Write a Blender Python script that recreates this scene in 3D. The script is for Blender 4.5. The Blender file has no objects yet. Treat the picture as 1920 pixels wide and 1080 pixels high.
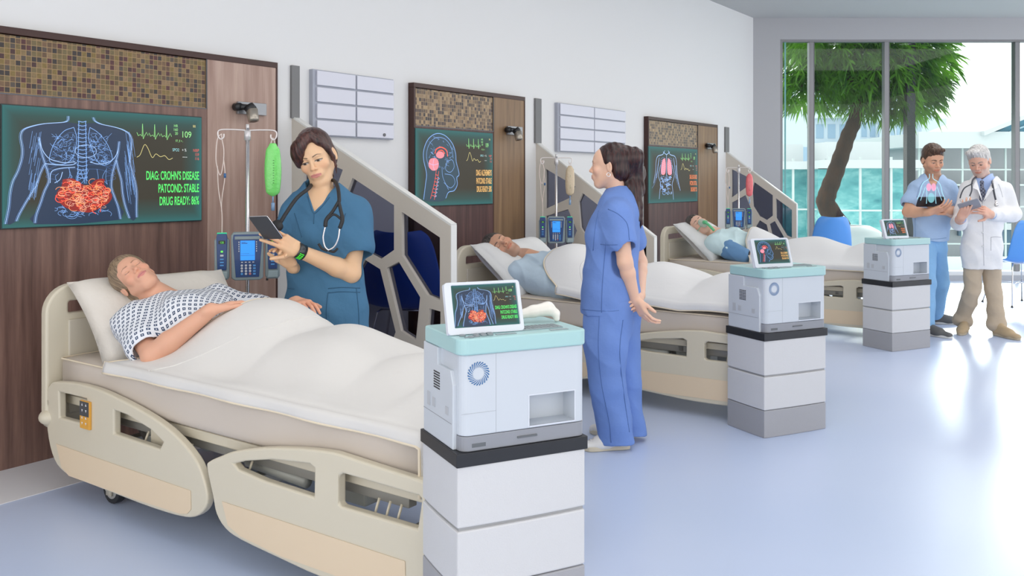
import bpy, bmesh, math, random
import numpy as np
from mathutils import Vector, Matrix
from math import sin, cos, pi, radians as R, sqrt
random.seed(7)
F0, CX, HY, CH = 1668.0, 960.0, 338.0, 1.42        # focal length in px, principal column, horizon row, eye height
TH = math.atan2(1668.0, 1205.0)                     # heading of the long wall
WX, WY = cos(TH), sin(TH)
sc = bpy.context.scene
col = sc.collection

# ---------- frames ----------
def P(px, py, d):
    return Vector(((px-CX)/F0*d, d, CH-(py-HY)/F0*d))
def LW(x, y, z=0.0):                                # wall frame: x along the wall, y towards it
    return Vector((x*WX - y*WY, x*WY + y*WX, z))
def on_y(px, py, y):                                # ray onto a plane parallel to the wall
    u = (px-CX)/F0; d = y/(-WY*u+WX)
    return Vector((d*(WX*u+WY), y, CH-(py-HY)/F0*d))
def on_x(px, py, x):                                # ray onto a plane square to the wall
    u = (px-CX)/F0; d = x/(WX*u+WY)
    return Vector((x, d*(-WY*u+WX), CH-(py-HY)/F0*d))

# ---------- materials ----------
MATS = {}
def lin(c):
    if isinstance(c, str):
        c = [int(c[i:i+2], 16)/255 for i in (0, 2, 4)]
        c = [x/12.92 if x <= .04045 else ((x+.055)/1.055)**2.4 for x in c]
    return (c[0], c[1], c[2], 1.0)
def newmat(name):
    m = bpy.data.materials.new(name); m.use_nodes = True
    nt = m.node_tree; b = nt.nodes['Principled BSDF']
    return m, nt, b
def mat(name, c, rough=.5, metal=0, bump=0, bscale=60, emit=0, alpha=1, vary=0, vscale=3, spec=.5, coat=0, sub=0, stretch=None):
    if name in MATS: return MATS[name]
    m, nt, b = newmat(name); c = lin(c)
    b.inputs['Base Color'].default_value = c
    b.inputs['Roughness'].default_value = rough
    b.inputs['Metallic'].default_value = metal
    b.inputs['Specular IOR Level'].default_value = spec
    if coat: b.inputs['Coat Weight'].default_value = coat
    if sub:
        b.inputs['Subsurface Weight'].default_value = sub; b.inputs['Subsurface Radius'].default_value = (.02, .008, .004)
    if emit:
        b.inputs['Emission Color'].default_value = c; b.inputs['Emission Strength'].default_value = emit
    if alpha < 1: b.inputs['Alpha'].default_value = alpha
    tc = nt.nodes.new('ShaderNodeTexCoord'); src = tc.outputs['Object']
    if stretch:
        mp = nt.nodes.new('ShaderNodeMapping'); mp.inputs['Scale'].default_value = stretch
        nt.links.new(src, mp.inputs[0]); src = mp.outputs[0]
    if bump:
        n = nt.nodes.new('ShaderNodeTexNoise'); n.inputs['Scale'].default_value = bscale; n.inputs['Detail'].default_value = 5
        nt.links.new(src, n.inputs['Vector'])
        bp = nt.nodes.new('ShaderNodeBump'); bp.inputs['Strength'].default_value = bump; bp.inputs['Distance'].default_value = .02
        nt.links.new(n.outputs['Fac'], bp.inputs['Height']); nt.links.new(bp.outputs[0], b.inputs['Normal'])
    if vary:
        n = nt.nodes.new('ShaderNodeTexNoise'); n.inputs['Scale'].default_value = vscale; n.inputs['Detail'].default_value = 6
        nt.links.new(src, n.inputs['Vector'])
        cr = nt.nodes.new('ShaderNodeValToRGB')
        cr.color_ramp.elements[0].position = .3; cr.color_ramp.elements[1].position = .7
        cr.color_ramp.elements[0].color = tuple(x*(1-vary) for x in c[:3])+(1,)
        cr.color_ramp.elements[1].color = tuple(min(1, x*(1+vary)) for x in c[:3])+(1,)
        nt.links.new(n.outputs['Fac'], cr.inputs[0]); nt.links.new(cr.outputs[0], b.inputs['Base Color'])
    MATS[name] = m; return m
def emat(name, c, s=1.0):
    if name in MATS: return MATS[name]
    m, nt, b = newmat(name)
    b.inputs['Base Color'].default_value = (0, 0, 0, 1); b.inputs['Roughness'].default_value = .4
    b.inputs['Emission Color'].default_value = lin(c); b.inputs['Emission Strength'].default_value = s
    MATS[name] = m; return m
def wood(name, cols, rough=.45, sx=14):
    m, nt, b = newmat(name); N = nt.nodes.new; L = nt.links.new
    tc = N('ShaderNodeTexCoord'); mp = N('ShaderNodeMapping'); mp.inputs['Scale'].default_value = (sx, sx, .7)
    L(tc.outputs['Object'], mp.inputs[0])
    n = N('ShaderNodeTexNoise'); n.inputs['Scale'].default_value = 1.6; n.inputs['Detail'].default_value = 7; n.inputs['Roughness'].default_value = .62
    L(mp.outputs[0], n.inputs['Vector'])
    cr = N('ShaderNodeValToRGB'); e = cr.color_ramp.elements
    e[0].position = .28; e[0].color = lin(cols[0]); e[1].position = .72; e[1].color = lin(cols[2])
    x = e.new(.5); x.color = lin(cols[1])
    L(n.outputs['Fac'], cr.inputs[0]); L(cr.outputs[0], b.inputs['Base Color'])
    b.inputs['Roughness'].default_value = rough
    MATS[name] = m; return m
def mosaic(name, sx, sz, pal, mortar, rough=.35):
    m, nt, b = newmat(name); N = nt.nodes.new; L = nt.links.new
    tc = N('ShaderNodeTexCoord'); sp = N('ShaderNodeSeparateXYZ'); L(tc.outputs['Object'], sp.inputs[0])
    cm = N('ShaderNodeCombineXYZ')
    def ax(o, s):
        d = N('ShaderNodeMath'); d.operation = 'DIVIDE'; L(o, d.inputs[0]); d.inputs[1].default_value = s; return d.outputs[0]
    L(ax(sp.outputs[0], sx), cm.inputs[0]); L(ax(sp.outputs[2], sz), cm.inputs[1])
    fl = N('ShaderNodeVectorMath'); fl.operation = 'FLOOR'; L(cm.outputs[0], fl.inputs[0])
    fr = N('ShaderNodeVectorMath'); fr.operation = 'FRACTION'; L(cm.outputs[0], fr.inputs[0])
    wn = N('ShaderNodeTexWhiteNoise'); wn.noise_dimensions = '2D'; L(fl.outputs[0], wn.inputs['Vector'])
    cr = N('ShaderNodeValToRGB'); cr.color_ramp.interpolation = 'CONSTANT'; e = cr.color_ramp.elements
    e[0].color = lin(pal[0]); e[1].position = 1/len(pal); e[1].color = lin(pal[1])
    for i in range(2, len(pal)):
        x = e.new(i/len(pal)); x.color = lin(pal[i])
    L(wn.outputs['Value'], cr.inputs[0])
    s2 = N('ShaderNodeSeparateXYZ'); L(fr.outputs[0], s2.inputs[0])
    mn = N('ShaderNodeMath'); mn.operation = 'MINIMUM'; L(s2.outputs[0], mn.inputs[0]); L(s2.outputs[1], mn.inputs[1])
    lt = N('ShaderNodeMath'); lt.operation = 'LESS_THAN'; L(mn.outputs[0], lt.inputs[0]); lt.inputs[1].default_value = .11
    nz = N('ShaderNodeTexNoise'); nz.inputs['Scale'].default_value = 90; nz.inputs['Detail'].default_value = 3; L(tc.outputs['Object'], nz.inputs['Vector'])
    mv = N('ShaderNodeMix'); mv.data_type = 'RGBA'; mv.blend_type = 'OVERLAY'; mv.inputs[0].default_value = .45
    L(cr.outputs[0], mv.inputs[6]); L(nz.outputs['Fac'], mv.inputs[7])
    mx = N('ShaderNodeMix'); mx.data_type = 'RGBA'; L(lt.outputs[0], mx.inputs[0]); L(mv.outputs[2], mx.inputs[6]); mx.inputs[7].default_value = lin(mortar)
    L(mx.outputs[2], b.inputs['Base Color']); b.inputs['Roughness'].default_value = rough
    bp = N('ShaderNodeBump'); bp.inputs['Strength'].default_value = .4; bp.inputs['Distance'].default_value = .003; bp.invert = True
    L(lt.outputs[0], bp.inputs['Height']); L(bp.outputs[0], b.inputs['Normal'])
    MATS[name] = m; return m
def glassy(name, tint, refl=.06, rough=.0):
    m = bpy.data.materials.new(name); m.use_nodes = True; nt = m.node_tree; nt.nodes.clear(); N = nt.nodes.new
    o = N('ShaderNodeOutputMaterial'); t = N('ShaderNodeBsdfTransparent'); g = N('ShaderNodeBsdfGlossy'); mx = N('ShaderNodeMixShader')
    t.inputs[0].default_value = lin(tint); g.inputs[0].default_value = (1, 1, 1, 1); g.inputs['Roughness'].default_value = rough
    mx.inputs[0].default_value = refl
    nt.links.new(t.outputs[0], mx.inputs[1]); nt.links.new(g.outputs[0], mx.inputs[2]); nt.links.new(mx.outputs[0], o.inputs[0])
    MATS[name] = m; return m

# ---------- objects ----------
def link(name, me, m=None, parent=None, smooth=False, **kw):
    o = bpy.data.objects.new(name, me); col.objects.link(o)
    if m is not None:
        for mm in (m if isinstance(m, (list, tuple)) else [m]): me.materials.append(mm)
    if smooth and len(me.polygons):
        me.polygons.foreach_set('use_smooth', [True]*len(me.polygons))
    if parent is not None: o.parent = parent
    for k, v in kw.items(): o[k] = v
    return o
def empty(name, loc, rz=0, label=None, cat=None, group=None):
    o = bpy.data.objects.new(name, None); col.objects.link(o); o.empty_display_size = .1
    o.location = loc; o.rotation_euler = (0, 0, rz)
    if label: o['label'] = label
    if cat: o['category'] = cat
    if group: o['group'] = group
    return o
def tag(o, label, cat, group=None):
    o['label'] = label; o['category'] = cat
    if group: o['group'] = group
    return o
def copy_tree(o, parent=None):
    c = o.copy(); col.objects.link(c)
    if parent is not None: c.parent = parent
    for ch in [k for k in bpy.data.objects if k.parent == o]:
        copy_tree(ch, c)
    return c
def bevel(o, w=.004, seg=2, ang=40):
    md = o.modifiers.new('b', 'BEVEL'); md.width = w; md.segments = seg; md.limit_method = 'ANGLE'; md.angle_limit = R(ang)
    md.harden_normals = False
    return o
class MB:
    def __init__(s): s.v = []; s.f = []; s.mi = []
    def add(s, vs, fs, mi=0):
        n = len(s.v); s.v += [tuple(v) for v in vs]; s.f += [tuple(i+n for i in f) for f in fs]; s.mi += [mi]*len(fs); return s
    def box(s, x0, x1, y0, y1, z0, z1, mi=0):
        return s.add([(x0,y0,z0),(x1,y0,z0),(x1,y1,z0),(x0,y1,z0),(x0,y0,z1),(x1,y0,z1),(x1,y1,z1),(x0,y1,z1)],
                     [(0,3,2,1),(4,5,6,7),(0,1,5,4),(1,2,6,5),(2,3,7,6),(3,0,4,7)], mi)
    def obox(s, M, sx, sy, sz, mi=0):               # box centred on a matrix
        vs = [M @ Vector((x*sx/2, y*sy/2, z*sz/2)) for z in (-1,1) for (x,y) in ((-1,-1),(1,-1),(1,1),(-1,1))]
        return s.add(vs, [(0,3,2,1),(4,5,6,7),(0,1,5,4),(1,2,6,5),(2,3,7,6),(3,0,4,7)], mi)
    def tube(s, pts, r, n=8, cap=True, closed=False, mi=0):
        pts = [Vector(p) for p in pts]; rs = r if isinstance(r, (list, tuple)) else [r]*len(pts)
        vs = []; up = None; k = len(pts)
        for i, p in enumerate(pts):
            a = pts[(i-1) % k] if (i or closed) else p; b = pts[(i+1) % k] if (i < k-1 or closed) else p
            t = (b-a)
            t = t.normalized() if t.length > 1e-9 else Vector((0,0,1))
            if up is None: up = t.orthogonal().normalized()
            up = (up - t*up.dot(t));
            up = up.normalized() if up.length > 1e-6 else t.orthogonal().normalized()
            w = t.cross(up)
            for j in range(n):
                a2 = 2*pi*j/n; vs.append(p + (up*cos(a2)+w*sin(a2))*rs[i])
        fs = [(i*n+j, i*n+(j+1)%n, (i+1)*n+(j+1)%n, (i+1)*n+j) for i in range(k-1) for j in range(n)]
        if closed: fs += [((k-1)*n+j, (k-1)*n+(j+1)%n, (j+1)%n, j) for j in range(n)]
        elif cap: fs += [tuple(range(n-1,-1,-1)), tuple((k-1)*n+j for j in range(n))]
        return s.add(vs, fs, mi)
    def lathe(s, prof, c=(0,0,0), n=24, mi=0):      # prof: (r, z) pairs
        c = Vector(c); vs = [c+Vector((r*cos(2*pi*j/n), r*sin(2*pi*j/n), z)) for r, z in prof for j in range(n)]
        fs = [(i*n+j, i*n+(j+1)%n, (i+1)*n+(j+1)%n, (i+1)*n+j) for i in range(len(prof)-1) for j in range(n)]
        if prof[0][0] > 1e-6: fs.append(tuple(range(n-1,-1,-1)))
        if prof[-1][0] > 1e-6: fs.append(tuple((len(prof)-1)*n+j for j in range(n)))
        return s.add(vs, fs, mi)
    def ball(s, c, r, n=12, mi=0, sc3=(1,1,1)):
        k0 = len(s.v)
        s.lathe([(r*sin(pi*i/n), -r*cos(pi*i/n)) for i in range(n+1)], (0,0,0), n*2, mi)
        for i in range(k0, len(s.v)):
            v = s.v[i]; s.v[i] = (c[0]+v[0]*sc3[0], c[1]+v[1]*sc3[1], c[2]+v[2]*sc3[2])
        return s
    def cyl(s, a, b, r, n=16, mi=0): return s.tube([a, b], r, n, mi=mi)
    def build(s, name, m, parent=None, smooth=False, bev=0, seg=2, ang=40, **kw):
        me = bpy.data.meshes.new(name); me.from_pydata(s.v, [], s.f)
        if any(s.mi): me.polygons.foreach_set('material_index', s.mi)
        me.validate(); me.update()
        o = link(name, me, m, parent, smooth, **kw)
        if bev: bevel(o, bev, seg, ang)
        return o
def plate(name, outer, holes, to3, thick, m, parent=None, bev=0, seg=2, **kw):
    """Flat polygon with holes, filled and thickened. to3(a, b, t) -> 3D point, t in 0..1 across the thickness."""
    bm = bmesh.new(); edges = []
    for loop in [outer]+holes:
        vs = [bm.verts.new((a, b, 0)) for a, b in loop]
        edges += [bm.edges.new((vs[i], vs[(i+1) % len(vs)])) for i in range(len(vs))]
    bmesh.ops.triangle_fill(bm, edges=edges, use_beauty=True)
    bmesh.ops.dissolve_limit(bm, angle_limit=.01, verts=bm.verts[:], edges=bm.edges[:])
    geo = bmesh.ops.extrude_face_region(bm, geom=bm.faces[:]+bm.edges[:]+bm.verts[:])
    top = {v for v in geo['geom'] if isinstance(v, bmesh.types.BMVert)}
    for v in bm.verts:
        v.co = to3(v.co.x, v.co.y, 1.0 if v in top else 0.0)
    bmesh.ops.recalc_face_normals(bm, faces=bm.faces[:])
    me = bpy.data.meshes.new(name); bm.to_mesh(me); bm.free()
    o = link(name, me, m, parent, **kw)
    if bev: bevel(o, bev, seg, 50)
    return o
def rrect(x0, x1, y0, y1, r, n=6):
    if not isinstance(r, (list, tuple)): r = [r]*4
    out = []
    for (cx, cy, a, rr) in ((x1-r[0], y1-r[0], 0, r[0]), (x0+r[1], y1-r[1], 90, r[1]), (x0+r[2], y0+r[2], 180, r[2]), (x1-r[3], y0+r[3], 270, r[3])):
        for i in range(n+1):
            a2 = R(a+90*i/n); out.append((cx+rr*cos(a2), cy+rr*sin(a2)))
    return out
def smooth_poly(pts, n=4):                           # closed Catmull-Rom
    out = []; k = len(pts)
    for i in range(k):
        p0, p1, p2, p3 = [Vector(pts[(i+j-1) % k]) for j in range(4)]
        for j in range(n):
            t = j/n
            out.append(tuple(.5*((2*p1)+(p2-p0)*t+(2*p0-5*p1+4*p2-p3)*t*t+(3*p1-p0-3*p2+p3)*t**3)))
    return out
def spline(pts, n=6):                                # open Catmull-Rom
    pts = [Vector(p) for p in pts]; q = [2*pts[0]-pts[1]]+pts+[2*pts[-1]-pts[-2]]; out = []
    for i in range(1, len(q)-2):
        p0, p1, p2, p3 = q[i-1:i+3]
        for j in range(n):
            t = j/n
            out.append(.5*((2*p1)+(p2-p0)*t+(2*p0-5*p1+4*p2-p3)*t*t+(3*p1-p0-3*p2+p3)*t**3))
    out.append(pts[-1]); return out
def text(s, size, m, parent, loc, name='lettering', align='RIGHT', sx=1.0, depth=.0006, off=0.0, **kw):
    cu = bpy.data.curves.new(name, 'FONT'); cu.body = s; cu.size = size; cu.align_x = align; cu.extrude = depth; cu.offset = off
    t = bpy.data.objects.new(name, cu); col.objects.link(t)
    me = bpy.data.meshes.new_from_object(t); bpy.data.objects.remove(t)
    A = np.empty(len(me.vertices)*3, 'f'); me.vertices.foreach_get('co', A); A = A.reshape(-1, 3)
    B = np.stack([A[:, 0]*sx, -A[:, 2], A[:, 1]], 1) + np.array(loc)
    me.vertices.foreach_set('co', B.astype('f').ravel()); me.name = name; me.materials.clear()
    return link(name, me, m, parent, **kw)
# ---------- implicit surfaces ----------
def _v(p): return np.array((p[0], p[1], p[2]), dtype=np.float32)
class S:
    """A list of solids blended into one surface."""
    def __init__(s): s.p = []
    def seg(s, a, b, ra, rb=None, k=.01, flat=None, ax=None, op='+'):
        rb = ra if rb is None else rb; a = _v(a); b = _v(b); ab = b-a; L2 = float(ab@ab)+1e-12
        if ax is not None:
            ax = _v(ax); ax = ax/np.linalg.norm(ax)
        def f(X, Y, Z):
            x, y, z = X-a[0], Y-a[1], Z-a[2]
            t = np.clip((x*ab[0]+y*ab[1]+z*ab[2])/L2, 0, 1)
            x = x-t*ab[0]; y = y-t*ab[1]; z = z-t*ab[2]
            if ax is not None:
                q = (x*ax[0]+y*ax[1]+z*ax[2])*(1/flat-1)
                x = x+q*ax[0]; y = y+q*ax[1]; z = z+q*ax[2]
            d = np.sqrt(x*x+y*y+z*z)-(ra+(rb-ra)*t)
            return d*flat if ax is not None and flat < 1 else d
        r = max(ra, rb)*max(1, flat or 1)
        s.p.append((op, f, np.minimum(a, b)-r, np.maximum(a, b)+r, k)); return s
    def chain(s, pts, rs, k=.01, **kw):
        for i in range(len(pts)-1): s.seg(pts[i], pts[i+1], rs[i], rs[i+1], k, **kw)
        return s
    def ell(s, c, r, M=None, k=.01, op='+'):
        c = _v(c); r = _v(r); M = np.eye(3, dtype=np.float32) if M is None else np.array(M, dtype=np.float32)
        def f(X, Y, Z):
            x, y, z = X-c[0], Y-c[1], Z-c[2]
            p = [(x*M[0, i]+y*M[1, i]+z*M[2, i])/r[i] for i in range(3)]
            k0 = np.sqrt(p[0]**2+p[1]**2+p[2]**2)
            k1 = np.sqrt((p[0]/r[0])**2+(p[1]/r[1])**2+(p[2]/r[2])**2)+1e-9
            return k0*(k0-1)/k1
        e = np.sqrt((M**2)@(r**2))
        s.p.append((op, f, c-e, c+e, k)); return s
    def box(s, c, h, M=None, rr=.01, k=.01, op='+'):
        c = _v(c); h = _v(h)-rr; M = np.eye(3, dtype=np.float32) if M is None else np.array(M, dtype=np.float32)
        def f(X, Y, Z):
            x, y, z = X-c[0], Y-c[1], Z-c[2]
            q = [np.abs(x*M[0, i]+y*M[1, i]+z*M[2, i])-h[i] for i in range(3)]
            return np.sqrt(sum(np.maximum(a, 0)**2 for a in q))+np.minimum(np.maximum(np.maximum(q[0], q[1]), q[2]), 0)-rr
        e = np.abs(M)@(h+rr)
        s.p.append((op, f, c-e, c+e, k)); return s
    def cut(s, p, n, k=.004):                        # keep the side n points away from
        p = _v(p); n = _v(n); n = n/np.linalg.norm(n)
        s.p.append(('c', lambda X, Y, Z: (X-p[0])*n[0]+(Y-p[1])*n[1]+(Z-p[2])*n[2], None, None, k)); return s
    def mesh(s, h, disp=None):
        kk = 3*h+.3*max(p[4] for p in s.p)+(.008 if disp is not None else 0)
        lo = np.min([p[2] for p in s.p if p[0] == '+'], 0)-kk; hi = np.max([p[3] for p in s.p if p[0] == '+'], 0)+kk
        n = np.ceil((hi-lo)/h).astype(int)+1
        F = np.full(n, .3, np.float32)
        ax = [lo[i]+h*np.arange(n[i], dtype=np.float32) for i in range(3)]
        for op, f, a, b, k in s.p:
            if op == 'c': sl = [slice(0, n[i]) for i in range(3)]
            else:
                m = k+2.5*h
                sl = [slice(max(0, int((a[i]-m-lo[i])/h)), min(n[i], int((b[i]+m-lo[i])/h)+2)) for i in range(3)]
                if any(q.stop <= q.start for q in sl): continue
            sl = tuple(sl)
            d = f(ax[0][sl[0]][:, None, None], ax[1][sl[1]][None, :, None], ax[2][sl[2]][None, None, :])
            G = F[sl]; k = max(k, 1e-4)
            if op == '+':
                q = np.clip(.5+.5*(G-d)/k, 0, 1); F[sl] = G+(d-G)*q-k*q*(1-q)
            elif op == 'i':
                q = np.clip(.5-.5*(G-d)/k, 0, 1); F[sl] = G+(d-G)*q+k*q*(1-q)
            else:
                e = -d if op == '-' else d
                q = np.clip(.5-.5*(G-e)/k, 0, 1); F[sl] = G+(e-G)*q+k*q*(1-q)
        if disp is not None:
            F += disp(ax[0][:, None, None], ax[1][None, :, None], ax[2][None, None, :]).astype(np.float32)
        return nets(F, lo, h)
def nets(F, lo, h):
    I = F < 0
    cnt = np.zeros([q-1 for q in F.shape], np.int8)
    C = [(i, j, k) for i in (0, 1) for j in (0, 1) for k in (0, 1)]
    for (i, j, k) in C: cnt += I[i:I.shape[0]-1+i, j:I.shape[1]-1+j, k:I.shape[2]-1+k]
    act = (cnt > 0) & (cnt < 8); A = np.argwhere(act); n = len(A)
    idx = np.full(act.shape, -1, np.int32); idx[act] = np.arange(n)
    val = np.stack([F[A[:, 0]+i, A[:, 1]+j, A[:, 2]+k] for (i, j, k) in C], 1)
    acc = np.zeros((n, 3)); num = np.zeros(n)
    for a in range(8):
        for b in range(a+1, 8):
            if sum(abs(C[a][q]-C[b][q]) for q in range(3)) != 1: continue
            fa, fb = val[:, a], val[:, b]; m = (fa < 0) != (fb < 0)
            t = np.where(m, fa/np.where(m, fa-fb, 1), 0)[:, None]
            p = np.array(C[a])+(np.array(C[b])-np.array(C[a]))*t
            acc += np.where(m[:, None], p, 0); num += m
    V = lo+h*(A+acc/num[:, None]); Q = []
    for ax in range(3):
        o = [q for q in range(3) if q != ax]
        s0 = [slice(1, I.shape[q]-1) for q in range(3)]; s1 = list(s0)
        s0[ax] = slice(0, I.shape[ax]-1); s1[ax] = slice(1, I.shape[ax])
        a0 = I[tuple(s0)]; a1 = I[tuple(s1)]
        E = np.argwhere(a0 != a1); off = np.ones(3, int); off[ax] = 0; E = E+off
        if not len(E): continue
        inside = I[E[:, 0], E[:, 1], E[:, 2]]
        def cell(da, db):
            c = E.copy(); c[:, o[0]] -= da; c[:, o[1]] -= db
            return idx[c[:, 0], c[:, 1], c[:, 2]]
        q = np.stack([cell(1, 1), cell(0, 1), cell(0, 0), cell(1, 0)], 1)
        flip = inside if ax != 1 else ~inside
        q[~flip] = q[~flip][:, ::-1]
        Q.append(q)
    return V, np.concatenate(Q)
def sdfobj(name, parts, m, parent=None, paint=None, loc=None):
    """parts: list of (V, Q); one mesh. paint(V) -> Nx3 linear colours."""
    Vs, Qs, n = [], [], 0
    for V, Q in parts:
        Vs.append(V); Qs.append(Q+n); n += len(V)
    V = np.concatenate(Vs); Q = np.concatenate(Qs)
    W = V if loc is None else V-np.array(loc)
    me = bpy.data.meshes.new(name)
    me.vertices.add(len(W)); me.vertices.foreach_set('co', W.astype(np.float32).ravel())
    me.loops.add(Q.size); me.loops.foreach_set('vertex_index', Q.astype(np.int32).ravel())
    me.polygons.add(len(Q)); me.polygons.foreach_set('loop_start', np.arange(0, Q.size, 4, dtype=np.int32))
    me.polygons.foreach_set('loop_total', np.full(len(Q), 4, np.int32))
    me.update(calc_edges=True)
    if paint is not None:
        c = paint(V); a = me.color_attributes.new('tone', 'FLOAT_COLOR', 'POINT')
        a.data.foreach_set('color', np.concatenate([c, np.ones((len(c), 1))], 1).astype(np.float32).ravel())
    return link(name, me, m, parent, True)
def relax(VQ, it=1):
    """A light smoothing pass that takes the grid steps out of a surface."""
    V, Q = VQ
    for _ in range(it):
        acc = np.zeros_like(V); num = np.zeros(len(V))
        for i in range(4):
            a, b = Q[:, i], Q[:, (i+1) % 4]
            np.add.at(acc, a, V[b]); np.add.at(num, a, 1); np.add.at(acc, b, V[a]); np.add.at(num, b, 1)
        V = V*.5+.5*acc/np.maximum(num, 1)[:, None]
    return V, Q
# ---------- camera, light ----------
cam_d = bpy.data.cameras.new('camera'); cam = bpy.data.objects.new('camera', cam_d); col.objects.link(cam)
cam_d.sensor_width = 36; cam_d.lens = 36*F0/1920; cam_d.shift_x = 0; cam_d.shift_y = -(540-HY)/1920
cam_d.clip_end = 500; cam_d.clip_start = .05
cam.location = (0, 0, CH); cam.rotation_euler = (pi/2, 0, 0); sc.camera = cam
sc.view_settings.view_transform = 'Standard'; sc.view_settings.look = 'None'; sc.view_settings.gamma = 1
sc.view_settings.use_curve_mapping = False; sc.view_settings.exposure = 0.22
w = bpy.data.worlds.new('sky'); sc.world = w; w.use_nodes = True
bg = w.node_tree.nodes['Background']; bg.inputs[0].default_value = (1, .985, .965, 1); bg.inputs[1].default_value = 1.75
def area(name, loc, sx, sy, power, rot=(0, 0, 0), c=(1, 1, 1)):
    l = bpy.data.lights.new(name, 'AREA'); l.shape = 'RECTANGLE'; l.size = sx; l.size_y = sy; l.energy = power; l.color = c
    o = bpy.data.objects.new(name, l); col.objects.link(o); o.location = loc; o.rotation_euler = rot; return o
CEIL = 3.72
sun = bpy.data.lights.new('sunlight', 'SUN'); sun.energy = 1.15; sun.angle = R(9); sun.color = (1, .97, .92)
so = bpy.data.objects.new('sunlight', sun); col.objects.link(so)
so.rotation_euler = Vector((-.42, -.80, -.30)).to_track_quat('-Z', 'Y').to_euler()

# ---------- materials ----------
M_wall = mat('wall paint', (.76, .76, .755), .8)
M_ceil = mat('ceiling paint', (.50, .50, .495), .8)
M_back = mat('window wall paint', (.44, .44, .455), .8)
M_floor, nt, b = newmat('vinyl floor')
N = nt.nodes.new; L = nt.links.new
tc = N('ShaderNodeTexCoord'); n1 = N('ShaderNodeTexNoise'); n1.inputs['Scale'].default_value = .5; n1.inputs['Detail'].default_value = 2
L(tc.outputs['Object'], n1.inputs['Vector']); cr = N('ShaderNodeValToRGB')
cr.color_ramp.elements[0].color = (.51, .61, .82, 1); cr.color_ramp.elements[1].color = (.60, .68, .87, 1)
cr.color_ramp.elements[0].position = .3; cr.color_ramp.elements[1].position = .7
L(n1.outputs['Fac'], cr.inputs[0]); L(cr.outputs[0], b.inputs['Base Color'])
b.inputs['Roughness'].default_value = .33; b.inputs['Specular IOR Level'].default_value = .5
M_cove = mat('pale vinyl border', (.80, .80, .82), .4)
M_steel = mat('brushed aluminium', (.24, .24, .25), .4, .3)
M_dsteel = mat('dark window frame', (.12, .12, .13), .4, .4)
M_glass = glassy('window glass', (.93, .99, .985), .012)
M_wtrim = mat('walnut edge', '3a1c15', .4)
M_wood1 = wood('walnut veneer', ('523c35', '74584f', '8f7063'))
M_wood2 = wood('warm ash veneer', ('927468', 'a78b7e', 'baa092'))
M_woodB = wood('red walnut veneer', ('3b2423', '553936', '6d4c46'))
M_woodC = wood('honey oak veneer', ('6f563f', '84684c', '967958'))

# ---------- shell ----------
def wall_obj(name, mb, m, **kw):
    o = mb.build(name, m, **kw); o['kind'] = 'structure'; return o
MWALL = Matrix.Translation((0, 0, 0)) @ Matrix.Rotation(TH, 4, 'Z')
YW = 4.61; XCOR = 12.21
def wframe(mb):
    mb.v = [tuple(LW(*v)) for v in mb.v]; return mb
YB = 12.6
XL = (1411-CX)/F0*YB                                  # corner of the two walls
fl = MB(); fl.add([(-14, -3, 0), (10.5, -3, 0), (10.5, YB+.3, 0), (XL-.1, YB+.3, 0), (-14, YB+.3-14, 0)], [(0, 1, 2, 3, 4)])
wall_obj('floor', fl, M_floor)
wall_obj('trim_1', wframe(MB().box(-3.5, XCOR, 4.09, YW, .001, .004)), M_cove)
wall_obj('wall_left', wframe(MB().box(-3.5, XCOR+.18, YW, YW+.2, -.02, CEIL)), M_wall)
wall_obj('baseboard_left', wframe(MB().box(-3.5, XCOR, YW-.014, YW, .004, .09)), M_cove)
cl = MB(); cl.add([(-14, -1.5, CEIL), (10.5, -1.5, CEIL), (10.5, YB+.4, CEIL), (XL-.3, YB+.4, CEIL), (-14, YB-13, CEIL)], [(4, 3, 2, 1, 0)])
cl.add([(-14, -1.5, CEIL+.2), (10.5, -1.5, CEIL+.2), (10.5, YB+.4, CEIL+.2), (XL-.3, YB+.4, CEIL+.2), (-14, YB-13, CEIL+.2)], [(0, 1, 2, 3, 4)])
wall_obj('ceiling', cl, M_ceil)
X0 = (1463-CX)/F0*YB; ZT = CH+(HY-74)/F0*YB; ZB = .16
bw = MB().box(XL-.02, X0, YB, YB+.3, 0, CEIL).box(X0, 10.5, YB, YB+.3, ZT, CEIL).box(X0, 10.5, YB, YB+.3, -.02, .05)
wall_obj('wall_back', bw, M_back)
wall_obj('baseboard_back', MB().box(XL, 10.5, YB-.03, YB, 0, .075), mat('grey skirting', (.42, .44, .48), .5))
# window: outer frame, mullions, glass
wr = empty('window_1', (X0, YB+.08, 0)); wr['kind'] = 'structure'
def wl(mb, name, m, **kw):
    mb.v = [(v[0]-X0, v[1]-YB-.08, v[2]) for v in mb.v]; return mb.build(name, m, wr, **kw)
wl(MB().box(X0, 10.5, YB+.02, YB+.12, ZT-.03, ZT).box(X0, X0+.04, YB+.02, YB+.12, .13, ZT-.03), 'window_frame', M_steel)
wl(MB().box(X0, 10.5, YB-.012, YB+.18, .051, .13), 'window_sill', mat('white sill', (.75, .77, .8), .5))
for px in (1522, 1663, 1908):
    x = (px-CX)/F0*YB
    wl(MB().box(x-.03, x+.03, YB+.005, YB+.11, .13, ZT-.03), 'window_mullion', M_steel, bev=.006)
    wl(MB().box(x+.0302, x+.05, YB+.03, YB+.115, .13, ZT-.031), 'window_gasket', M_dsteel)
wl(MB().box(X0+.04, 10.5, YB+.06, YB+.07, .13, ZT-.03), 'window_glass', M_glass)
x = (1473-CX)/F0*YB
wl(MB().box(x, x+.02, YB+.05, YB+.059, .131, ZT-.032), 'glazing_bead', mat('teal glass edge', (.15, .42, .42), .2))

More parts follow.
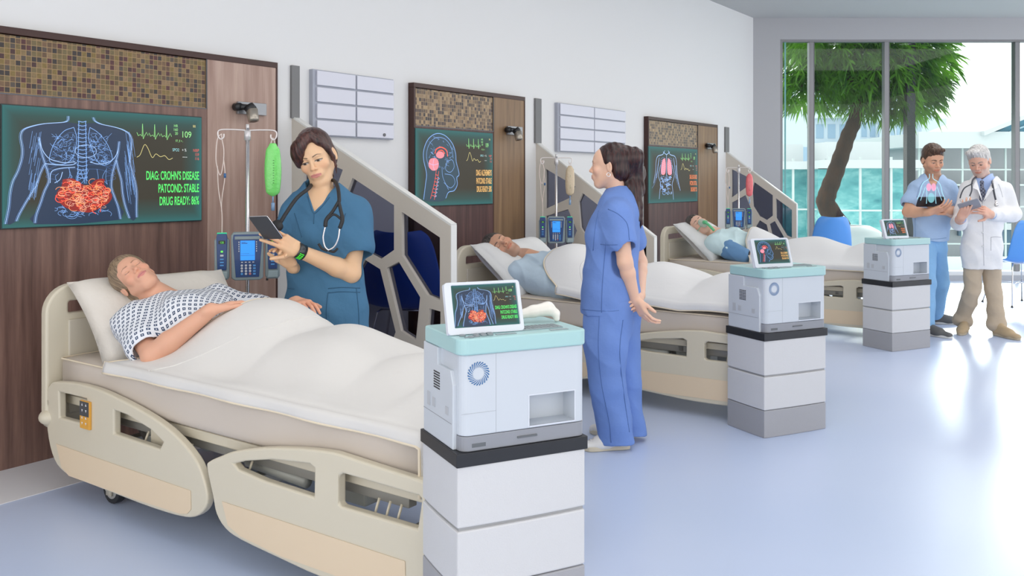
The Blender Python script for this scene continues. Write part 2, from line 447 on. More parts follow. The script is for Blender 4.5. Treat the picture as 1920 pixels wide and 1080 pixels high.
# ---------- recessed ceiling lights, then added fill lamps ----------
for i, (x, y) in enumerate([(4.2, 10.4), (5.4, 10.4), (6.6, 10.4), (7.8, 10.4), (0.4, 5.2), (2.4, 6.6), (-1.2, 3.2), (2.6, 3.6), (1.0, 1.6)]):
    t = empty('ceiling_light', (x, y, CEIL), 0, 'round recessed ceiling downlight with white rim', 'ceiling light', 'recessed ceiling downlights')
    MB().lathe([(.0, -.004), (.1, -.004), (.1, -.02), (.13, -.02), (.135, -.001), (.0, -.001)], n=32).build('rim', M_wall, t)
    MB().lathe([(.0, -.012), (.095, -.012)], n=32).build('lens', emat('lamp lens', (.95, .98, 1), 4), t)
area('added ceiling fill', LW(4.5, 1.6, CEIL-.05), 7, 2.4, 60, (0, 0, TH), (1, .97, .93))  # broad soft lamps added under the ceiling to brighten the room, without fixtures
area('added ceiling fill', (5.8, 8.6, CEIL-.05), 4, 3, 70, (0, 0, 0), (1, .97, .93))
area('added ceiling fill', (0.2, 0.9, CEIL-.05), 4, 2, 20, (0, 0, 0), (1, .97, .93))

# ---------- wall panels ----------
FACE = YW-.06
def wall_panel(pxl, pxr, py_l, py_r, px_split, mos_px0, mos_top, mos_bot, woodL, woodR, mosm, label, tin=.035, zb=0.0, mosL=None):
    a = on_y(pxl, py_l, FACE) if pxl > -200 else None
    xr = on_y(pxr, py_r, FACE).x; zt = on_y(pxr, py_r, FACE).z+.005
    xl = a.x if a else 1.3
    xs = on_y(px_split, 100, FACE).x
    t = empty('wall_panel', LW(xl, YW, 0), TH, label, 'wall panel')
    f = lambda x: x-xl
    e = .035
    MB().box(0, xr-xl, -.06, -.002, zt-e, zt).box(0, e*.6, -.06, -.002, zb, zt-e).box(xr-xl-e*.35, xr-xl, -.06, -.002, zb, zt-e).build('edge_trim', M_wtrim, t, bev=.002)
    q = on_y(px_split-1, mos_bot, FACE+.01); zm = q.z; zmt = zt-e
    MB().box(e*.6, xs-xl, -.052, -.003, zb, zm).build('lower_board', woodL, t)
    MB().box(xs-xl, xr-xl-e*.35, -.055, -.003, zb, zmt).build('side_board', woodR, t)
    MB().box(e*.6, xs-xl-.006, -.045, -.003, zm+.006, zmt-.004).build('mosaic_tiles', mosm, t)
    MB().box(e*.6, xs-xl, -.054, -.04, zm, zm+.006).box(xs-xl-.006, xs-xl, -.054, -.04, zm, zmt).build('mosaic_border', M_dsteel, t)
    return xl, xr, zt, zm
mosA = mosaic('olive glass mosaic', .0258, .0272, ['6b5a34', '5a4a2c', '7a6440', '3d1f1f', '6d5238', '4a4038', '75602f', '2e2624', '83694a', '5e4630', '4c2426', '6a5c3a'], '9c8058')
mosB = mosaic('brown glass mosaic', .0245, .0285, ['6b543e', '8d7354', '4a3630', '2c2226', '7a6249', 'a58a66', '57463a', '8a6f4d', '3a2c30', '9a8162'], '9a8464')
wp1 = wall_panel(-999, 521, 0, 119, 390, 0, 0, 205, M_wood1, M_wood2, mosA, 'widest walnut wall panel behind the bed of the sleeping woman in patterned gown')
wp2 = wall_panel(776, 985, 150, 183, 927, 0, 0, 247, M_woodB, M_woodC, mosB, 'walnut and oak wall panel with head scan screen, behind the man in pale blue pyjamas')
wp3 = wall_panel(1216, 1346, 214, 235, 1310, 0, 0, 278, M_woodB, M_woodC, mosB, 'walnut and oak wall panel nearest the windows, with lung scan screen')

# ---------- wall lamps ----------
def wall_lamp(px0, px1, py0, py1, label, headpx):
    y = FACE-.0
    a = on_y(px0, py0, y-.02); b = on_y(px1, py1, y-.02)
    W = b.x-a.x; H = a.z-on_y(px0, py1, y-.02).z
    H = .075
    t = empty('wall_lamp', LW(a.x, y, a.z), TH, label, 'wall lamp')
    MB().box(0, W, -.02, 0, -H, 0).build('mounting_plate', mat('satin grey metal', (.30, .31, .33), .35, .5), t, bev=.002)
    hx = -.01; s = 1
    blk = mat('black plastic', (.012, .012, .014), .4)
    MB().cyl((hx-.005, -.01, -.035), (hx-.005, -.055, -.035), .024).cyl((hx, -.05, -.035), (hx+.06, -.05, -.035), .018).cyl((hx+.05, -.065, -.03), (hx+.06, -.085, -.055), .034).build('swivel_arm', blk, t, True)
    c0 = Vector((hx+.06, -.083, -.05)); dr = Vector((.0, -.25, -1)).normalized()
    hd = MB().tube([c0, c0+dr*.06, c0+dr*.075], [.035, .034, .031], 24).build('lamp_head', mat('champagne metal', (.42, .38, .32), .3, .6), t, True)
    ring = MB().tube([c0+dr*.0751, c0+dr*.077], [.022, .018], 20).build('lens', mat('lamp glass', (.05, .05, .05), .1), t)
wall_lamp(447, 500, 190, 213, 'swivelling wall lamp above the green drip bag', 460)
wall_lamp(953, 980, 236, 250, 'small swivelling lamp on the oak strip beside the head scan screen', 960)
wall_lamp(1327, 1342, 268, 281, 'smallest swivelling lamp, on the oak strip beside the lung scan screen', 1330)

# ---------- dark strips and white board units ----------
for i, (pa, pb, ya, yb) in enumerate([(547.5, 562, 122, 221), (1004.5, 1015.5, 184, 268), (1360.5, 1367.5, 238, 285)]):
    a = on_y(pa, ya, YW-.02); b = on_y(pb, yb, YW-.02); c = on_y(pa, yb, YW-.02)
    o = MB().box(a.x, b.x, YW-.02, YW, c.z, a.z); wframe(o)
    q = o.build('trim_%d' % (i+2), mat('graphite strip', (.19, .19, .19), .6)); q['kind'] = 'structure'
def board_unit(pl, pr, yl, yr, yb, label):
    y = YW-.05
    a = on_y(pl, yl, y); b = on_y(pr, yb, y); W = b.x-a.x; H = a.z-b.z
    t = empty('wall_cabinet', LW(a.x, YW, b.z), TH, label, 'wall cabinet')
    MB().box(0, W, -.036, 0, 0, H).build('carcass', mat('grey laminate edge', (.36, .38, .44), .5), t)
    cw = W/2; rh = H/4; g = .010
    for r in range(4):
        for c in range(2):
            MB().box(c*cw+(.03 if c == 0 else g), (c+1)*cw-g*.6, -.05, -.037, r*rh+g*.7, (r+1)*rh-g*.7).build('door', mat('lilac white laminate', (.66, .67, .75), .35), t, bev=.003)
    MB().cyl((W-.11, -.05, rh*.28), (W-.11, -.056, rh*.28), .012).build('lock', M_dsteel, t)
board_unit(589, 740, 129, 148, 262, 'white wall cabinet of eight flat doors above the dark-haired nurse with the tablet')
board_unit(1048, 1174, 192, 206, 290, 'white wall cabinet of eight flat doors above the ponytailed nurse')

# ---------- partitions ----------
Xp1 = 3.93
tint = glassy('smoked glass', (.40, .405, .46), .010, .15)
M_part = mat('stone laminate', (.64, .59, .52), .55, bump=.02)
M_parte = mat('pale partition edge', (.78, .78, .75), .5)
HOLES = [[(571,285),(644,318),(632,352),(571,395)][::-1],
         [(571,415),(626,385),(648,440),(622,520),(571,530)][::-1],
         [(662,333),(740,385),(740,469),(714,487),(683,470),(657,430),(652,360)][::-1],
         [(754,397),(826,446),(826,564),(802,554),(755,479)][::-1],
         [(749,491),(789,558),(781,639),(753,621),(726,503)][::-1],
         [(684,486),(714,505),(743,623),(734,648),(708,690),(640,640),(636,560)][::-1],
         [(806,579),(827,585),(827,690),(798,672)][::-1],
         [(571,560),(612,560),(620,650),(571,640)][::-1],
         [(626,670),(690,712),(700,800),(626,790)][::-1],
         [(728,680),(781,662),(800,700),(812,800),(728,800)][::-1]]
N1 = (YW, 3.25, 1.835, 1.156)                       # from y, to y, top at wall, top at end
def hole_sz(px, py):
    q = on_x(px, py, 3.908); s = (N1[0]-q.y)/(N1[0]-N1[1]); top = N1[2]+(N1[3]-N1[2])*s
    return s, top-q.z
HN = [[hole_sz(*p) for p in h] for h in HOLES]
def partition(px_wall, px_end, y_wall, y_end, label, th=.05):
    xw = on_y(px_wall, 300, YW).x; q = on_x(px_end, y_end, xw); yend = q.y; z1 = q.z; z0 = on_y(px_wall, y_wall, YW).z
    t = empty('partition', LW(xw, YW, 0), TH, label, 'partition')
    Ln = YW-yend; ks = (z0/N1[2])
    def z_at(s, dz): return z0+(z1-z0)*s-dz*ks
    holes = []
    for h in HN:
        hh = [(s*Ln, max(.12, z_at(s, dz))) for s, dz in h]
        if len({round(z, 3) for _, z in hh}) > 1: holes.append(hh)
    outer = [(0, 0), (Ln, 0), (Ln, z1), (0, z0)]
    plate('frame', outer, holes, lambda a, b, k: Vector((k*th, -a, b)), th, [M_part], t)
    nrm = Vector((0, -(z0-z1), Ln)).normalized()
    MB().add([(0, 0, z0), (th, 0, z0), (th, -Ln, z1), (0, -Ln, z1), (0, 0, z0+.012), (th, 0, z0+.012), (th, -Ln-.004, z1+.012), (0, -Ln-.004, z1+.012)],
             [(0,3,2,1),(4,5,6,7),(0,1,5,4),(1,2,6,5),(2,3,7,6),(3,0,4,7)]).box(0, th, -Ln-.004, -Ln, 0, z1+.004).build('edge_cap', M_parte, t)
    for hh in holes:
        c = [sum(v[i] for v in hh)/len(hh) for i in (0, 1)]
        g = [(c[0]+(a-c[0])*1.03, c[1]+(b-c[1])*1.03) for a, b in hh]
        mb = MB(); n = len(g)
        mb.add([(th*.45, -a, b) for a, b in g]+[(th*.55, -a, b) for a, b in g], [tuple(range(n)), tuple(range(2*n-1, n-1, -1))]+[(i, (i+1)%n, n+(i+1)%n, n+i) for i in range(n)])
        mb.build('smoked_pane', tint, t)
partition(547, 845, 221, 424, 'sloping honeycomb partition standing behind the nurse with the tablet')
partition(1005, 1226, 268, 446, 'sloping honeycomb partition between the beds of the two male patients')
partition(1361, 1493, 285, 384, 'sloping honeycomb partition nearest the windows, beside the red drip bag')
# ---------- screen pictures: everything in unit coordinates (0..1 across, 0..1 up) ----------
E_blue = emat('scan blue', (.22, .42, .85), 1.0); E_pale = emat('scan pale blue', (.36, .55, .92), 1.05); E_dim = emat('scan deep blue', (.06, .13, .32), 1.0)
E_red = emat('scan red', (.9, .09, .05), 1.1); E_or = emat('scan orange', (1, .33, .12), 1.1)
E_grn = emat('screen green', (.10, .85, .16), 1.0); E_lgrn = emat('trace green', (.35, .9, .3), .9)
E_yel = emat('trace yellow', (.85, .75, .3), .9); E_amb = emat('screen amber', (.95, .55, .18), .9)
E_txr = emat('screen red letters', (.75, .12, .1), .9); E_cy = emat('screen cyan', (.35, .75, .8), .9); E_wht = emat('screen white', (.8, .85, .85), .9)
E_pink = emat('scan pink', (.95, .25, .3), 1.0)
def screen_mat(w, h):
    nm = 'display %.2f' % w
    if nm in MATS: return MATS[nm]
    m, nt, b = newmat(nm); N = nt.nodes.new; L = nt.links.new
    tc = N('ShaderNodeTexCoord'); s = N('ShaderNodeSeparateXYZ'); L(tc.outputs['Object'], s.inputs[0])
    def mth(op, a, b2=None):
        q = N('ShaderNodeMath'); q.operation = op
        for i, v in enumerate((a, b2)):
            if v is None: continue
            if isinstance(v, (int, float)): q.inputs[i].default_value = v
            else: L(v, q.inputs[i])
        return q.outputs[0]
    dx = mth('MINIMUM', s.outputs[0], mth('SUBTRACT', w, s.outputs[0])); dz = mth('MINIMUM', s.outputs[2], mth('SUBTRACT', h, s.outputs[2]))
    dm = mth('DIVIDE', mth('MINIMUM', dx, dz), h*.22)
    cr = N('ShaderNodeValToRGB'); e = cr.color_ramp.elements
    e[0].position = 0; e[0].color = (.03, .13, .13, 1); e[1].position = 1; e[1].color = (.045, .037, .026, 1)
    x = e.new(.35); x.color = (.035, .075, .068, 1)
    L(dm, cr.inputs[0]); L(cr.outputs[0], b.inputs['Emission Color']); b.inputs['Emission Strength'].default_value = 1
    b.inputs['Base Color'].default_value = (.01, .015, .015, 1); b.inputs['Roughness'].default_value = .5; b.inputs['Specular IOR Level'].default_value = .2
    MATS[nm] = m; return m
class Draw:
    def __init__(s, w, h, parent, y): s.w, s.h, s.p, s.y = w, h, parent, y
    def lines(s, name, polys, wd, m, lift=0):
        mb = MB(); k = s.w
        for p in polys:
            q = [(a*s.w, b*s.h) for a, b in p]; n = len(q); L, Rr = [], []
            for i in range(n):
                a = q[max(0, i-1)]; b = q[min(n-1, i+1)]; dx, dy = b[0]-a[0], b[1]-a[1]; l = sqrt(dx*dx+dy*dy) or 1
                ox, oy = -dy/l*wd*k/2, dx/l*wd*k/2
                L.append((q[i][0]+ox, s.y-lift, q[i][1]+oy)); Rr.append((q[i][0]-ox, s.y-lift, q[i][1]-oy))
            mb.add(L+Rr, [(n+i, n+i+1, i+1, i) for i in range(n-1)])
        return mb.build(name, m, s.p)
    def fill(s, name, pts, m, lift=0):
        return MB().add([(a*s.w, s.y-lift, b*s.h) for a, b in pts], [tuple(range(len(pts)))]).build(name, m, s.p)
    def txt(s, st, x, y, size, m, align='RIGHT', sx=.75, name='lettering', off=0.0):
        return text(st, size*s.h, m, s.p, (x*s.w, s.y-.0006, y*s.h), name, align, sx, .0, off*s.h)
def cs(pts, n=5): return [tuple(p) for p in ((v[0], v[1]) for v in spline([(a, b, 0) for a, b in pts], n))]
def mirror(p, c): return [(2*c-a, b) for a, b in p]
def uv1(pts):                                        # crop pixels of the large screen -> unit
    out = []
    for a, b in pts:
        s = (a-20)/1552; top = 60+115*s; bot = 1070-140*s
        out.append((s, (bot-b)/(bot-top)))
    return out
def traces(D, sm=1.0, lw=.0022):
    def hb(x0, x1, y): 
        p = []; n = 3; w = (x1-x0)/n
        for i in range(n):
            b = x0+i*w
            p += [(b, y+.012), (b+.12*w, y-.018), (b+.28*w, y-.005), (b+.42*w, y-.022), (b+.46*w, y+.095), (b+.52*w, y-.045), (b+.64*w, y-.012), (b+.78*w, y+.018), (b+.9*w, y-.012)]
        return p
    D.lines('heart_trace', [hb(.632, .83, .815)], lw*1.3, E_lgrn, .0008)
    D.lines('pulse_trace', [cs([(.632, .60), (.650, .625), (.672, .715), (.69, .69), (.715, .60), (.735, .635), (.76, .61), (.785, .62), (.808, .585), (.83, .60)])], lw*1.2, E_yel, .0008)
def torso(D, organ='gut', lw=.0022):
    """Body scan of the big screen."""
    o = [uv1(p) for p in (
        [(470,150),(465,185),(430,200),(300,212),(210,235),(155,265),(138,320),(150,420),(145,500),(120,600),(85,690),(68,790),(60,900),(38,1035)],
        [(262,320),(275,420),(300,520),(325,610),(330,680),(300,760),(275,850),(245,950),(235,1020)],
        [(300,540),(270,620),(240,720),(180,840),(130,950),(110,1010)],
        [(655,160),(670,190),(720,215),(810,235),(890,260),(945,300),(958,370),(945,500),(965,590),(990,680),(1000,760),(998,860),(1000,940)],
        [(858,350),(845,450),(820,540),(805,600),(795,680),(800,730),(825,800),(850,870),(868,960)],
        [(835,500),(850,570),(875,660),(885,760),(905,850),(940,950)])]
    D.lines('body_outline', [cs(p) for p in o], lw*1.5, E_pale, .0006)
    D.lines('breast_outline', [cs(uv1(p)) for p in ([(262,320),(285,420),(330,490),(390,515),(450,525),(520,515)], [(858,350),(845,430),(810,490),(760,520),(690,530),(630,515)], [(300,535),(420,545),(500,540),(530,520)], [(340,690),(350,600),(420,570),(520,560)], [(372,690),(410,660),(428,600)])], lw*1.6, E_pale, .0006)
    lung = [uv1(p) for p in ([(510,240),(440,270),(380,350),(345,440),(340,520),(420,540),(490,500),(520,420),(530,320),(510,240)],
                             [(630,240),(690,280),(750,350),(790,430),(800,500),(740,540),(680,500),(650,420),(620,330),(630,240)])]
    D.lines('lung_outline', [cs(p) for p in lung], lw*1.3, E_blue, .0005)
    D.fill('body_shape', cs(uv1([(470,200),(300,212),(200,240),(150,300),(155,420),(145,520),(120,620),(85,720),(50,940),(38,1035),(110,1010),(180,840),(240,720),(292,560),(330,640),(330,690),(290,800),(250,920),(232,1030),(868,965),(840,830),(800,730),(796,650),(830,540),(870,640),(890,780),(940,950),(998,945),(1000,760),(965,590),(945,480),(956,370),(940,300),(800,235),(660,205),(570,215)]), 2), emat('scan body navy', (.016, .034, .075), 1), .0001)
    for off in (9, -9): D.lines('contour_lines', [cs([(a_+off/1552*sg_, b_) for a_, b_ in p]) for sg_, p in zip((1, 1, -1, -1, -1, 1), o)], lw*.6, E_blue, .0005)
    rnd = random.Random(3); ribs = []
    for i in range(9):
        yy = 300+i*34; wdt = 150+min(i, 5)*22
        for sg in (-1, 1):
            ribs.append(cs(uv1([(570+sg*25, yy), (570+sg*wdt*.6, yy-18+i*3), (570+sg*wdt, yy+35+i*4), (570+sg*wdt*.7, yy+62+i*4)])))
    D.lines('ribs', ribs, lw*.8, E_dim, .0003)
    hz = []
    for i in range(110):
        side = rnd.choice((-1, 1)); cx = 570+side*rnd.uniform(60, 210); cy = rnd.uniform(310, 520)
        hz.append(cs(uv1([(cx, cy), (cx+rnd.uniform(-30, 30), cy+rnd.uniform(-30, 30)), (cx+rnd.uniform(-40, 40), cy+rnd.uniform(-40, 40))]), 3))
    for i in range(60):
        side = rnd.choice((-1, 1)); cx = 570+side*rnd.uniform(330, 400)+(side < 0)*40; cy = rnd.uniform(260, 700)
        hz.append(cs(uv1([(cx, cy), (cx+side*8, cy+60), (cx+side*20, cy+140)]), 3))
    D.lines('vessel_lines', hz, lw*.6, E_blue, .0004)
    sp = []
    for i in range(15):
        yy = 190+i*32; w2 = 27+i*.6
        sp.append(cs(uv1([(570-w2, yy), (575, yy+8), (575+w2, yy)]), 3)); sp.append(cs(uv1([(570-w2, yy), (570-w2*.8, yy+16), (570-w2, yy+30)]), 2)); sp.append(cs(uv1([(575+w2, yy), (575+w2*.8, yy+16), (575+w2, yy+30)]), 2))
    D.lines('spine', sp, lw*1.6, E_blue, .0005)
    D.lines('heart_outline', [cs(uv1([(520+80+80*cos(a)*1.0, 430+50*sin(a)) for a in [i*pi/8 for i in range(17)]]))], lw*1.2, E_pale, .0006)
    pv = []
    for i in range(30):
        cx = rnd.uniform(370, 780); cy = rnd.uniform(870, 960); r = rnd.uniform(15, 45)
        pv.append(cs(uv1([(cx+r*cos(a+i), cy+r*.6*sin(a+i)) for a in (0, .8, 1.6, 2.4, 3.2)]), 3))
    for i in range(14):
        cx = rnd.uniform(400, 760); pv.append(cs(uv1([(cx, rnd.uniform(560, 620)), (cx+rnd.uniform(-40, 40), 640), (cx+rnd.uniform(-60, 60), 690)]), 3))
    D.lines('pelvis_lines', pv, lw*.8, E_blue, .0004)
    def inside(x, y): return ((x-590)/205)**2+((y-780)/125)**2 < 1 and not (((x-590)/55)**2+((y-655)/45)**2 < 1)
    base = cs(uv1([(430,660),(500,650),(560,690),(620,700),(680,655),(740,650),(740,700),(800,770),(780,830),(720,870),(640,915),(560,915),(470,895),(410,850),(385,780),(420,720)]), 4)
    D.fill('bowel_shape', base, emat('scan dark red', (.28, .02, .015), 1), .0005)
    g1, g2, g3 = [], [], []
    for i in range(150):
        for _ in range(20):
            cx, cy = rnd.uniform(400, 790), rnd.uniform(660, 900)
            if inside(cx, cy): break
        r = rnd.uniform(10, 38); a0 = rnd.uniform(0, 6.3); e = rnd.uniform(.4, 1); sp2 = rnd.uniform(2, 5.5)
        p = cs(uv1([(cx+r*cos(a0+sp2*t/6), cy+r*e*sin(a0+sp2*t/6)) for t in range(7)]), 2)
        (g1, g2, g3)[i % 3].append(p)
    D.lines('bowel_coils', g1, lw*1.7, E_red, .0008); D.lines('bowel_coils', g2, lw*1.1, E_or, .0010); D.lines('bowel_coils', g3, lw*.7, emat('scan light coral', (1, .55, .4), 1), .0012)
def uvA(x0, y0, x1, y1, k=1.0):
    return lambda pts: [((a-x0)/(x1-x0), (y1-b)/(y1-y0)) for a, b in pts]
def uv2(pts):
    out = []
    for a, b in pts:
        s = (a-1142)/422; top = 480+30*s; bot = 928-26*s
        out.append((s, (bot-b)/(bot-top)))
    return out
def head(D, lw=.0035):
    D.fill('head_shape', cs(uv2([(1230,508),(1190,560),(1178,640),(1190,730),(1185,830),(1180,890),(1240,900),(1290,890),(1310,850),(1350,830),(1358,780),(1370,735),(1355,700),(1352,650),(1340,580),(1300,530)]), 4), emat('scan navy', (.012, .045, .075), 1), .0003)
    D.lines('head_outline', [cs(uv2([(1180,890),(1190,800),(1195,740),(1180,660),(1182,600),(1205,540),(1245,510),(1290,520),(1330,565),(1348,620),(1352,670),(1368,740),(1355,760),(1358,800),(1340,835),(1310,845),(1295,880)]))], lw*2, E_blue, .0006)
    D.lines('skull_outline', [cs(uv2([(1205,700),(1195,640),(1205,580),(1240,535),(1290,540),(1325,590),(1335,650)])), cs(uv2([(1300,670),(1330,660),(1340,700),(1320,730),(1295,715),(1300,670)])), cs(uv2([(1290,740),(1330,750),(1345,790),(1320,820),(1285,790)])), cs(uv2([(1275,700),(1280,760),(1310,830)]))], lw*1.2, E_blue, .0006)
    rnd = random.Random(5); dz = []
    for i in range(46):
        a = rnd.uniform(0, 6.3); r = rnd.uniform(.3, 1); cx, cy = 1262+70*r*cos(a), 620+90*r*sin(a)
        dz.append(cs(uv2([(cx, cy), (cx+rnd.uniform(-10, 10), cy+rnd.uniform(-12, 12)), (cx+rnd.uniform(-14, 14), cy+rnd.uniform(-16, 16))]), 3))
    D.lines('nerve_lines', dz, lw*.6, E_blue, .0005)
    D.lines('brain_arc', [cs(uv2([(1238,625),(1245,600),(1270,588),(1298,605),(1305,640)])), cs(uv2([(1245,640),(1256,612),(1276,606),(1290,625)]))], lw*3.4, E_red, .0008)
    D.fill('brain_core', uv2([(1265+22*cos(a), 632+20*sin(a)) for a in [i*pi/8 for i in range(16)]]), E_pink, .0009)
    D.fill('cerebellum', cs(uv2([(1205,680),(1215,655),(1245,652),(1258,680),(1250,715),(1225,722),(1208,705)]), 3), E_pink, .0009)
    D.lines('cerebellum_lines', [cs(uv2([(1206,680),(1230,690),(1256,682)])), cs(uv2([(1232,655),(1228,690),(1235,722)]))], lw, E_pale, .0011)
    D.lines('neck_spine', [cs(uv2([(1245,720),(1238,780),(1225,840),(1215,885)])), cs(uv2([(1258,725),(1250,790),(1240,850),(1235,890)]))]+[cs(uv2([(1240-3*i, 745+20*i), (1256-2*i, 750+20*i)]), 2) for i in range(7)], lw*1.5, E_red, .0008)
    D.lines('neck_bones', [cs(uv2([(1252-3*i, 760+20*i), (1262-3*i, 768+20*i), (1250-3*i, 774+20*i)]), 2) for i in range(6)], lw*1.2, E_pale, .0009)
def uv3(pts):
    out = []
    for a, b in pts:
        s = (a-1030)/362; top = 460+22*s; bot = 895-35*s
        out.append((s, (bot-b)/(bot-top)))
    return out
def lungs(D, lw=.004):
    L = [(1140,490),(1125,520),(1090,535),(1078,580),(1075,650),(1062,740)]
    L2 = [(1110,600),(1095,680),(1110,740),(1105,800),(1100,860)]
    L3 = [(1100,545),(1090,620),(1080,700)]
    c = 1152
    D.lines('body_outline', [cs(uv3(L)), cs(uv3(mirror(L, c))), cs(uv3(L2)), cs(uv3(mirror(L2, c))), cs(uv3(L3)), cs(uv3(mirror(L3, c))), cs(uv3([(1128,500),(1152,520),(1176,500)])), cs(uv3([(1222,600),(1235,700),(1255,790)]))], lw*1.8, E_pale, .0006)
    lu = [(1142,550),(1125,560),(1115,610),(1115,668),(1138,672),(1146,640),(1147,590)]
    D.fill('lung_shape', cs(uv3(lu), 3), E_pink, .0008); D.fill('lung_shape', cs(uv3(mirror(lu, c)), 3), E_pink, .0008)
    rb = []
    for i in range(8):
        for sg in (-1, 1): rb.append(cs(uv3([(c+sg*6, 552+i*15), (c+sg*26, 545+i*15), (c+sg*42, 560+i*16), (c+sg*34, 574+i*15)]), 3))
    for i in range(5):
        for sg in (-1, 1): rb.append(cs(uv3([(c+sg*(52+i*3), 560+i*30), (c+sg*(60+i*6), 610+i*34), (c+sg*(66+i*9), 660+i*30)]), 3))
    D.lines('ribs', rb, lw*.6, E_blue, .0009)
    D.lines('windpipe', [uv3([(1152,520),(1152,600),(1152,680)])], lw*2, E_pale, .0010)
    rnd = random.Random(9); g = []
    for i in range(70):
        cx, cy = c+rnd.uniform(-36, 36), rnd.uniform(690, 815); r = rnd.uniform(5, 12); a0 = rnd.uniform(0, 6)
        g.append(cs(uv3([(cx+r*cos(a0+t), cy+r*sin(a0+t)) for t in range(4)]), 3))
    D.lines('bowel_coils', g[:35], lw*1.2, E_blue, .0007); D.lines('bowel_coils', g[35:], lw, E_pale, .0008)
def display(parent, w, h, kind, y=0.0, small=False):
    MB().box(0, w, y, y+.004, 0, h).build('display_panel', screen_mat(w, h), parent)
    D = Draw(w, h, parent, y-.0005); lw = {'gut': .0020, 'head': .0029, 'lung': .0030}[kind]
    if small: lw *= 1.25
    if kind == 'gut': torso(D, lw=lw); traces(D, lw=lw)
    elif kind == 'head': head(D, lw); traces(D, lw=lw)
    else: lungs(D, lw); traces(D, lw=lw)
    L3, c = {'gut': (("DIAG: CROHN'S DISEASE", 'PATCOND: STABLE', 'DRUG READY: 86%'), E_grn),
             'head': (("DIAG: ALZHEIMER'S", 'PATCOND: STABLE', 'DRUG READY: 58%'), E_amb),
             'lung': (('DIAG: LUNG CANCER', 'PATCOND: CRITICAL', 'DRUG READY: 72%'), emat('screen orange red', (.95, .25, .08), .95))}[kind]
    sx = {'gut': .455, 'head': .37, 'lung': .30}[kind]; ys = {'gut': (.395, .275, .155), 'head': (.40, .285, .17), 'lung': (.43, .31, .19)}[kind]
    for s, yy in zip(L3, ys): D.txt(s, .985, yy, .112, c, sx=sx, off=.0022)
    D.txt('109', .94, .80, .085, E_lgrn, sx=.9 if kind == 'gut' else .6)
    D.txt('HR\n160\n20', .86, .895, .036, E_lgrn, sx=.9); D.txt('ST_E +..', .89, .755, .03, E_lgrn, sx=.8); D.txt('RR', .965, .90, .035, E_yel)
    D.txt('SPO2', .868, .665, .04, E_cy, sx=.8); D.txt('+ %', .91, .665, .04, E_wht, sx=.8); D.txt('---', .915, .60, .05, E_wht, sx=1.1)
    D.txt('NIBP\n159\n116', .985, .665, .04, E_txr, sx=.8)
def wall_screen(pl, pr, top, bot, kind, label):
    y = FACE-.012
    a = on_y(pl, top, y); b = on_y(pr, bot[1], y); W = b.x-a.x; z0 = (on_y(pl, bot[0], y).z+b.z)/2; H = (a.z+on_y(pr, top+bot[2], y).z)/2-z0
    t = empty('wall_screen', LW(a.x, FACE+.006, z0), TH, label, 'screen')
    MB().box(-.006, W+.006, -.012, 0, -.006, H+.006).build('bezel', mat('dark teal bezel', (.012, .03, .032), .3), t, bev=.002)
    display(t, W, H, kind, y=-.0162)
wall_screen(5, 378, 195, (437, 405, 27), 'gut', 'widest wall screen, showing a torso scan with red bowel and green lettering')
wall_screen(780, 924, 240, (388, 380, 11), 'head', 'wall screen showing a blue head scan with red brain centre and amber lettering')
wall_screen(1217, 1308, 275, (384, 374, 5), 'lung', 'wall screen showing red lungs in a small torso scan and orange lettering')
# ---------- beds ----------
M_cream = mat('cream bed plastic', (.66, .60, .47), .42, coat=.1)
M_creamd = mat('taupe mattress cover', (.60, .53, .46), .75, bump=.05, bscale=8)
M_peach = mat('peach bed inlay', (.76, .61, .43), .5)
M_metal = mat('grey painted metal', (.40, .39, .36), .4, .4)
M_darkm = mat('dark metal', (.05, .05, .06), .45, .5)
M_rub = mat('black rubber', (.02, .02, .022), .6)
M_sheet = mat('ivory bed sheet', (.80, .69, .52), .85, bump=.12, bscale=7)
M_white = mat('white blanket', (.76, .755, .75), .9, bump=.5, bscale=3.5)
M_pil = mat('ivory pillowcase', (.74, .69, .62), .85, bump=1, bscale=5)
BX, YF, YH = 2.09, 1.858, 4.07                       # near side plane, foot, head end of the first bed
RX = 2.04
def rl(pts): return [(on_x(a, b, RX).y, on_x(a, b, RX).z) for a, b in pts]
rail1 = [(87,760),(88,731),(95,719),(106,716),(141,719),(183,730),(225,749),(268,772),(310,800),(345,834),(370,869),(384,908),(388,938),(381,958),(363,970),(335,968),(282,952),(211,925),(141,897),(113,880),(97,851),(88,806)]
rail1h = [rl([(110,735),(162,748),(161,796),(111,783)]), rl([(213,769),(239,779),(282,806),(305,829),(299,842),(213,813)])]
rail1p = [(106,832),(358,920),(359,955),(352,963),(338,963),(230,928),(130,892),(116,876)]
rail2 = [(387,876),(392,865),(412,856),(440,846),(493,840),(563,841),(616,847),(640,853),(723,880),(780,898),(806,912),(818,935),(818,1000),(812,1110),(800,1145),(775,1145),(609,1086),(528,1050),(451,1013),(422,992),(405,964),(398,929)]
rail2h = [rl([(438,870),(458,865),(510,862),(580,870),(589,878),(588,932),(493,901),(446,880)]), rl([(634,893),(642,888),(785,930),(790,936),(782,992),(640,950),(634,944)])]
rail2p = [(417,940),(760,1052),(762,1120),(740,1118),(528,1043),(451,1005),(428,985)]
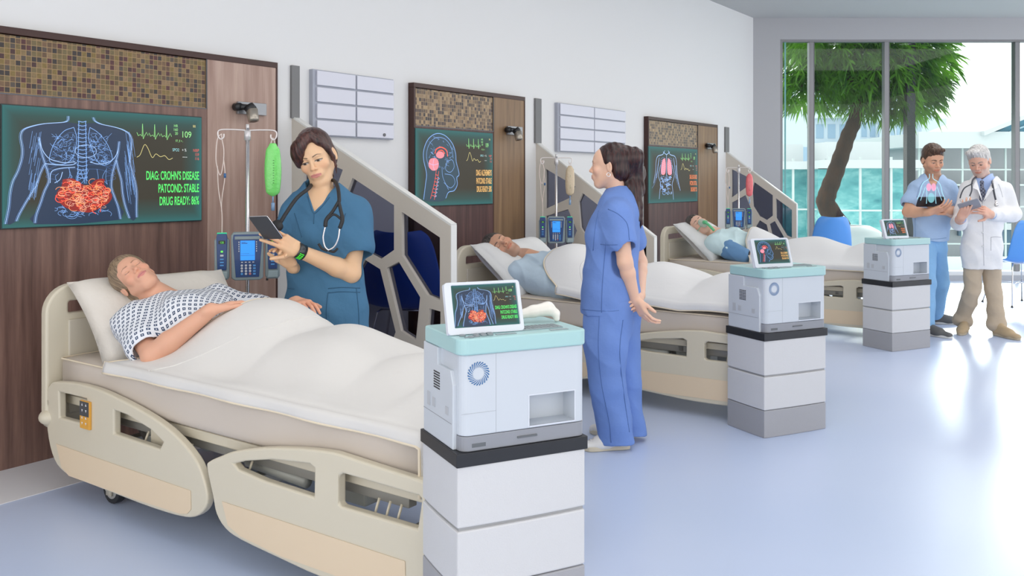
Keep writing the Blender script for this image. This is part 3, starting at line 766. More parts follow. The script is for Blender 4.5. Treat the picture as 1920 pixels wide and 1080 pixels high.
def make_bed(label, first=False):
    t = empty('hospital_bed', LW(BX, YF, 0), TH, label, 'bed')
    W, Ln = .88, YH-YF
    x0 = RX-BX
    def lo(pts): return [(y-YF, z) for y, z in pts]
    def rail(name, out, holes, pan, xa, sgn):
        r = plate(name, lo(smooth_poly(rl(out), 3)), [lo(h) for h in holes], lambda a, b, k: Vector((xa+sgn*k*.035, a, b)), .035, M_cream, t, bev=.008, seg=3)
        plate('inlay', lo(rl(pan)), [], lambda a, b, k: Vector((xa-sgn*(.001+k*.0015), a, b)), .0015, M_peach, r)
        return r
    r1 = rail('side_rail', rail1, rail1h, rail1p, x0, 1)
    r2 = rail('side_rail', rail2, rail2h, rail2p, x0, 1)
    rail('side_rail', rail1, rail1h, rail1p, W-x0, -1)
    # control panel on the head rail
    q = [on_x(a, b, RX) for a, b in ((154.5,749), (172,752), (172,806), (154.5,800))]
    yy0, yy1 = q[1].y-YF, q[0].y-YF; z1, z0 = q[0].z, q[2].z
    cp = MB().box(x0-.012, x0-.0, yy0, yy1, z0, z1).build('control_panel', mat('orange panel', (.75, .38, .06), .4), r1, bev=.002)
    MB().box(x0-.0135, x0-.012, yy0+.002, yy1-.002, z0+(z1-z0)*.46, z1-.002).build('dark_panel', mat('charcoal panel', (.07, .075, .08), .4), r1)
    ic = MB(); icw = mat('white print', (.8, .8, .8), .5)
    for r_ in range(4):
        for c_ in range(2):
            cy = yy0+(yy1-yy0)*(.3+.4*c_); cz = z1-(z1-z0)*(.12+.23*r_); s_ = .006*(1 if r_ % 2 == 0 else -1)
            ic.add([(x0-.0142, cy-.006, cz-s_), (x0-.0142, cy+.006, cz-s_), (x0-.0142, cy, cz+s_)], [(0, 1, 2)])
    ic.build('arrow_marks', icw, r1)
    # head board with a hand slot
    hx0, hx1, hz0, hz1 = -.055, W+.03, .28, .94
    outer = rrect(hx0, hx1, hz0, hz1, [.13, .13, .05, .05], 8)
    plate('head_board', outer, [rrect(.05, W-.08, .805, .86, .012, 3)], lambda a, b, k: Vector((a, Ln+.01+k*.05, b)), .05, M_cream, t, bev=.014, seg=3)
    MB().box(hx0+.10, hx1-.10, Ln+.000, Ln+.012, .34, .775).build('head_board_inset', mat('beige inset', (.60, .55, .45), .5), t, bev=.01)
    fo = rrect(-.02, W+.0, .22, .585, [.08, .08, .04, .04], 6)
    plate('foot_board', fo, [], lambda a, b, k: Vector((a, -.055+k*.04, b)), .04, M_cream, t, bev=.01, seg=2)
    # frame and mechanics
    MB().box(.02, W-.02, .0, Ln, .40, .44).build('upper_frame', M_cream, t, bev=.005)
    MB().box(.05, .09, .1, Ln-.1, .355, .40).box(W-.09, W-.05, .1, Ln-.1, .355, .40).box(.05, W-.05, .5, .54, .36, .40).box(.05, W-.05, 1.5, 1.54, .36, .40).build('inner_frame', M_metal, t, bev=.004)
    lf = MB().box(.10, .16, .15, Ln-.12, .17, .23).box(W-.16, W-.10, .15, Ln-.12, .17, .23)
    for y in (.2, 1.1, Ln-.2): lf.box(.10, W-.10, y-.03, y+.03, .175, .225)
    lf.build('lower_frame', M_metal, t, bev=.004)
    ln = MB()
    for y in (.45, 1.6):
        for x in (.14, W-.14): ln.tube([(x, y, .2), (x, y+.28, .40)], .018, 8)
    ln.build('lift_arm', M_metal, t, True)
    MB().cyl((.30, .55, .27), (.30, .95, .30), .035).cyl((.30, .95, .30), (.30, 1.15, .32), .014).build('actuator', mat('pale grey motor', (.55, .56, .52), .4), t, True)
    MB().cyl((.30, 1.5, .26), (.30, 1.8, .30), .032).build('actuator', MATS['pale grey motor'], t, True)
    MB().box(.10, .22, .35, .58, .29, .36).build('motor_housing', MATS['pale grey motor'], t, bev=.008)
    MB().cyl((.08, .62, .33), (.08, .95, .345), .022).cyl((.08, .95, .345), (.08, 1.02, .35), .012).build('actuator', MATS['pale grey motor'], t, True)
    MB().box(.10, .2, 1.55, 1.68, .26, .36).cyl((.08, 1.62, .30), (.12, 1.62, .30), .03).build('motor_housing', mat('pale grey motor', (.55, .56, .52), .4), t, bev=.008)
    MB().tube(spline([(.05, 2.02, .30), (.03, 1.95, .27), (.05, 1.86, .31)]), .012).build('release_lever', mat('red handle', (.65, .03, .02), .35), t, True)
    MB().box(.012, .022, 1.30, 1.50, .335, .395).build('label_box', M_cream, t, bev=.003)
    MB().box(.008, .0118, 1.335, 1.385, .35, .38).build('warning_label', mat('blue label', (.08, .14, .35), .5), t)
    for y in (.1, .15, .2, .85, 1.22, 1.52): MB().tube(spline([(.018, y, .38), (.0, y, .34), (.0, y, .31), (.012, y-.01, .30), (.015, y-.02, .32)], 3), .005, 6).build('cable_hook', M_cream, t, True)
    MB().tube(spline([(-.01, 1.9, .33), (-.01, 1.9, .27), (-.01, 2.15, .27), (-.01, 2.15, .33)], 3), .007, 6).build('cable_hook', M_cream, t, True)
    MB().ball((-.03, Ln+.02, .34), .05, 10, sc3=(1, 1, .75)).box(-.05, .0, Ln-.0, Ln+.04, .3, .42).build('corner_bumper', M_cream, t, True)
    for x in (.06, W-.06):
        for y in (.12, Ln-.36):
            w_ = MB().tube([(x-.018, y, .068), (x+.018, y, .068)], .066, 24, mi=0).tube([(x-.02, y, .068), (x+.02, y, .068)], .046, 20, mi=1).build('caster', [M_rub, mat('grey hub', (.35, .34, .32), .5)], t, bev=.004)
            MB().tube(spline([(x-.026, y, .068), (x-.03, y, .12), (x, y, .15), (x, y, .19)], 3), .017, 8).box(x-.03, x-.022, y-.02, y+.02, .04, .14).build('caster_fork', M_cream, w_, True)
    return t
beds = [make_bed('cream hospital bed holding the sleeping woman in patterned gown')]
SH = [0, 2.94, 6.28]
for i, lb in ((1, 'cream hospital bed holding the man in pale blue pyjamas'), (2, 'cream hospital bed holding the patient with the breathing mask')):
    c = copy_tree(beds[0]); c.location = LW(BX+SH[i], YF, 0); c['label'] = lb; beds.append(c)

def softbox(name, x0, x1, y0, y1, z0, z1, r, m, parent=None, n=3, puff=0):
    me = bpy.data.meshes.new(name); bm = bmesh.new(); bmesh.ops.create_cube(bm, size=1)
    bmesh.ops.subdivide_edges(bm, edges=bm.edges[:], cuts=10, use_grid_fill=True)
    for v in bm.verts:
        c = v.co; q = Vector((c.x*2, c.y*2, c.z*2)); m2 = max(abs(q.x), abs(q.y), abs(q.z))
        s = Vector([(x1-x0)/2, (y1-y0)/2, (z1-z0)/2]); p = Vector([q[i]*s[i] for i in range(3)])
        inner = Vector([max(-s[i]+r, min(s[i]-r, p[i])) for i in range(3)]); d = p-inner
        if d.length > 1e-6: p = inner+d.normalized()*r*min(1, d.length/r if d.length < r else 1)
        v.co = p+Vector(((x0+x1)/2, (y0+y1)/2, (z0+z1)/2))
    bm.to_mesh(me); bm.free(); return link(name, me, m, parent, True)
MZ = .62
mlab = ['mattress in beige cover under the sleeping woman in patterned gown', 'mattress in beige cover under the man in pale blue pyjamas', 'mattress in beige cover under the patient with the breathing mask']
for i in range(3):
    t = empty('mattress', LW(BX+SH[i], YF, .44), TH, mlab[i], 'mattress')
    softbox('mattress_core', -.005, .885, .0, YH-YF-.01, .0, MZ-.44, .035, M_creamd, t)
    # piping round the top edge
    MB().tube([(x, y, MZ-.452) for x, y in rrect(-.004, .884, .0, YH-YF-.01, .03, 4)], .004, 6, closed=True).build('piping', M_sheet, t, True)

# ---------- pillows ----------
def pillow(c, M, sx, sy, th, label, m=M_pil):
    n = 26; vs = []; fs = []
    rnd = random.Random(len(label))
    ph = [rnd.uniform(0, 6) for _ in range(6)]
    for side in (1, -1):
        for i in range(n+1):
            for j in range(n+1):
                u, v = i/n*2-1, j/n*2-1
                pin = 1-.07*(1-u*u)*abs(v)**3*0 ; ux = u*(1-.09*(1-abs(v))**1*abs(u)**2*0-.05*(1-v*v)); vx = v*(1-.06*(1-u*u))
                prof = max(0, (1-u**4)*(1-v**4))**.55
                z = side*th/2*prof*(1+.06*sin(5*u+ph[0])*cos(4*v+ph[1]))+.006*sin(9*u+ph[2]+3*v)*prof+side*.0015
                z += .010*sin(3.1*u+ph[3])*abs(v)**2
                vs.append(Vector((ux*sx/2, vx*sy/2, z)))
    k = (n+1)*(n+1)
    for s in (0, 1):
        for i in range(n):
            for j in range(n):
                a = s*k+i*(n+1)+j; q = (a, a+n+1, a+n+2, a+1); fs.append(q if s == 0 else q[::-1])
    for i in range(n):
        for a, b in (((i)*(n+1), (i+1)*(n+1)), ((i+1)*(n+1)+n, i*(n+1)+n)): fs.append((a, b, b+k, a+k))
        for a, b in ((i+1, i), (n*(n+1)+i, n*(n+1)+i+1)): fs.append((a, b, b+k, a+k))
    mb = MB().add([M @ v + c for v in vs], fs)
    loc = c.copy()
    mb.v = [tuple(Vector(v)-loc) for v in mb.v]
    o = mb.build('pillow', m, None, True); o.location = loc; tag(o, label, 'pillow'); return o
def frame3(x, y, z):                                  # columns from wall frame vectors
    return Matrix([[x[i], y[i], z[i]] for i in range(3)])
def lwv(x, y, z): return Vector((x*WX-y*WY, x*WY+y*WX, z))
def bed_pillow(i, ang, yc, zc, label, m, sx=.78, sy=.50, th=.17, yaw=0, xo=.42, roll=0):
    a = R(ang); X = lwv(cos(R(yaw)), sin(R(yaw)), roll).normalized(); Y = lwv(-sin(R(yaw))*cos(a), cos(a), sin(a)); Z = X.cross(Y).normalized(); Y = Z.cross(X)
    return pillow(LW(BX+SH[i]+xo, yc, zc), frame3(X, Y, Z), sx, sy, th, label, m)
bed_pillow(0, 44, 3.86, .775, 'ivory pillow propped under the head of the sleeping woman', M_pil, .80, .50, .17, -4)
M_pil2 = mat('white pillowcase', (.72, .72, .71), .85, bump=1, bscale=5)
bed_pillow(1, 40, 3.80, .775, 'white pillow under the dark-haired man in pale blue pyjamas', M_pil2, .84, .56, .19, 0, .43)
bed_pillow(2, 42, 3.80, .785, 'white pillow under the head of the patient with the breathing mask', M_pil2, .84, .56, .18, 0, .43)

# ---------- blankets ----------
def blanket(i, label, ytop, hump, m, xc=.40, seed=1, near_drop=.05, foot_drop=.16, hem=True, spread=.24):
    rnd = random.Random(seed); ph = [rnd.uniform(0, 6.28) for _ in range(8)]
    NX, NY = 72, 90; W = .885; vs = []; x_out = .012
    tot = W+2*x_out
    cols_ = []
    for a in range(NX+1):
        u = a/NX
        s = -near_drop+u*(tot+2*near_drop)          # distance across, with both skirts
        cols_.append(s)
    for b_ in range(NY+1):
        for a in range(NX+1):
            s = cols_[a]; x = min(max(s, 0), tot)-x_out; over = max(0, -s)+max(0, s-tot)
            xt = min(max(x, 0), W); y1 = ytop(xt); L = y1+foot_drop+.012
            q = b_/NY*L; y = y1-q; fd = 0
            if y < -.012: fd = -.012-y; y = -.012
            z = MZ-.44+.016
            zh = hump(y)*math.exp(-(abs(x-xc)/spread)**3.0) if y > -.02 else 0
            edge = min(1, max(0, (x+.01)/.08), 1); edge = edge*min(1, max(0, (W-x)/.08))
            wr_ = .006*sin(9*y+7*x+ph[0])+.004*sin(17*y-11*x+ph[1])+.004*sin(5*y+19*x+ph[2])
            z += zh+wr_*edge
            r_ = .03
            if x < r_ and over == 0 and s < r_: z -= (r_-x)**2*8
            z -= over; x2 = x
            if over: x2 += (-1 if s < 0 else 1)*(.004+.006*sin(14*y+ph[3]))*min(1, over/.04)
            if fd: z -= fd; y -= .008*sin(11*x+ph[4])*min(1, fd/.05)
            vs.append((x2, y, z))
    n = NX+1
    fs = [(j*n+k, j*n+k+1, (j+1)*n+k+1, (j+1)*n+k) for j in range(NY) for k in range(NX)]
    fs = [f[::-1] for f in fs]
    t = empty('blanket', LW(BX+SH[i], YF, .44), TH, label, 'blanket')
    o = MB().add(vs, fs).build('cover', m, t, True)
    sd = o.modifiers.new('s', 'SOLIDIFY'); sd.thickness = .007; sd.offset = 1
    if hem:
        sh = [(v[0]-.003, v[1], v[2]+.002) for v in vs[0::n]]
        MB().tube(sh, .0055, 6).build('hem', M_sheet, t, True)
        tp = [(v[0], v[1]+.002, v[2]+.004) for v in vs[:n]]
        MB().tube(tp, .006, 6).build('turned_edge', M_sheet, t, True)
        # fold line of the turned-down part
        off = int(NY*.17); ln = [(vs[off*n+k+int(off*0)][0], vs[off*n+k][1], vs[off*n+k][2]+.008) for k in range(2, NX-6)]
        MB().tube(ln, .004, 5).build('fold_seam', m, t, True)
    return t
def gauss(y, c, w): return math.exp(-((y-c)/w)**2)
def h1(y): return max(.255*gauss(y, 1.34, .40), .17*gauss(y, .85, .42), .11*gauss(y, .35, .35), .13*gauss(y, .16, .12))
def yt1(x): return 1.80-(.44*min(1, x/.32)**.8)+.04*max(0, (x-.6)/.28)
M_blk = {}
blanket(0, 'ivory and white blanket over the legs of the sleeping woman in patterned gown', yt1, h1, mat('ivory white cover', (.72, .70, .67), .9, bump=.6, bscale=3.5), .46, 1, .045, spread=.29)
def h2(y): return max(.31*gauss(y, 1.50, .42), .22*gauss(y, .85, .5), .20*gauss(y, .25, .4))
def yt2(x): return 1.62-.22*max(0, 1-x/.2)**2
blanket(1, 'smooth white blanket over the legs of the man in pale blue pyjamas', yt2, h2, M_white, .40, 5, .045, .16, True, .36)
blanket(2, 'smooth white blanket over the legs of the patient with the breathing mask', lambda x: 1.45-.12*max(0, 1-x/.2), h2, mat('bright white blanket', (.76, .76, .76), .9, bump=.08, bscale=5), .44, 8, .045, .16, True, .30)

# ---------- analyser carts ----------
M_case = mat('pale grey casing', (.57, .61, .66), .35, coat=.1)
M_case2 = mat('mid grey casing', (.27, .28, .31), .4)
M_teal = mat('mint green lid', (.38, .60, .60), .35, coat=.15)
M_blackb = mat('black shelf', (.015, .016, .02), .35)
M_col = mat('white speckled column', (.62, .62, .63), .5, bump=.12, bscale=260)
M_colg = mat('grey speckled column', (.36, .36, .38), .5, bump=.12, bscale=260)
M_bez = mat('white monitor casing', (.66, .69, .75), .3, coat=.2)
M_key = mat('slate key', (.24, .28, .30), .4)
M_blue = mat('logo blue', (.01, .13, .36), .4)
def block(w, d, front_bulge, side_bulge, n=8, inset=0.0, r=.012):
    """Footprint with gently bowed front and side, counter-clockwise."""
    p = []
    for i in range(n+1):
        t = i/n; p.append((inset+(w-2*inset)*t, inset-front_bulge*4*t*(1-t)))
    for i in range(1, n+1): p.append((w-inset, inset+(d-2*inset)*i/n))
    for i in range(1, n+1): p.append((w-inset-(w-2*inset)*i/n, d-inset))
    for i in range(1, n): p.append((inset-side_bulge*4*(i/n)*(1-i/n), d-inset-(d-2*inset)*i/n))
    return p
def prism(mb, poly, z0, z1, mi=0):
    n = len(poly); mb.add([(x, y, z0) for x, y in poly]+[(x, y, z1) for x, y in poly], [tuple(range(n-1, -1, -1)), tuple(range(n, 2*n))]+[(i, (i+1)%n, n+(i+1)%n, n+i) for i in range(n)], mi); return mb
def make_cart(k, px, py_d, kind, lab_c, lab_a, drop=0.0, handset=None):
    o = Vector((( px-CX)/F0*py_d, py_d, 0))*k; z0 = CH*(1-k)
    rz = R(26)
    W, D = .455, .31
    t = empty('equipment_cart', (o.x, o.y, 0), rz, lab_c, 'cart'); s = k
    def Z(z): return z0+k*z
    def sp(p): return [(a*k, b*k) for a, b in p]
    foot = block(W, D, .006, .004)
    prism(MB(), sp(foot), 0, Z(.150)).build('plinth', M_colg, t, bev=.004)
    prism(MB(), sp(foot), Z(.153), Z(.335)).build('lower_column', M_col, t, bev=.005)
    prism(MB(), sp(block(W, D, .002, .0, inset=.006)), Z(.148), Z(.156)).build('groove', M_case2, t)
    prism(MB(), sp(block(W, D, .003, .0, inset=.006)), Z(.333), Z(.347)).build('groove', mat('satin groove', (.35, .35, .35), .4), t)
    prism(MB(), sp(foot), Z(.345), Z(.536)).build('upper_column', M_col, t, bev=.004)
    prism(MB(), sp([(-.006, -.008), (W+.006, -.008), (W+.006, D+.006), (-.006, D+.006)]), Z(.534), Z(.577)).build('top_shelf', M_blackb, t, bev=.002)
    # analyser
    c, s_ = cos(rz), sin(rz)
    a = empty('blood_analyser', (o.x, o.y, Z(.5775)), rz, lab_a, 'medical analyser')
    a.scale = (k, k, k)
    zz = .5775
    H = .878-zz
    # casing: left wing, front slab with a recess, grey foot band
    cx0, cx1, cz0, cz1 = .248, .414, .634-zz, .730-zz
    fr = MB()
    prism(fr, rrect(.012, W, .0, D-.02, [.02, .02, .03, .025], 5), .048, H*.999)
    ob = fr.build('casing', M_case, a, bev=.004)
    cut = MB().box(cx0, cx1, -.05, .075, cz0, cz1).build('cutter', M_case)
    prv = bpy.context.view_layer
    cut.parent = a; md = ob.modifiers.new('recess', 'BOOLEAN'); md.object = cut; md.operation = 'DIFFERENCE'; md.solver = 'EXACT'
    prv.update(); dg = bpy.context.evaluated_depsgraph_get(); me2 = bpy.data.meshes.new_from_object(ob.evaluated_get(dg))
    ob.modifiers.clear(); ob.data = me2; bpy.data.objects.remove(cut)
    prism(MB(), rrect(.012, W, .0, D-.02, [.02, .02, .03, .025], 5), .0, .047).build('foot_band', M_case2, a, bev=.003)
    MB().box(cx0-.004, cx0, -.001, .002, cz0-.004, cz1+.004).box(cx1, cx1+.004, -.001, .002, cz0-.004, cz1+.004).box(cx0, cx1, -.001, .002, cz1, cz1+.004).box(cx0, cx1, -.003, .002, cz0-.004, cz0).build('tray_rim', M_bez, a)
    wing = MB()
    pr = [(.04, 0), (D-.01, 0), (D-.01, .300), (.17, .300), (.17, .245), (.06, .245), (.04, .20)]
    n = len(pr); wing.add([(.0, y, z) for y, z in pr]+[(.016, y, z) for y, z in pr], [tuple(range(n)), tuple(range(2*n-1, n-1, -1))]+[(i, n+i, n+(i+1)%n, (i+1)%n) for i in range(n)])
    wing.build('side_cover', M_case, a, bev=.003)
    MB().box(-.0008, .0, .05, D-.012, .078, .0795).build('side_seam', M_case2, a)
    v = MB()
    for r_ in range(7):
        for c_ in range(4): v.box(-.001, .0, .150+c_*.014, .161+c_*.014, .165+r_*.0085, .1695+r_*.0085)
    v.build('vent_slots', M_blackb, a)
    MB().box(-.002, .0, .075, .10, .10, .125).box(-.002, .0, .19, .215, .10, .13).box(-.002, .0, .235, .262, .095, .14).build('side_latch', mat('recess grey', (.48, .50, .53), .4), a, bev=.001)
    seam = MB().box(.130, .1312, -.0006, .0, .05, H-.002).box(.012, .131, -.0006, .0, .118, .1192)
    seam.build('front_seam', mat('seam grey', (.42, .45, .48), .5), a)
    MB().box(.048, .095, -.001, .0, .012, .024).box(.205, .275, -.004, .0, .022, .028).build('drawer_pull', mat('dark grey pull', (.12, .13, .14), .4), a, bev=.001)
    # round emblem of curved strokes
    lg = MB(); lx, lz = .070, .818-zz
    for i in range(24):
        a0 = 2*pi*i/24; L_, R_ = [], []
        for j in range(6):
            u = j/5; r_ = .019+.0165*u; an = a0-.42*u; wd = .0006+.0017*u
            p_ = Vector((lx+r_*cos(an), -.0012, lz+r_*sin(an))); q_ = Vector((-sin(an), 0, cos(an)))*wd
            L_.append(p_-q_); R_.append(p_+q_)
        lg.add(L_+R_, [(j, j+1, 6+j+1, 6+j) for j in range(5)])
        e_ = L_[-1]*.5+R_[-1]*.5; lg.add([e_+Vector((.0021*cos(b2), 0, .0021*sin(b2))) for b2 in [q*pi/4 for q in range(8)]], [tuple(range(8))])
    lg.build('emblem', M_blue, a)
    # lid with keys
    lid = prism(MB(), rrect(-.0, W+.004, -.012, D-.01, [.02, .02, .035, .03], 6), H+.0005, H+.052)
    lid = lid.build('lid', M_teal, a, bev=.006, seg=3)
    zt = H+.052
    kb = MB().box(.215, .40, .05, .115, zt, zt+.004).box(.14, .21, .012, .03, zt, zt+.002).box(.335, .40, .012, .03, zt, zt+.002)
    kb.build('keyboard', mat('slate keyboard', (.30, .36, .38), .45), a, bev=.001)
    kk = MB()
    for r_ in range(4):
        for c_ in range(12): kk.box(.219+c_*.015, .231+c_*.015, .054+r_*.015, .066+r_*.015, zt+.004, zt+.0055)
    kk.build('key_rows', M_key, a)
    for q_, (x_, y_) in enumerate([(.035, .045), (.08, .042), (.105, .045), (.130, .048), (.075, .024), (.098, .022), (.122, .025), (.05, .012)]):
        MB().lathe([(.0105, 0), (.0105, .003), (.008, .005), (0, .005)], (x_, y_, zt), 14).build('button', M_key, a, True)
    MB().box(.03, .075, .008, .02, zt, zt+.002).build('label_strip', M_key, a)
    # monitor, tilted back
    mw, mh = .262, .168; tl = R(17)
    m = empty('monitor', (-.006, .060, zt+.002), 0); m.parent = a; m.rotation_euler = (-tl, 0, R(-3))
    prv.update()
    fr = plate('monitor_frame', rrect(0, mw, 0, mh, .012, 5), [rrect(.024, mw-.012, .022, mh-.010, .003, 2)], lambda p, q, kk_: Vector((p, kk_*.012, q)), .012, M_bez, m, bev=.002)
    MB().box(.001, mw-.001, .0115, .030, .001, mh-.001).build('monitor_back', M_bez, m, bev=.008, seg=3)
    MB().box(.03, .1, .02, .05, -.012, .02).box(.16, .23, .02, .05, -.012, .02).build('hinge', M_key, m, bev=.003)
    dsp = empty('display', (.024, .009, .022), 0); dsp.parent = m
    display_small(dsp, mw-.036, mh-.032, kind)
    return a
def display_small(par, w, h, kind):
    # keep the depth at three levels: the drawing hangs straight on the monitor
    before = set(bpy.data.objects)
    display(par, w, h, kind, y=0.0, small=True)
    mpar = par.parent
    for o_ in [x for x in bpy.data.objects if x not in before]:
        o_.parent = mpar; o_.location = par.location
    bpy.data.objects.remove(par)
carts = []
carts.append(make_cart(.85, 858, 2.74, 'gut', 'white pedestal cart nearest the camera, with grey base and black shelf', 'large grey analyser with mint lid whose screen shows a torso scan with red bowel'))
carts.append(make_cart(1.0, 1433, 4.89, 'head', 'white pedestal cart under the analyser whose screen shows a head scan', 'grey analyser with mint lid whose screen shows a blue head scan'))
carts.append(make_cart(1.0, 1673, 7.36, 'lung', 'white pedestal cart standing before the two men with tablets', 'smallest grey analyser with mint lid, its screen showing red lungs'))
# white hand-held reader lying on the first analyser
a = carts[0]; zt = .878-.5775+.052
hs = S()
q = lambda x, y, z: Vector((x, y, z))
hs.chain([(.30, .20, .026), (.36, .19, .038), (.41, .175, .046)], [.014, .02, .024], .01).chain([(.41, .175, .046), (.435, .165, .030), (.437, .162, .012)], [.022, .013, .011], .01).chain([(.30, .20, .026), (.27, .205, .018)], [.016, .017], .01)
V, Q = hs.mesh(.003)
A = bpy.data.objects['blood_analyser']
k = .85; c, s_ = cos(R(26)), sin(R(26))
V = np.stack([A.location.x+k*(V[:, 0]*c-V[:, 1]*s_), A.location.y+k*(V[:, 0]*s_+V[:, 1]*c), A.location.z+k*(V[:, 2]+zt-.0)], 1)
o = sdfobj('handheld_scanner', [(V, Q)], mat('glossy ivory plastic', (.82, .79, .72), .2, coat=.3)); tag(o, 'glossy white handheld scanner lying on the mint lid behind the torso scan screen', 'scanner')

# ---------- drip stands ----------
def drip(px, d, k, ytop, bag_c, lab, bag_name, liquid, pump_lab, bag_lab, ypump, side=1, ybag=None, yaw=0.0):
    b0 = P(px, HY, d); ztop = P(px, ytop, d).z
    r2 = math.atan2(b0.x, b0.y); rz = -r2+yaw
    t = empty('drip_stand', (b0.x, b0.y, 0), rz, lab, 'drip stand')
    chrome = mat('chrome', (.80, .78, .78), .18, .9)
    MB().cyl((0, 0, .09), (0, 0, ztop-.02), .011*k**.5).build('pole', chrome, t, True)
    MB().cyl((0, 0, ztop-.09), (0, 0, ztop-.035), .018).cyl((0, 0, ztop-.035), (0, 0, ztop), .009).build('height_collar', mat('pale collar', (.72, .70, .70), .3, .3), t, True)
    W = .148*k
    hk = MB()
    zb = ztop-.035
    for s in (-1, 1):
        hk.tube(spline([(0, 0, zb), (s*W*.5, 0, zb+.004), (s*W, 0, zb), (s*W*1.06, 0, zb-.03), (s*W*.97, 0, zb-.05), (s*W*.86, 0, zb-.04), (s*W*.85, 0, zb-.02)], 5), .0042, 8)
    hk.build('hook_bar', mat('pink white metal', (.82, .76, .74), .3, .3), t, True)
    for i in range(5):
        an = 2*pi*i/5+.3
        lg = MB().tube([(0, 0, .10), (.12*cos(an), .12*sin(an), .085), (.27*cos(an), .27*sin(an), .06)], [.014, .013, .010], 8).build('leg', chrome, t, True)
        MB().tube([(.27*cos(an)-.01, .27*sin(an), .028), (.27*cos(an)+.01, .27*sin(an), .028)], .027, 14).cyl((.27*cos(an), .27*sin(an), .03), (.27*cos(an), .27*sin(an), .06), .007).build('castor', M_rub, lg, True)
    # pump
    zc0 = P(px, ypump[1], d).z; zc1 = P(px, ypump[0], d).z; Hh = zc1-zc0
    u = Hh/.27
    p = empty('infusion_pump', (b0.x, b0.y, zc0), rz, pump_lab, 'infusion pump'); p.scale = (u, u, u)
    Mg = mat('pump grey green', (.26, .33, .35), .4, coat=.2); Mn = mat('pump navy', (.012, .055, .20), .35, coat=.2); Ms = emat('pump display blue', (.03, .30, .95), 1)
    Mwk = mat('pump white keys', (.65, .68, .72), .4); Mbk = mat('pump blue keys', (.10, .38, .80), .4); Mgr = emat('pump green digits', (.15, .9, .1), 1); Mrk = mat('pump red key', (.6, .25, .25), .4)
    body = plate('housing', [(-.085, .012), (-.065, 0), (.065, 0), (.085, .012), (.088, .25), (.075, .268), (-.075, .268), (-.088, .25)], [], lambda a_, b_, kk: Vector((a_, -.03-kk*.07, b_)), .07, Mg, p, bev=.006, seg=3)
    plate('keypad_face', [(-.062, .018), (.062, .018), (.078, .225), (.074, .256), (-.074, .256), (-.078, .225)], [], lambda a_, b_, kk: Vector((a_, -.1005-kk*.003, b_)), .003, Mn, p, bev=.001)
    MB().box(-.068, .068, -.1075, -.1035, .228, .246).build('header_strip', Mg, p, bev=.002)
    MB().box(-.038, .040, -.106, -.1035, .112, .222).build('display_panel', Ms, p, bev=.001)
    MB().box(-.032, .0, -.107, -.1061, .205, .209).box(-.032, -.01, -.107, -.1061, .212, .214).box(-.036, .038, -.107, -.1061, .138, .1395).box(-.036, .01, -.107, -.1061, .148, .1494).build('display_text', Mn, p)
    ks = MB(); kb_ = MB(); kr = MB()
    for r_ in range(4):
        for c_ in range(3):
            (kb_ if (r_ == 3 and c_ == 0) else kr if (r_ == 3 and c_ == 2) else ks).lathe([(.0068, 0), (.0060, .003), (0, .0035)], (-.030+.022*c_, 0, 0), 10)
            mb = (kb_ if (r_ == 3 and c_ == 0) else kr if (r_ == 3 and c_ == 2) else ks)
            nv = 21+0
            for q_ in range(len(mb.v)-30, len(mb.v)):
                v = mb.v[q_]; mb.v[q_] = (v[0], -.1035-v[2], .083-.0155*r_+v[1])
    for r_ in range(4):
        kb_.box(.030, .044, -.106, -.1035, .078-.0155*r_, .087-.0155*r_)
    for c_ in range(4): ks.box(-.034+.020*c_, -.024+.020*c_, -.1055, -.1035, .099, .104)
    for r_ in range(5):
        ks.box(-.048, -.043, -.1055, -.1035, .160+r_*.0125, .167+r_*.0125); ks.box(.046, .051, -.1055, -.1035, .160+r_*.0125, .167+r_*.0125)
    ks.build('number_keys', Mwk, p); kb_.build('function_keys', Mbk, p); kr.build('stop_key', Mrk, p)
    for s in (-1, 1):
        xc = s*.136
        mod = plate('pump_channel', [(xc-.040, .02), (xc-.030, .004), (xc+.030, .004), (xc+.040, .02), (xc+.040, .225), (xc+.030, .235), (xc-.030, .235), (xc-.040, .225)], [], lambda a_, b_, kk: Vector((a_, -.04-kk*.05, b_)), .05, Mg, p, bev=.006, seg=2)
        plate('channel_face', [(xc-.024, .06), (xc+.024, .06), (xc+.029, .245), (xc+.024, .262), (xc-.024, .262), (xc-.029, .245)], [], lambda a_, b_, kk: Vector((a_, -.09-kk*.012, b_)), .012, Mn, p, bev=.003)
        MB().box(xc-.026, xc+.026, -.098, -.06, .257, .2665).build('status_light', emat('pump status light', (.02, .55, .25), 1), p, bev=.003)
        kb2 = MB()
        kb2.box(xc-.010, xc+.010, -.1045, -.102, .083, .090); kb2.box(xc-.010, xc+.010, -.1045, -.102, .100, .107); kb2.box(xc-.010, xc+.010, -.1045, -.102, .117, .124)
        kb2.build('channel_keys', Mbk, p, bev=.001); MB().box(xc-.009, xc+.009, -.1045, -.102, .136, .146).build('pause_key', Mwk, p, bev=.002)
        MB().box(xc-.018, xc+.018, -.1035, -.102, .205, .224).build('digit_window', M_blackb, p)
        text('125', .016, Mgr, p, (xc, -.1042, .208), 'digits', 'CENTER', .9, 0)
        MB().box(xc-.006, xc+.006, -.1035, -.102, .158, .168).build('channel_letter', Mgr, p)
        plate('channel_latch', [(xc-.028, .012), (xc+.028, .012), (xc+.030, .052), (xc-.024, .052)], [], lambda a_, b_, kk: Vector((a_, -.09-kk*.012, b_)), .012, mat('pump latch grey', (.33, .42, .44), .35), p, bev=.004)
        MB().box(xc-.036, xc-.024, -.085, -.06, -.006, .004).build('rubber_foot', M_rub, p)
    MB().box(-.02, .02, -.03, .02, .08, .19).build('pole_clamp', M_rub, p, bev=.004)
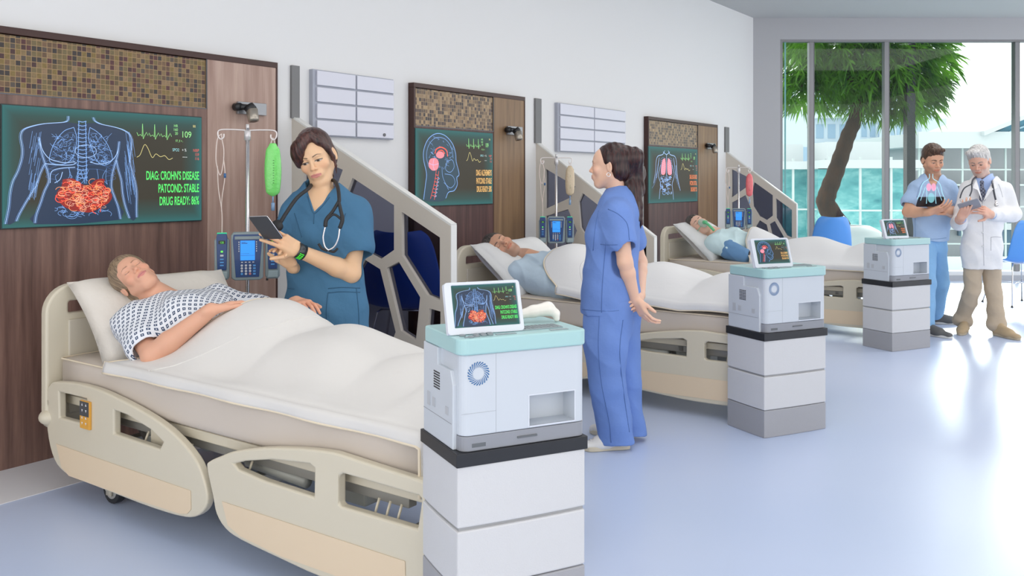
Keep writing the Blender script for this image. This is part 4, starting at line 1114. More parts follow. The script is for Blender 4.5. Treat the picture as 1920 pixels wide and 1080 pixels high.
    # bag on the right hook, tubing on the left hook
    hx = W*.93
    def loc(x, y, z): return Vector((b0.x+cos(rz)*x-sin(rz)*y, b0.y+sin(rz)*x+cos(rz)*y, z))
    bz1 = zb-.045; bh = .33*k; bw = .042*k
    bg = empty('drip_bag', loc(hx, 0, bz1-bh), rz, bag_lab, 'drip bag')
    sd = S()
    sd.ell((0, 0, .15*k), (.043*k, .027*k, .145*k), None, .03).box((0, 0, .15*k), (.034*k, .010*k, .125*k), None, .01, .03).box((0, 0, .285*k), (.018*k, .006*k, .02*k), None, .005, .02)
    VQ = relax(sd.mesh(.004), 2)
    sdfobj('liquid_pouch', [VQ], liquid, bg)
    MB().tube(spline([(-.018*k, 0, .26*k), (-.012*k, 0, .30*k), (0, 0, .335*k), (.012*k, 0, .30*k), (.018*k, 0, .26*k)], 4), .003, 6).box(-.02*k, .02*k, -.003, .003, .25*k, .285*k).build('hanger_strap', mat('clear pinkish plastic', (.75, .66, .62), .3), bg, True)
    MB().add([(x*k, -.0275*k, z*k) for x, z in ((-.020, .08), (.016, .08), (.016, .20), (-.020, .20))], [(0, 1, 2, 3)])
    tk = MB()
    for i in range(10): tk.box(-.001, .006, -.0285*k, -.0265*k, (.08+.014*i)*k, (.083+.014*i)*k)
    tk.build('volume_marks', mat('bag print', (.05, .2, .05) if 'green' in bag_lab else (.25, .08, .06), .6), bg)
    MB().cyl((0, 0, .012), (0, 0, -.03), .004).cyl((0, 0, -.03), (0, 0, -.075), .010*k).build('drip_chamber', mat('blue clear chamber', (.25, .40, .62), .2), bg, True)
    tb = empty('drip_tubing', loc(-W, 0, zb-.05), rz, 'clear looped tubing hanging from the same hook bar as the '+bag_lab.split(' drip bag')[0].replace('tall ', '')+' drip bag', 'tubing')
    zt_ = zc0+.262*u-(zb-.05)
    mt = mat('clear tubing', (.78, .66, .60), .25)
    x_p = -.136*u+W
    MB().tube(spline([(.01, 0, .03), (-.012, 0, .0), (-.020, 0, -.1*k), (-.012, 0, -.16*k), (.004, 0, -.2*k), (.018, 0, -.14*k), (.022, 0, -.06*k), (.012, 0, .0), (.01, 0, .03)], 5), .0032, 6).build('loop', mt, tb, True)
    MB().tube(spline([(-.012, 0, -.15*k), (-.006, 0, -.28*k), (x_p-.002, -.03, (-.28*k+zt_)/2), (x_p, -.07*u, zt_)], 6), .0028, 6).tube(spline([(.02, 0, -.1*k), (.028, 0, -.2*k), (.012, 0, -.33*k), (x_p-.004, -.02, -.40*k)], 6), .0028, 6).build('line', mt, tb, True)
    MB().cyl((.028, 0, -.19*k), (.028, 0, -.215*k), .007).build('blue_valve', mat('blue valve', (.05, .15, .35), .4), tb, True)
    return t
def liq(name, c):
    return mat(name, c, .25, bump=.3, bscale=40, coat=.4)
drip(464, 4.98, 1.0, 233, None, 'chrome drip stand between the largest wall screen and the nurse with the tablet', '', liq('green fluid', (.22, .80, .18)), 'blue infusion pump beside the nurse with the tablet, its display lit', 'tall bright green drip bag hanging from a hook bar', (433, 522), yaw=R(0))
drip(1043, 7.7, .86, 289, None, 'drip stand between the man in pale blue pyjamas and the ponytailed nurse', '', liq('amber fluid', (.62, .50, .34)), 'blue infusion pump on the stand next to the ponytailed nurse', 'tan drip bag hanging from the stand before the ponytailed nurse', (405, 455))
drip(1385, 10.1, .86, 309, None, 'drip stand beside the patient with the breathing mask', '', liq('red fluid', (.80, .16, .18)), 'smallest blue infusion pump, beside the patient with the breathing mask', 'red drip bag hanging over the bed of the masked patient', (390, 428))

# ---------- shell chairs ----------
M_shell = mat('sky blue shell', (.09, .32, .80), .35, coat=.2)
def chair(x, y, rz, label, w=.46, m=M_shell, s=1.0, hb=.45):
    t = empty('shell_chair', (x, y, 0), rz, label, 'chair', None); t.scale = (s, s, s)
    # one-piece bucket: back at +y, seat opening towards -y
    prof = [(-.24, .425), (-.21, .445), (-.10, .440), (.02, .435), (.12, .445), (.18, .48), (.215, .56), (.235, .66), (.25, .76), (.26, .83), (.262, .86)]
    wd = [.20, .225, .235, .238, .235, .232, .228, .215, .195, .165, .12]
    pr = spline([(0, a_, b_) for a_, b_ in prof], 3); n2 = len(pr); vs = []; nu = 14
    for i, p_ in enumerate(pr):
        t_ = i/(n2-1)*(len(wd)-1); j = min(int(t_), len(wd)-2); ww = wd[j]+(wd[j+1]-wd[j])*(t_-j)
        bend = min(1, max(0, (i/(n2-1)-.3)/.3))
        for a_ in range(nu+1):
            u = a_/nu*2-1
            lift = .055*abs(u)**3*(1-bend*.6); fw = -.06*abs(u)**2.2*bend
            vs.append((u*ww, p_[1]+fw, p_[2]+lift*(1-.7*bend)))
    fs = [(i*(nu+1)+j, i*(nu+1)+j+1, (i+1)*(nu+1)+j+1, (i+1)*(nu+1)+j) for i in range(n2-1) for j in range(nu)]
    o = MB().add(vs, fs).build('seat_shell', m, t, True); sd = o.modifiers.new('s', 'SOLIDIFY'); sd.thickness = .01; ss = o.modifiers.new('ss', 'SUBSURF'); ss.levels = ss.render_levels = 1
    ch = mat('chrome', (.80, .78, .78), .18, .9)
    for sx in (-1, 1):
        for sy in (-1, 1):
            lg = MB().tube([(sx*.13, sy*.10, .425), (sx*.15, sy*.12, .41), (sx*.23, sy*.21, .012)], .0065, 8).build('leg', ch, t, True)
            MB().lathe([(.012, 0), (.012, .008), (.008, .014), (0, .014)], (sx*.232, sy*.212, 0), 10).build('foot_cap', M_rub, lg)
    MB().tube([(-.19, -.165, .22), (.19, .165, .22)], .004, 6).tube([(.19, -.165, .22), (-.19, .165, .22)], .004, 6).tube([(-.13, -.1, .425), (.13, -.1, .425)], .005, 6).tube([(-.13, .1, .425), (.13, .1, .425)], .005, 6).build('leg_brace', ch, t, True)
    return t
c1 = P(1549, 500, 11.3); chair(c1.x, c1.y, R(180), 'bright blue shell chair standing in front of the tree trunk', s=1.12)
c2 = P(1907, 500, 10.2); chair(c2.x, c2.y, R(190), 'bright blue shell chair behind the white-coated doctor', s=1.12)
c3 = LW(4.62, 4.22, 0); chair(c3.x, c3.y, R(170), m=mat('royal blue shell', (.03, .12, .62), .35), label='blue shell chair seen through the smoked panes behind the nurse with the tablet', s=1.25)
# ---------- outside ----------
M_ter = mat('pale terrace', (.42, .50, .51), .8)
g = MB().box(-6, 16, YB+.31, YB+4.2, -.3, -.02).build('ground', M_ter); g['kind'] = 'structure'; g.name = 'terrace_ground'
g = MB().box(-60, 140, YB+4.2, 160, -4.2, -4.0).build('street_ground', mat('bleached ground', (.70, .78, .80), .9)); g['kind'] = 'structure'
# planter
pc = P(1590, HY, 14.0)
pl = empty('planter', (pc.x, pc.y, 0), 0, 'large white bowl planter holding the tree outside the window', 'planter')
MB().lathe([(.0, -.02), (.38, -.02), (.52, .05), (.62, .2), (.65, .34), (.60, .5), (.47, .63), (.33, .70), (.30, .71), (.27, .70), (.26, .66), (0, .65)], n=48).build('bowl', mat('glossy white fibreglass', (.85, .86, .87), .3), pl, True)
MB().lathe([(0, .66), (.262, .665)], n=24).build('soil', mat('dark soil', (.03, .02, .015), .95), pl)
# tree
tp = [P(1560, 420, 14.0), P(1550, 385, 14.0), P(1551, 365, 14.0), P(1564, 330, 14.0), P(1578, 290, 14.0), P(1590, 255, 14.0), P(1603, 225, 14.0), P(1607, 190, 14.0), P(1612, 150, 14.0)]
tp[0] = Vector((pc.x-.1, pc.y, .66))
tr = empty('tree', tp[0], 0, 'leafy green tree with leaning brown trunk growing from the white planter', 'tree')
def rel(p): return Vector(p)-Vector(tp[0])
M_bark = mat('brown bark', (.050, .022, .010), .9, bump=.9, bscale=30, vary=.5, vscale=14, stretch=(1, 1, .3))
sp = spline(tp, 6); MB().tube([rel(p) for p in sp], [.155-.055*min(1, i/len(sp)*1.2)+.006*sin(i*1.7) for i in range(len(sp))], 14).build('trunk', M_bark, tr, True)
m, nt, b = newmat('tree leaf'); N = nt.nodes.new; L = nt.links.new
gi = N('ShaderNodeTexCoord'); nn = N('ShaderNodeTexNoise'); nn.inputs['Scale'].default_value = 2.2; L(gi.outputs['Object'], nn.inputs['Vector'])
cr = N('ShaderNodeValToRGB'); cr.color_ramp.elements[0].position = .35; cr.color_ramp.elements[0].color = (.03, .11, .015, 1); cr.color_ramp.elements[1].position = .68; cr.color_ramp.elements[1].color = (.22, .50, .04, 1)
L(nn.outputs['Fac'], cr.inputs[0]); L(cr.outputs[0], b.inputs['Base Color']); b.inputs['Roughness'].default_value = .45
tl = N('ShaderNodeBsdfTranslucent'); L(cr.outputs[0], tl.inputs[0]); mx = N('ShaderNodeMixShader'); mx.inputs[0].default_value = .5
L(b.outputs[0], mx.inputs[1]); L(tl.outputs[0], mx.inputs[2]); L(mx.outputs[0], nt.nodes['Material Output'].inputs[0]); M_leaf = m
rnd = random.Random(11)
cc = P(1625, 118, 14.0); blobs = []
for (px, py, r) in [(1500,110,.50),(1530,90,.6),(1575,110,.75),(1620,120,.80),(1665,115,.80),(1700,130,.62),(1745,110,.42),(1490,160,.38),(1520,170,.42),(1620,175,.45),(1670,175,.55),(1710,185,.42),(1735,160,.34),(1560,150,.55),(1600,60,.9),(1660,60,.9),(1720,75,.5),(1540,45,.8),(1690,30,.7)]:
    p = P(px, py, 14.0); blobs.append((p, r))
br = MB(); base = P(1611, 152, 14.0)
for p, r in blobs:
    mid = base.lerp(p, .5)+Vector((rnd.uniform(-.2, .2), rnd.uniform(-.25, .25), rnd.uniform(-.05, .15)))
    br.tube([rel(q) for q in spline([base, mid, p], 4)], [.05-.004*i for i in range(9)], 6)
br.build('branches', M_bark, tr, True)
lf = MB()
def leaf(o, d, ln, wd):
    d = d.normalized(); s = d.cross(Vector((rnd.uniform(-1, 1), rnd.uniform(-1, 1), rnd.uniform(-.4, .4)))).normalized()*wd; g_ = Vector((0, 0, -1))*ln*.35
    a = o; b1 = o+d*ln*.35+g_*.12; b2 = o+d*ln*.72+g_*.5; c_ = o+d*ln+g_
    lf.add([a, b1+s, b1-s, b2+s*.75, b2-s*.75, c_], [(0, 2, 1), (1, 2, 4, 3), (3, 4, 5)])
for p, r in blobs:
    for _ in range(int(300*r*r)+45):
        v = Vector((rnd.gauss(0, 1), rnd.gauss(0, 1), rnd.gauss(0, 1))).normalized()
        rr = r*rnd.uniform(.45, 1.0)**.6
        o = p+Vector((v.x*rr, v.y*rr*.85, v.z*rr*.7))
        for _k in range(3):
            d = Vector((v.x+rnd.uniform(-.7, .7), v.y+rnd.uniform(-.7, .7), v.z*.4+rnd.uniform(-.9, .15)))
            leaf(rel(o), d, rnd.uniform(.16, .32), rnd.uniform(.012, .020))
lf.build('foliage', M_leaf, tr)
# dark post outside
q = P(1705, HY, 13.6)
o = MB().box(q.x-.065, q.x+.065, q.y-.065, q.y+.065, 0, 3.9).build('facade_post', mat('black steel post', (.02, .02, .025), .4)); tag(o, 'black steel post standing outside between the tree and the building site', 'post')
# towers, distance haze put into their pale colours: slabs and windows
def tower(px0, px1, ytop, d, label, depth=2.5, seed=0, ybot=330):
    a = P(px0, ytop, d); b = P(px1, ytop, d); z0 = -4.0
    t = empty('apartment_tower', ((a.x+b.x)/2, d, z0), 0, label, 'building')
    W = b.x-a.x; H = a.z-z0; x0 = -W/2
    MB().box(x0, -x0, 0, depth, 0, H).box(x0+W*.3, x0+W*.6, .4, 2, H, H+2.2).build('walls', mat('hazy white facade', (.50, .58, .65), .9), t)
    wm = MB(); bm_ = MB(); fh = 3.0; nf = int(H/fh); nb = max(3, int(W/3.2))
    for f in range(nf):
        for c in range(nb):
            xa = x0+W*(c+.18)/nb; xb = x0+W*(c+.82)/nb
            wm.box(xa, xb, -.06, 0, f*fh+.9, f*fh+2.4)
        bm_.box(x0-.3, -x0+.3, -1.0, 0, f*fh+.0, f*fh+.35)
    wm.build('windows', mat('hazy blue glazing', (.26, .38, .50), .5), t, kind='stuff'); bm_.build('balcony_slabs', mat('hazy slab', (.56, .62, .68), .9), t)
    return t
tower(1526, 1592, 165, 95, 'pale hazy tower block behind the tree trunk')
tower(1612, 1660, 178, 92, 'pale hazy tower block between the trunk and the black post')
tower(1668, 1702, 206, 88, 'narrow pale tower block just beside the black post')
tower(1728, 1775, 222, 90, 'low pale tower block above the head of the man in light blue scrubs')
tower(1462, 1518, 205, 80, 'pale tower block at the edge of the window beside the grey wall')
# scaffolded buildings with teal netting
m, nt, b = newmat('teal safety net'); N = nt.nodes.new; L = nt.links.new
tc = N('ShaderNodeTexCoord'); mp = N('ShaderNodeMapping'); mp.inputs['Scale'].default_value = (.35, .35, .8); L(tc.outputs['Object'], mp.inputs[0])
nn = N('ShaderNodeTexNoise'); nn.inputs['Scale'].default_value = 2.4; nn.inputs['Detail'].default_value = 9; nn.inputs['Roughness'].default_value = .7; L(mp.outputs[0], nn.inputs['Vector'])
cr = N('ShaderNodeValToRGB'); e = cr.color_ramp.elements; e[0].position = .32; e[0].color = (.04, .24, .28, 1); e[1].position = .70; e[1].color = (.58, .76, .76, 1)
x = e.new(.48); x.color = (.13, .43, .45, 1); x = e.new(.58); x.color = (.26, .58, .58, 1)
L(nn.outputs['Fac'], cr.inputs[0]); L(cr.outputs[0], b.inputs['Base Color']); b.inputs['Roughness'].default_value = .8; M_net = m
M_pole = mat('scaffold pole', (.55, .60, .60), .5); M_roof = mat('white site roof', (.55, .58, .60), .7); M_gable = mat('teal blue gable', (.05, .24, .36), .5)
def site(px0, px1, ytop, d, label, roof=None, pitch=2.1, net=M_net, depth=10, rz=0, bays=None):
    a = P(px0, ytop, d); b = P(px1, ytop, d); z0 = -4.0; W = b.x-a.x; H = a.z-z0
    t = empty('scaffolded_building', (a.x, d, z0), rz, label, 'building')
    MB().box(0, W, 0, depth, 0, H).build('netting', net, t)
    pm = MB(); n = bays or max(3, int(W/pitch))
    for i in range(n+1): x = W*i/n; pm.box(x-.028, x+.028, -.9, -.85, 0, H+.3)
    for j in range(1, int(H/1.15)+1):
        z = j*1.15; pm.box(-.3, W+.3, -.92, -.87, z-.022, z+.022)
        if j % 2: pm.box(-.3, W+.3, -.95, 0, z-.5, z-.45)
    for j in range(0, n-1, 3): pm.tube([(W*j/n, -.97, .2), (W*(j+1.6)/n, -.97, 3.8)], .03, 5); pm.tube([(W*(j+1.6)/n, -.97, .2), (W*j/n, -.97, 3.8)], .03, 5)
    pm.build('scaffold_poles', M_pole, t)
    if roof: roof(t, W, H, depth)
    return t
def roofA(t, W, H, dp):
    MB().box(-.15, W+.15, -1, dp, H, H+.22).box(W*.1, W*.75, 0, dp, H+.22, H+.75).build('roof', M_roof, t)
s1 = site(1440, 1528, 318, 26, 'teal netted building site behind the left end of the bed partition', roofA)
s1['label'] = 'teal netted building in scaffolding at the window corner, left of the trunk'
site(1534, 1702, 316, 25, 'teal netted building in scaffolding between tree trunk and black post', roofA, 1.3, depth=1.2)
M_fac = mat('washed pink facade', (.40, .40, .43), .85, vary=.18, vscale=.6)
def roofB(t, W, H, dp):
    MB().box(-.5, W+1, -1.3, dp, H, H+.40).box(-.3, W+1, -1.5, -1.3, H-.05, H+.45).build('roof_edge', M_roof, t)
    x0 = W*.52; x1 = W*1.06; xm = (x0+x1)/2; h = .52
    MB().add([(x0, -1.2, H+.4), (x1, -1.2, H+.4), (xm, -1.2, H+.4+h), (x0, 3, H+.4), (x1, 3, H+.4), (xm, 3, H+.4+h)], [(0, 1, 2), (3, 5, 4), (0, 2, 5, 3), (1, 4, 5, 2)]).build('gable', M_gable, t)
    for (p, q_) in (((x0-.5, H+.32), (xm, H+.44+h)), ((xm, H+.44+h), (x1+.5, H+.32))):
        dx = q_[0]-p[0]; dz = q_[1]-p[1]
        MB().add([(p[0], -1.7, p[1]), (q_[0], -1.7, q_[1]), (q_[0], 3.2, q_[1]), (p[0], 3.2, p[1]), (p[0], -1.7, p[1]+.14), (q_[0], -1.7, q_[1]+.14), (q_[0], 3.2, q_[1]+.14), (p[0], 3.2, p[1]+.14)],
                 [(0, 3, 2, 1), (4, 5, 6, 7), (0, 1, 5, 4), (1, 2, 6, 5), (2, 3, 7, 6), (3, 0, 4, 7)]).build('roof_slope', M_roof, t)
    MB().tube([(x0+.5, -1.25, H+.45), (xm+.1, -1.25, H+.4+h*.6), (xm+.4, -1.25, H+.45)], .035, 4).build('gable_brace', mat('pale blue beam', (.4, .62, .75), .6), t)
    wn = mat('dark site window', (.06, .15, .24), .4)
    for i, (xa, xb, za, zb) in enumerate([(.10, .22, .44, .57), (.40, .50, .38, .62), (.62, .68, .40, .62), (.74, .86, .28, .62), (.24, .34, .10, .25), (.5, .62, .08, .22)]):
        MB().box(W*xa, W*xb, -.12, -.01, H*za+1.2, H*zb+1.2).build('window', wn, t)
    MB().box(W*.02, W*.14, -.3, -.01, .0, H*.70).box(W*.15, W*.24, -.35, -.01, H*.3, H*.62).build('netting_sheet', mat('deep teal net', (.06, .40, .44), .7), t)
    MB().box(-.2, W+.5, -.6, -.1, H*.60, H*.63).box(-.2, W+.5, -.6, -.1, H*.36, H*.38).build('ledge', M_roof, t)
s3 = site(1700, 1935, 278, 28.5, 'pale building in scaffolding with blue gable and white roof, behind the two men', roofB, 1.7, M_fac, 3.4)
# ---------- people ----------
def skin_mat(name, rough=.5):
    if name in MATS: return MATS[name]
    m, nt, b = newmat(name); at = nt.nodes.new('ShaderNodeAttribute'); at.attribute_name = 'tone'
    nt.links.new(at.outputs['Color'], b.inputs['Base Color']); b.inputs['Roughness'].default_value = rough
    b.inputs['Subsurface Weight'].default_value = .12; b.inputs['Subsurface Radius'].default_value = (.012, .004, .002); b.inputs['Subsurface Scale'].default_value = .5
    tc = nt.nodes.new('ShaderNodeTexCoord'); n = nt.nodes.new('ShaderNodeTexNoise'); n.inputs['Scale'].default_value = 120; nt.links.new(tc.outputs['Object'], n.inputs['Vector'])
    bp = nt.nodes.new('ShaderNodeBump'); bp.inputs['Strength'].default_value = .05; bp.inputs['Distance'].default_value = .004
    nt.links.new(n.outputs['Fac'], bp.inputs['Height']); nt.links.new(bp.outputs[0], b.inputs['Normal'])
    MATS[name] = m; return m
def hair_mat(name, c1, c2, rough=.4):
    if name in MATS: return MATS[name]
    m, nt, b = newmat(name); N = nt.nodes.new; L = nt.links.new
    at = N('ShaderNodeAttribute'); at.attribute_name = 'tone'
    sp_ = N('ShaderNodeSeparateXYZ'); L(at.outputs['Color'], sp_.inputs[0])
    n = N('ShaderNodeTexNoise'); n.inputs['Scale'].default_value = 1; n.inputs['Detail'].default_value = 4
    mp = N('ShaderNodeMapping'); mp.inputs['Scale'].default_value = (120, 120, 7); L(at.outputs['Vector'], mp.inputs[0]); L(mp.outputs[0], n.inputs['Vector'])
    cr = N('ShaderNodeValToRGB'); cr.color_ramp.elements[0].position = .35; cr.color_ramp.elements[1].position = .65
    cr.color_ramp.elements[0].color = lin(c1); cr.color_ramp.elements[1].color = lin(c2)
    L(n.outputs['Fac'], cr.inputs[0]); L(cr.outputs[0], b.inputs['Base Color']); b.inputs['Roughness'].default_value = rough
    bp = N('ShaderNodeBump'); bp.inputs['Strength'].default_value = .6; bp.inputs['Distance'].default_value = .004
    L(n.outputs['Fac'], bp.inputs['Height']); L(bp.outputs[0], b.inputs['Normal'])
    MATS[name] = m; return m
def unit(v): v = Vector(v); return v.normalized()
def orient(fwd, up):
    """Columns: the person's left, back, up."""
    f = unit(fwd); u = Vector(up); u = (u-f*u.dot(f)).normalized(); l = u.cross(f)
    # left = up x forward
    return np.array([[l[i], -f[i], u[i]] for i in range(3)], dtype=np.float64)
class Head:
    def __init__(s, c, fwd, up, k=1.0):
        s.c = np.array(c, float); s.M = orient(fwd, up); s.k = k
    def w(s, p): return s.c+s.k*(s.M@np.array(p, float))
    def loc(s, V): return (V-s.c)@s.M/s.k
    def Rot(s, a=0, ax='X'):
        return s.M@np.array(Matrix.Rotation(a, 3, ax))
def add_head(S_, h, male=False, lips=1.0, jaw=1.0, nose=1.0, age=0, mouth=True):
    k = h.k; W = h.w
    def e(c, r, kk=.012, M=None, op='+'): S_.ell(W(c), [x*k for x in r], h.M if M is None else h.M@M, kk*k, op)
    def g(a, b, ra, rb, kk=.01, op='+'): S_.seg(W(a), W(b), ra*k, rb*k, kk*k, op=op)
    j = jaw
    e((0, .014, .036), (.074, .094, .084), .01)
    e((0, -.036, .036), (.060, .054, .056), .03)
    e((0, -.034, -.034), (.055*(.5+.5*j), .056, .066), .03)
    e((0, -.060, -.094), (.024*j, .024, .019), .03)
    for s in (-1, 1):
        g((s*.054*j, .004, -.046), (s*.020*j, -.054, -.094), .016, .015, .028)
        e((s*.040, -.060, -.020), (.021, .020, .020), .022)
        g((s*.012, -.0855, .024), (s*.040, -.075, .026), .007+.002*male, .006, .016)
    for s in (-1, 1): e((s*.030, -.097, .006), (.017, .013, .0105), .010, op='-')
    for s in (-1, 1): e((s*.030, -.0755, .004), (.0150, .0125, .0125), .003)
    g((0, -.087, .014), (0, -.104*nose-.0, -.018), .0060, .0085, .010)
    e((0, -.106*nose, -.024), (.0095, .0105, .0085), .006)
    for s in (-1, 1):
        e((s*.0115, -.097, -.027), (.0075, .0085, .0065), .005)
        e((s*.0055, -.105, -.0335), (.003, .004, .003), .002, op='-')
    e((0, -.082, -.055), (.030, .016, .020), .016)
    if mouth:
        for s in (-1, 1):
            g((s*.003, -.0985, -.0505), (s*.022, -.087, -.0545), .0042*lips, .0022, .004)
        g((-.014, -.0935, -.0615), (.014, -.0935, -.0615), .0050*lips, .0050*lips, .005)
        g((-.024, -.094, -.0562), (0, -.1030, -.0558), .0010, .0010, .0015, '-'); g((.024, -.094, -.0562), (0, -.1030, -.0558), .0010, .0010, .0015, '-')
    for s in (-1, 1):
        e((s*.077, .014, -.002), (.006, .017, .031), .006, np.array(Matrix.Rotation(s*-.35, 3, 'Z') @ Matrix.Rotation(.18, 3, 'X')))
        e((s*.083, .011, .002), (.0045, .009, .018), .004, np.array(Matrix.Rotation(s*-.35, 3, 'Z')), '-')
    if age:
        for s in (-1, 1): g((s*.017, -.092, -.032), (s*.030, -.080, -.058), .0012, .001, .005, '-')
        for z in (.050, .062): g((-.03, -.088, z), (.03, -.088, z), .0008, .0008, .004, '-')
def vee(S_, apex, left, right, back, k=.006):
    """Cut a V: everything above the lines apex-left and apex-right and in front of the plane through back."""
    a = np.array(apex, float); b = np.array(back, float); vw = np.array([a[0], a[1], 0])/max(1e-9, math.hypot(a[0], a[1]))
    def nrm(q, s): 
        d = np.array(q, float)-a; n = np.cross(d, vw); n = n/np.linalg.norm(n); return n*s
    n1 = nrm(left, 1); n1 = n1 if n1[2] < 0 else -n1
    n2 = nrm(right, 1); n2 = n2 if n2[2] < 0 else -n2
    def f(X, Y, Z):
        x, y, z = X-a[0], Y-a[1], Z-a[2]
        return np.maximum(np.maximum(x*n1[0]+y*n1[1]+z*n1[2], x*n2[0]+y*n2[1]+z*n2[2]), (X-b[0])*vw[0]+(Y-b[1])*vw[1]+Z*0)
    lo = np.minimum(np.minimum(a, left), right)-.3; hi = np.maximum(np.maximum(a, left), right)+.3; hi[2] = max(left[2], right[2])+.25; lo[2] = a[2]-.02
    S_.p.append(('-', f, lo, hi, k)); return S_
def head_paint(h, base, lip, brow, eyes='open', look=(0, 0), iris=(.06, .03, .015), stubble=None, browf=1.0, lash=True, blush=.25, browt=.0036, liner=1.0, es=1.0):
    base = np.array(base); lip = np.array(lip); brow = np.array(brow)
    def f(V, col_):
        q = h.loc(V); x, y, z = q[:, 0], q[:, 1], q[:, 2]
        near = (np.abs(x) < .1) & (np.abs(y) < .14) & (np.abs(z) < .15)
        fr = y < -.055
        def mix(mask, c, a=1.0):
            m = (mask*near*a)[:, None]; col_[:] = col_*(1-m)+np.array(c)*m
        r_ = np.exp(-(((np.abs(x)-.042)/.02)**2+((z+.025)/.02)**2))*fr; mix(r_, base*np.array([1.08, .82, .78]), blush*2)
        r_ = np.exp(-((x/.014)**2+((z+.026)/.012)**2))*(y < -.09); mix(r_, base*np.array([1.02, .8, .75]), .4)
        if stubble is not None:
            r_ = np.clip((-.030-z)/.02, 0, 1)*np.clip((.0+.02-y)/.03, 0, 1)*(np.abs(x) < .075)
            m2 = 1-np.exp(-((x/.03)**2+((z+.056)/.012)**2)); mix(r_*m2, stubble, .55)
        ax_ = np.abs(x); sm = lambda v, w=.0016: np.clip(.5+v/w, 0, 1)
        lz = -.0562; wl = .0012
        up_ = np.minimum(sm(z-lz), sm(lz+.0092-.2*ax_-.003*np.exp(-(x/.003)**2)-z)); dn = np.minimum(sm(lz-z), sm(z-lz+.0120-.30*ax_))
        mix(np.clip(up_+dn, 0, 1)*sm(.0240-ax_, .003)*(y < -.075), lip, .9)
        mix(sm(.0008-np.abs(z-lz))*sm(.024-ax_, .004)*(y < -.08), lip*.35, .8)
        bz = .0235+.0055*np.clip((ax_-.012)/.018, 0, 1)-.35*np.clip(ax_-.034, 0, 1)
        th = browt*browf*np.clip(1.15-(ax_-.012)/.045, .35, 1)
        mix(sm(th-np.abs(z-bz))*sm(ax_-.011, .004)*sm(.048-ax_, .004)*(y < -.045), brow, .85)
        ex = (ax_-.030)/(.0135*es); ez = (z-.0035)/es; eo = sm(1.03-np.abs(ex), .14)*(y < -.055)
        if eyes == 'closed':
            cz = -.0045+.0045*ex**2
            mix(sm(.0011*liner-np.abs(ez-cz))*eo, (.05, .03, .025), .85)
            mix(sm(.0006-np.abs(ez-cz-.006))*eo, base*.6, .35)
        else:
            o = {'open': .0052, 'down': .0030}[eyes]; top = .0022+(o-.0022)*(1-ex**2) if eyes == 'open' else -.0002+.0024*(1-ex**2); bot = -.0042*(1-ex**2)-(.0008 if eyes == 'down' else 0)
            ins = np.minimum(sm(top-ez), sm(ez-bot))*eo
            mix(ins, (.62, .58, .56))
            d2 = np.sqrt(((x-np.sign(x)*.030-look[0])/es)**2+(ez-look[1])**2)
            mix(ins*sm(.0056-d2), iris); mix(ins*sm(.0026-d2), (.005, .005, .005))
            mix(sm(.0012*liner-np.abs(ez-top))*eo, (.03, .018, .015), .9)
            mix(sm(.0005-np.abs(ez-bot))*eo, base*.45, .5)
            mix(sm(.0006-np.abs(ez-top-.0045))*eo, base*.6, .45)
        return col_
    return f
def hand(S_, wr, yd, zd, thumb, k=1.0, curl=(.3, .35, .4, .45), curl2=None, th=(.55, .75, -.35), th2=None, spread=.06, fore=None):
    """yd: direction of the fingers, zd: back of the hand, thumb: +1/-1 side along cross(yd, zd)."""
    y = unit(yd); z = Vector(zd); z = (z-y*z.dot(y)).normalized(); x = y.cross(z)*thumb
    wr = Vector(wr); k *= 1.0
    def L3(a, b, c): return wr+(x*a+y*b+z*c)*k
    M = np.array([[x[i], y[i], z[i]] for i in range(3)])
    S_.seg(wr-y*.02*k, L3(0, .02, 0), .0265*k, .025*k, .012*k, flat=.78, ax=z)
    S_.box(L3(.000, .052, 0), (.037*k, .044*k, .0125*k), M, .012*k, .014*k)
    S_.seg(L3(.016, .018, -.005), L3(.030, .055, -.006), .015*k, .012*k, .012*k)
    bases = [(.028, .092, .001), (.0095, .097, .003), (-.0095, .094, .002), (-.027, .086, -.001)]
    lens = [(.042, .026, .022), (.046, .030, .023), (.043, .028, .022), (.034, .021, .019)]
    rad = [.0088, .0090, .0085, .0075]; c2 = curl2 or curl
    for i in range(4):
        p = L3(*bases[i]); a = 0; sp_ = (1.5-i)*spread
        S_.seg(L3(bases[i][0]*.7, .05, 0), p, .010*k, rad[i]*1.08*k, .008*k)
        for j in range(3):
            a += (curl[i], c2[i]*1.25, c2[i]*.8)[j]
            d = (y*cos(a)-z*sin(a))+x*sp_
            d.normalize(); q = p+d*lens[i][j]*k
            S_.seg(p, q, rad[i]*(1.0-.07*j)*k, rad[i]*(.94-.09*j)*k, .0022*k); p = q
    t0 = L3(.024, .026, -.006); d = (x*th[0]+y*th[1]+z*th[2]).normalized(); t1 = t0+d*.040*k
    d2 = Vector(th2 if th2 else (th[0]*.5, th[1]+.25, th[2])); d2 = (x*d2[0]+y*d2[1]+z*d2[2]).normalized()
    S_.seg(t0, t1, .0135*k, .0105*k, .010*k); t2 = t1+d2*.032*k; S_.seg(t1, t2, .0102*k, .0095*k, .003*k); S_.seg(t2, t2+(d2*.9-z*.1)*.024*k, .0096*k, .0078*k, .003*k)
    return x, y, z
def arm(S_, sh, el, wr, k=1.0, r=(.050, .041, .042, .027), bare=True):
    sh, el, wr = Vector(sh), Vector(el), Vector(wr)
    m = el.lerp(wr, .28)
    S_.seg(sh, sh.lerp(el, .45), r[0]*k, r[0]*.96*k, .02); S_.seg(sh.lerp(el, .45), el, r[0]*.96*k, r[1]*.95*k, .02)
    S_.seg(el, m, r[1]*k, r[2]*k, .02*k); S_.seg(m, wr, r[2]*k, r[3]*k, .015*k)
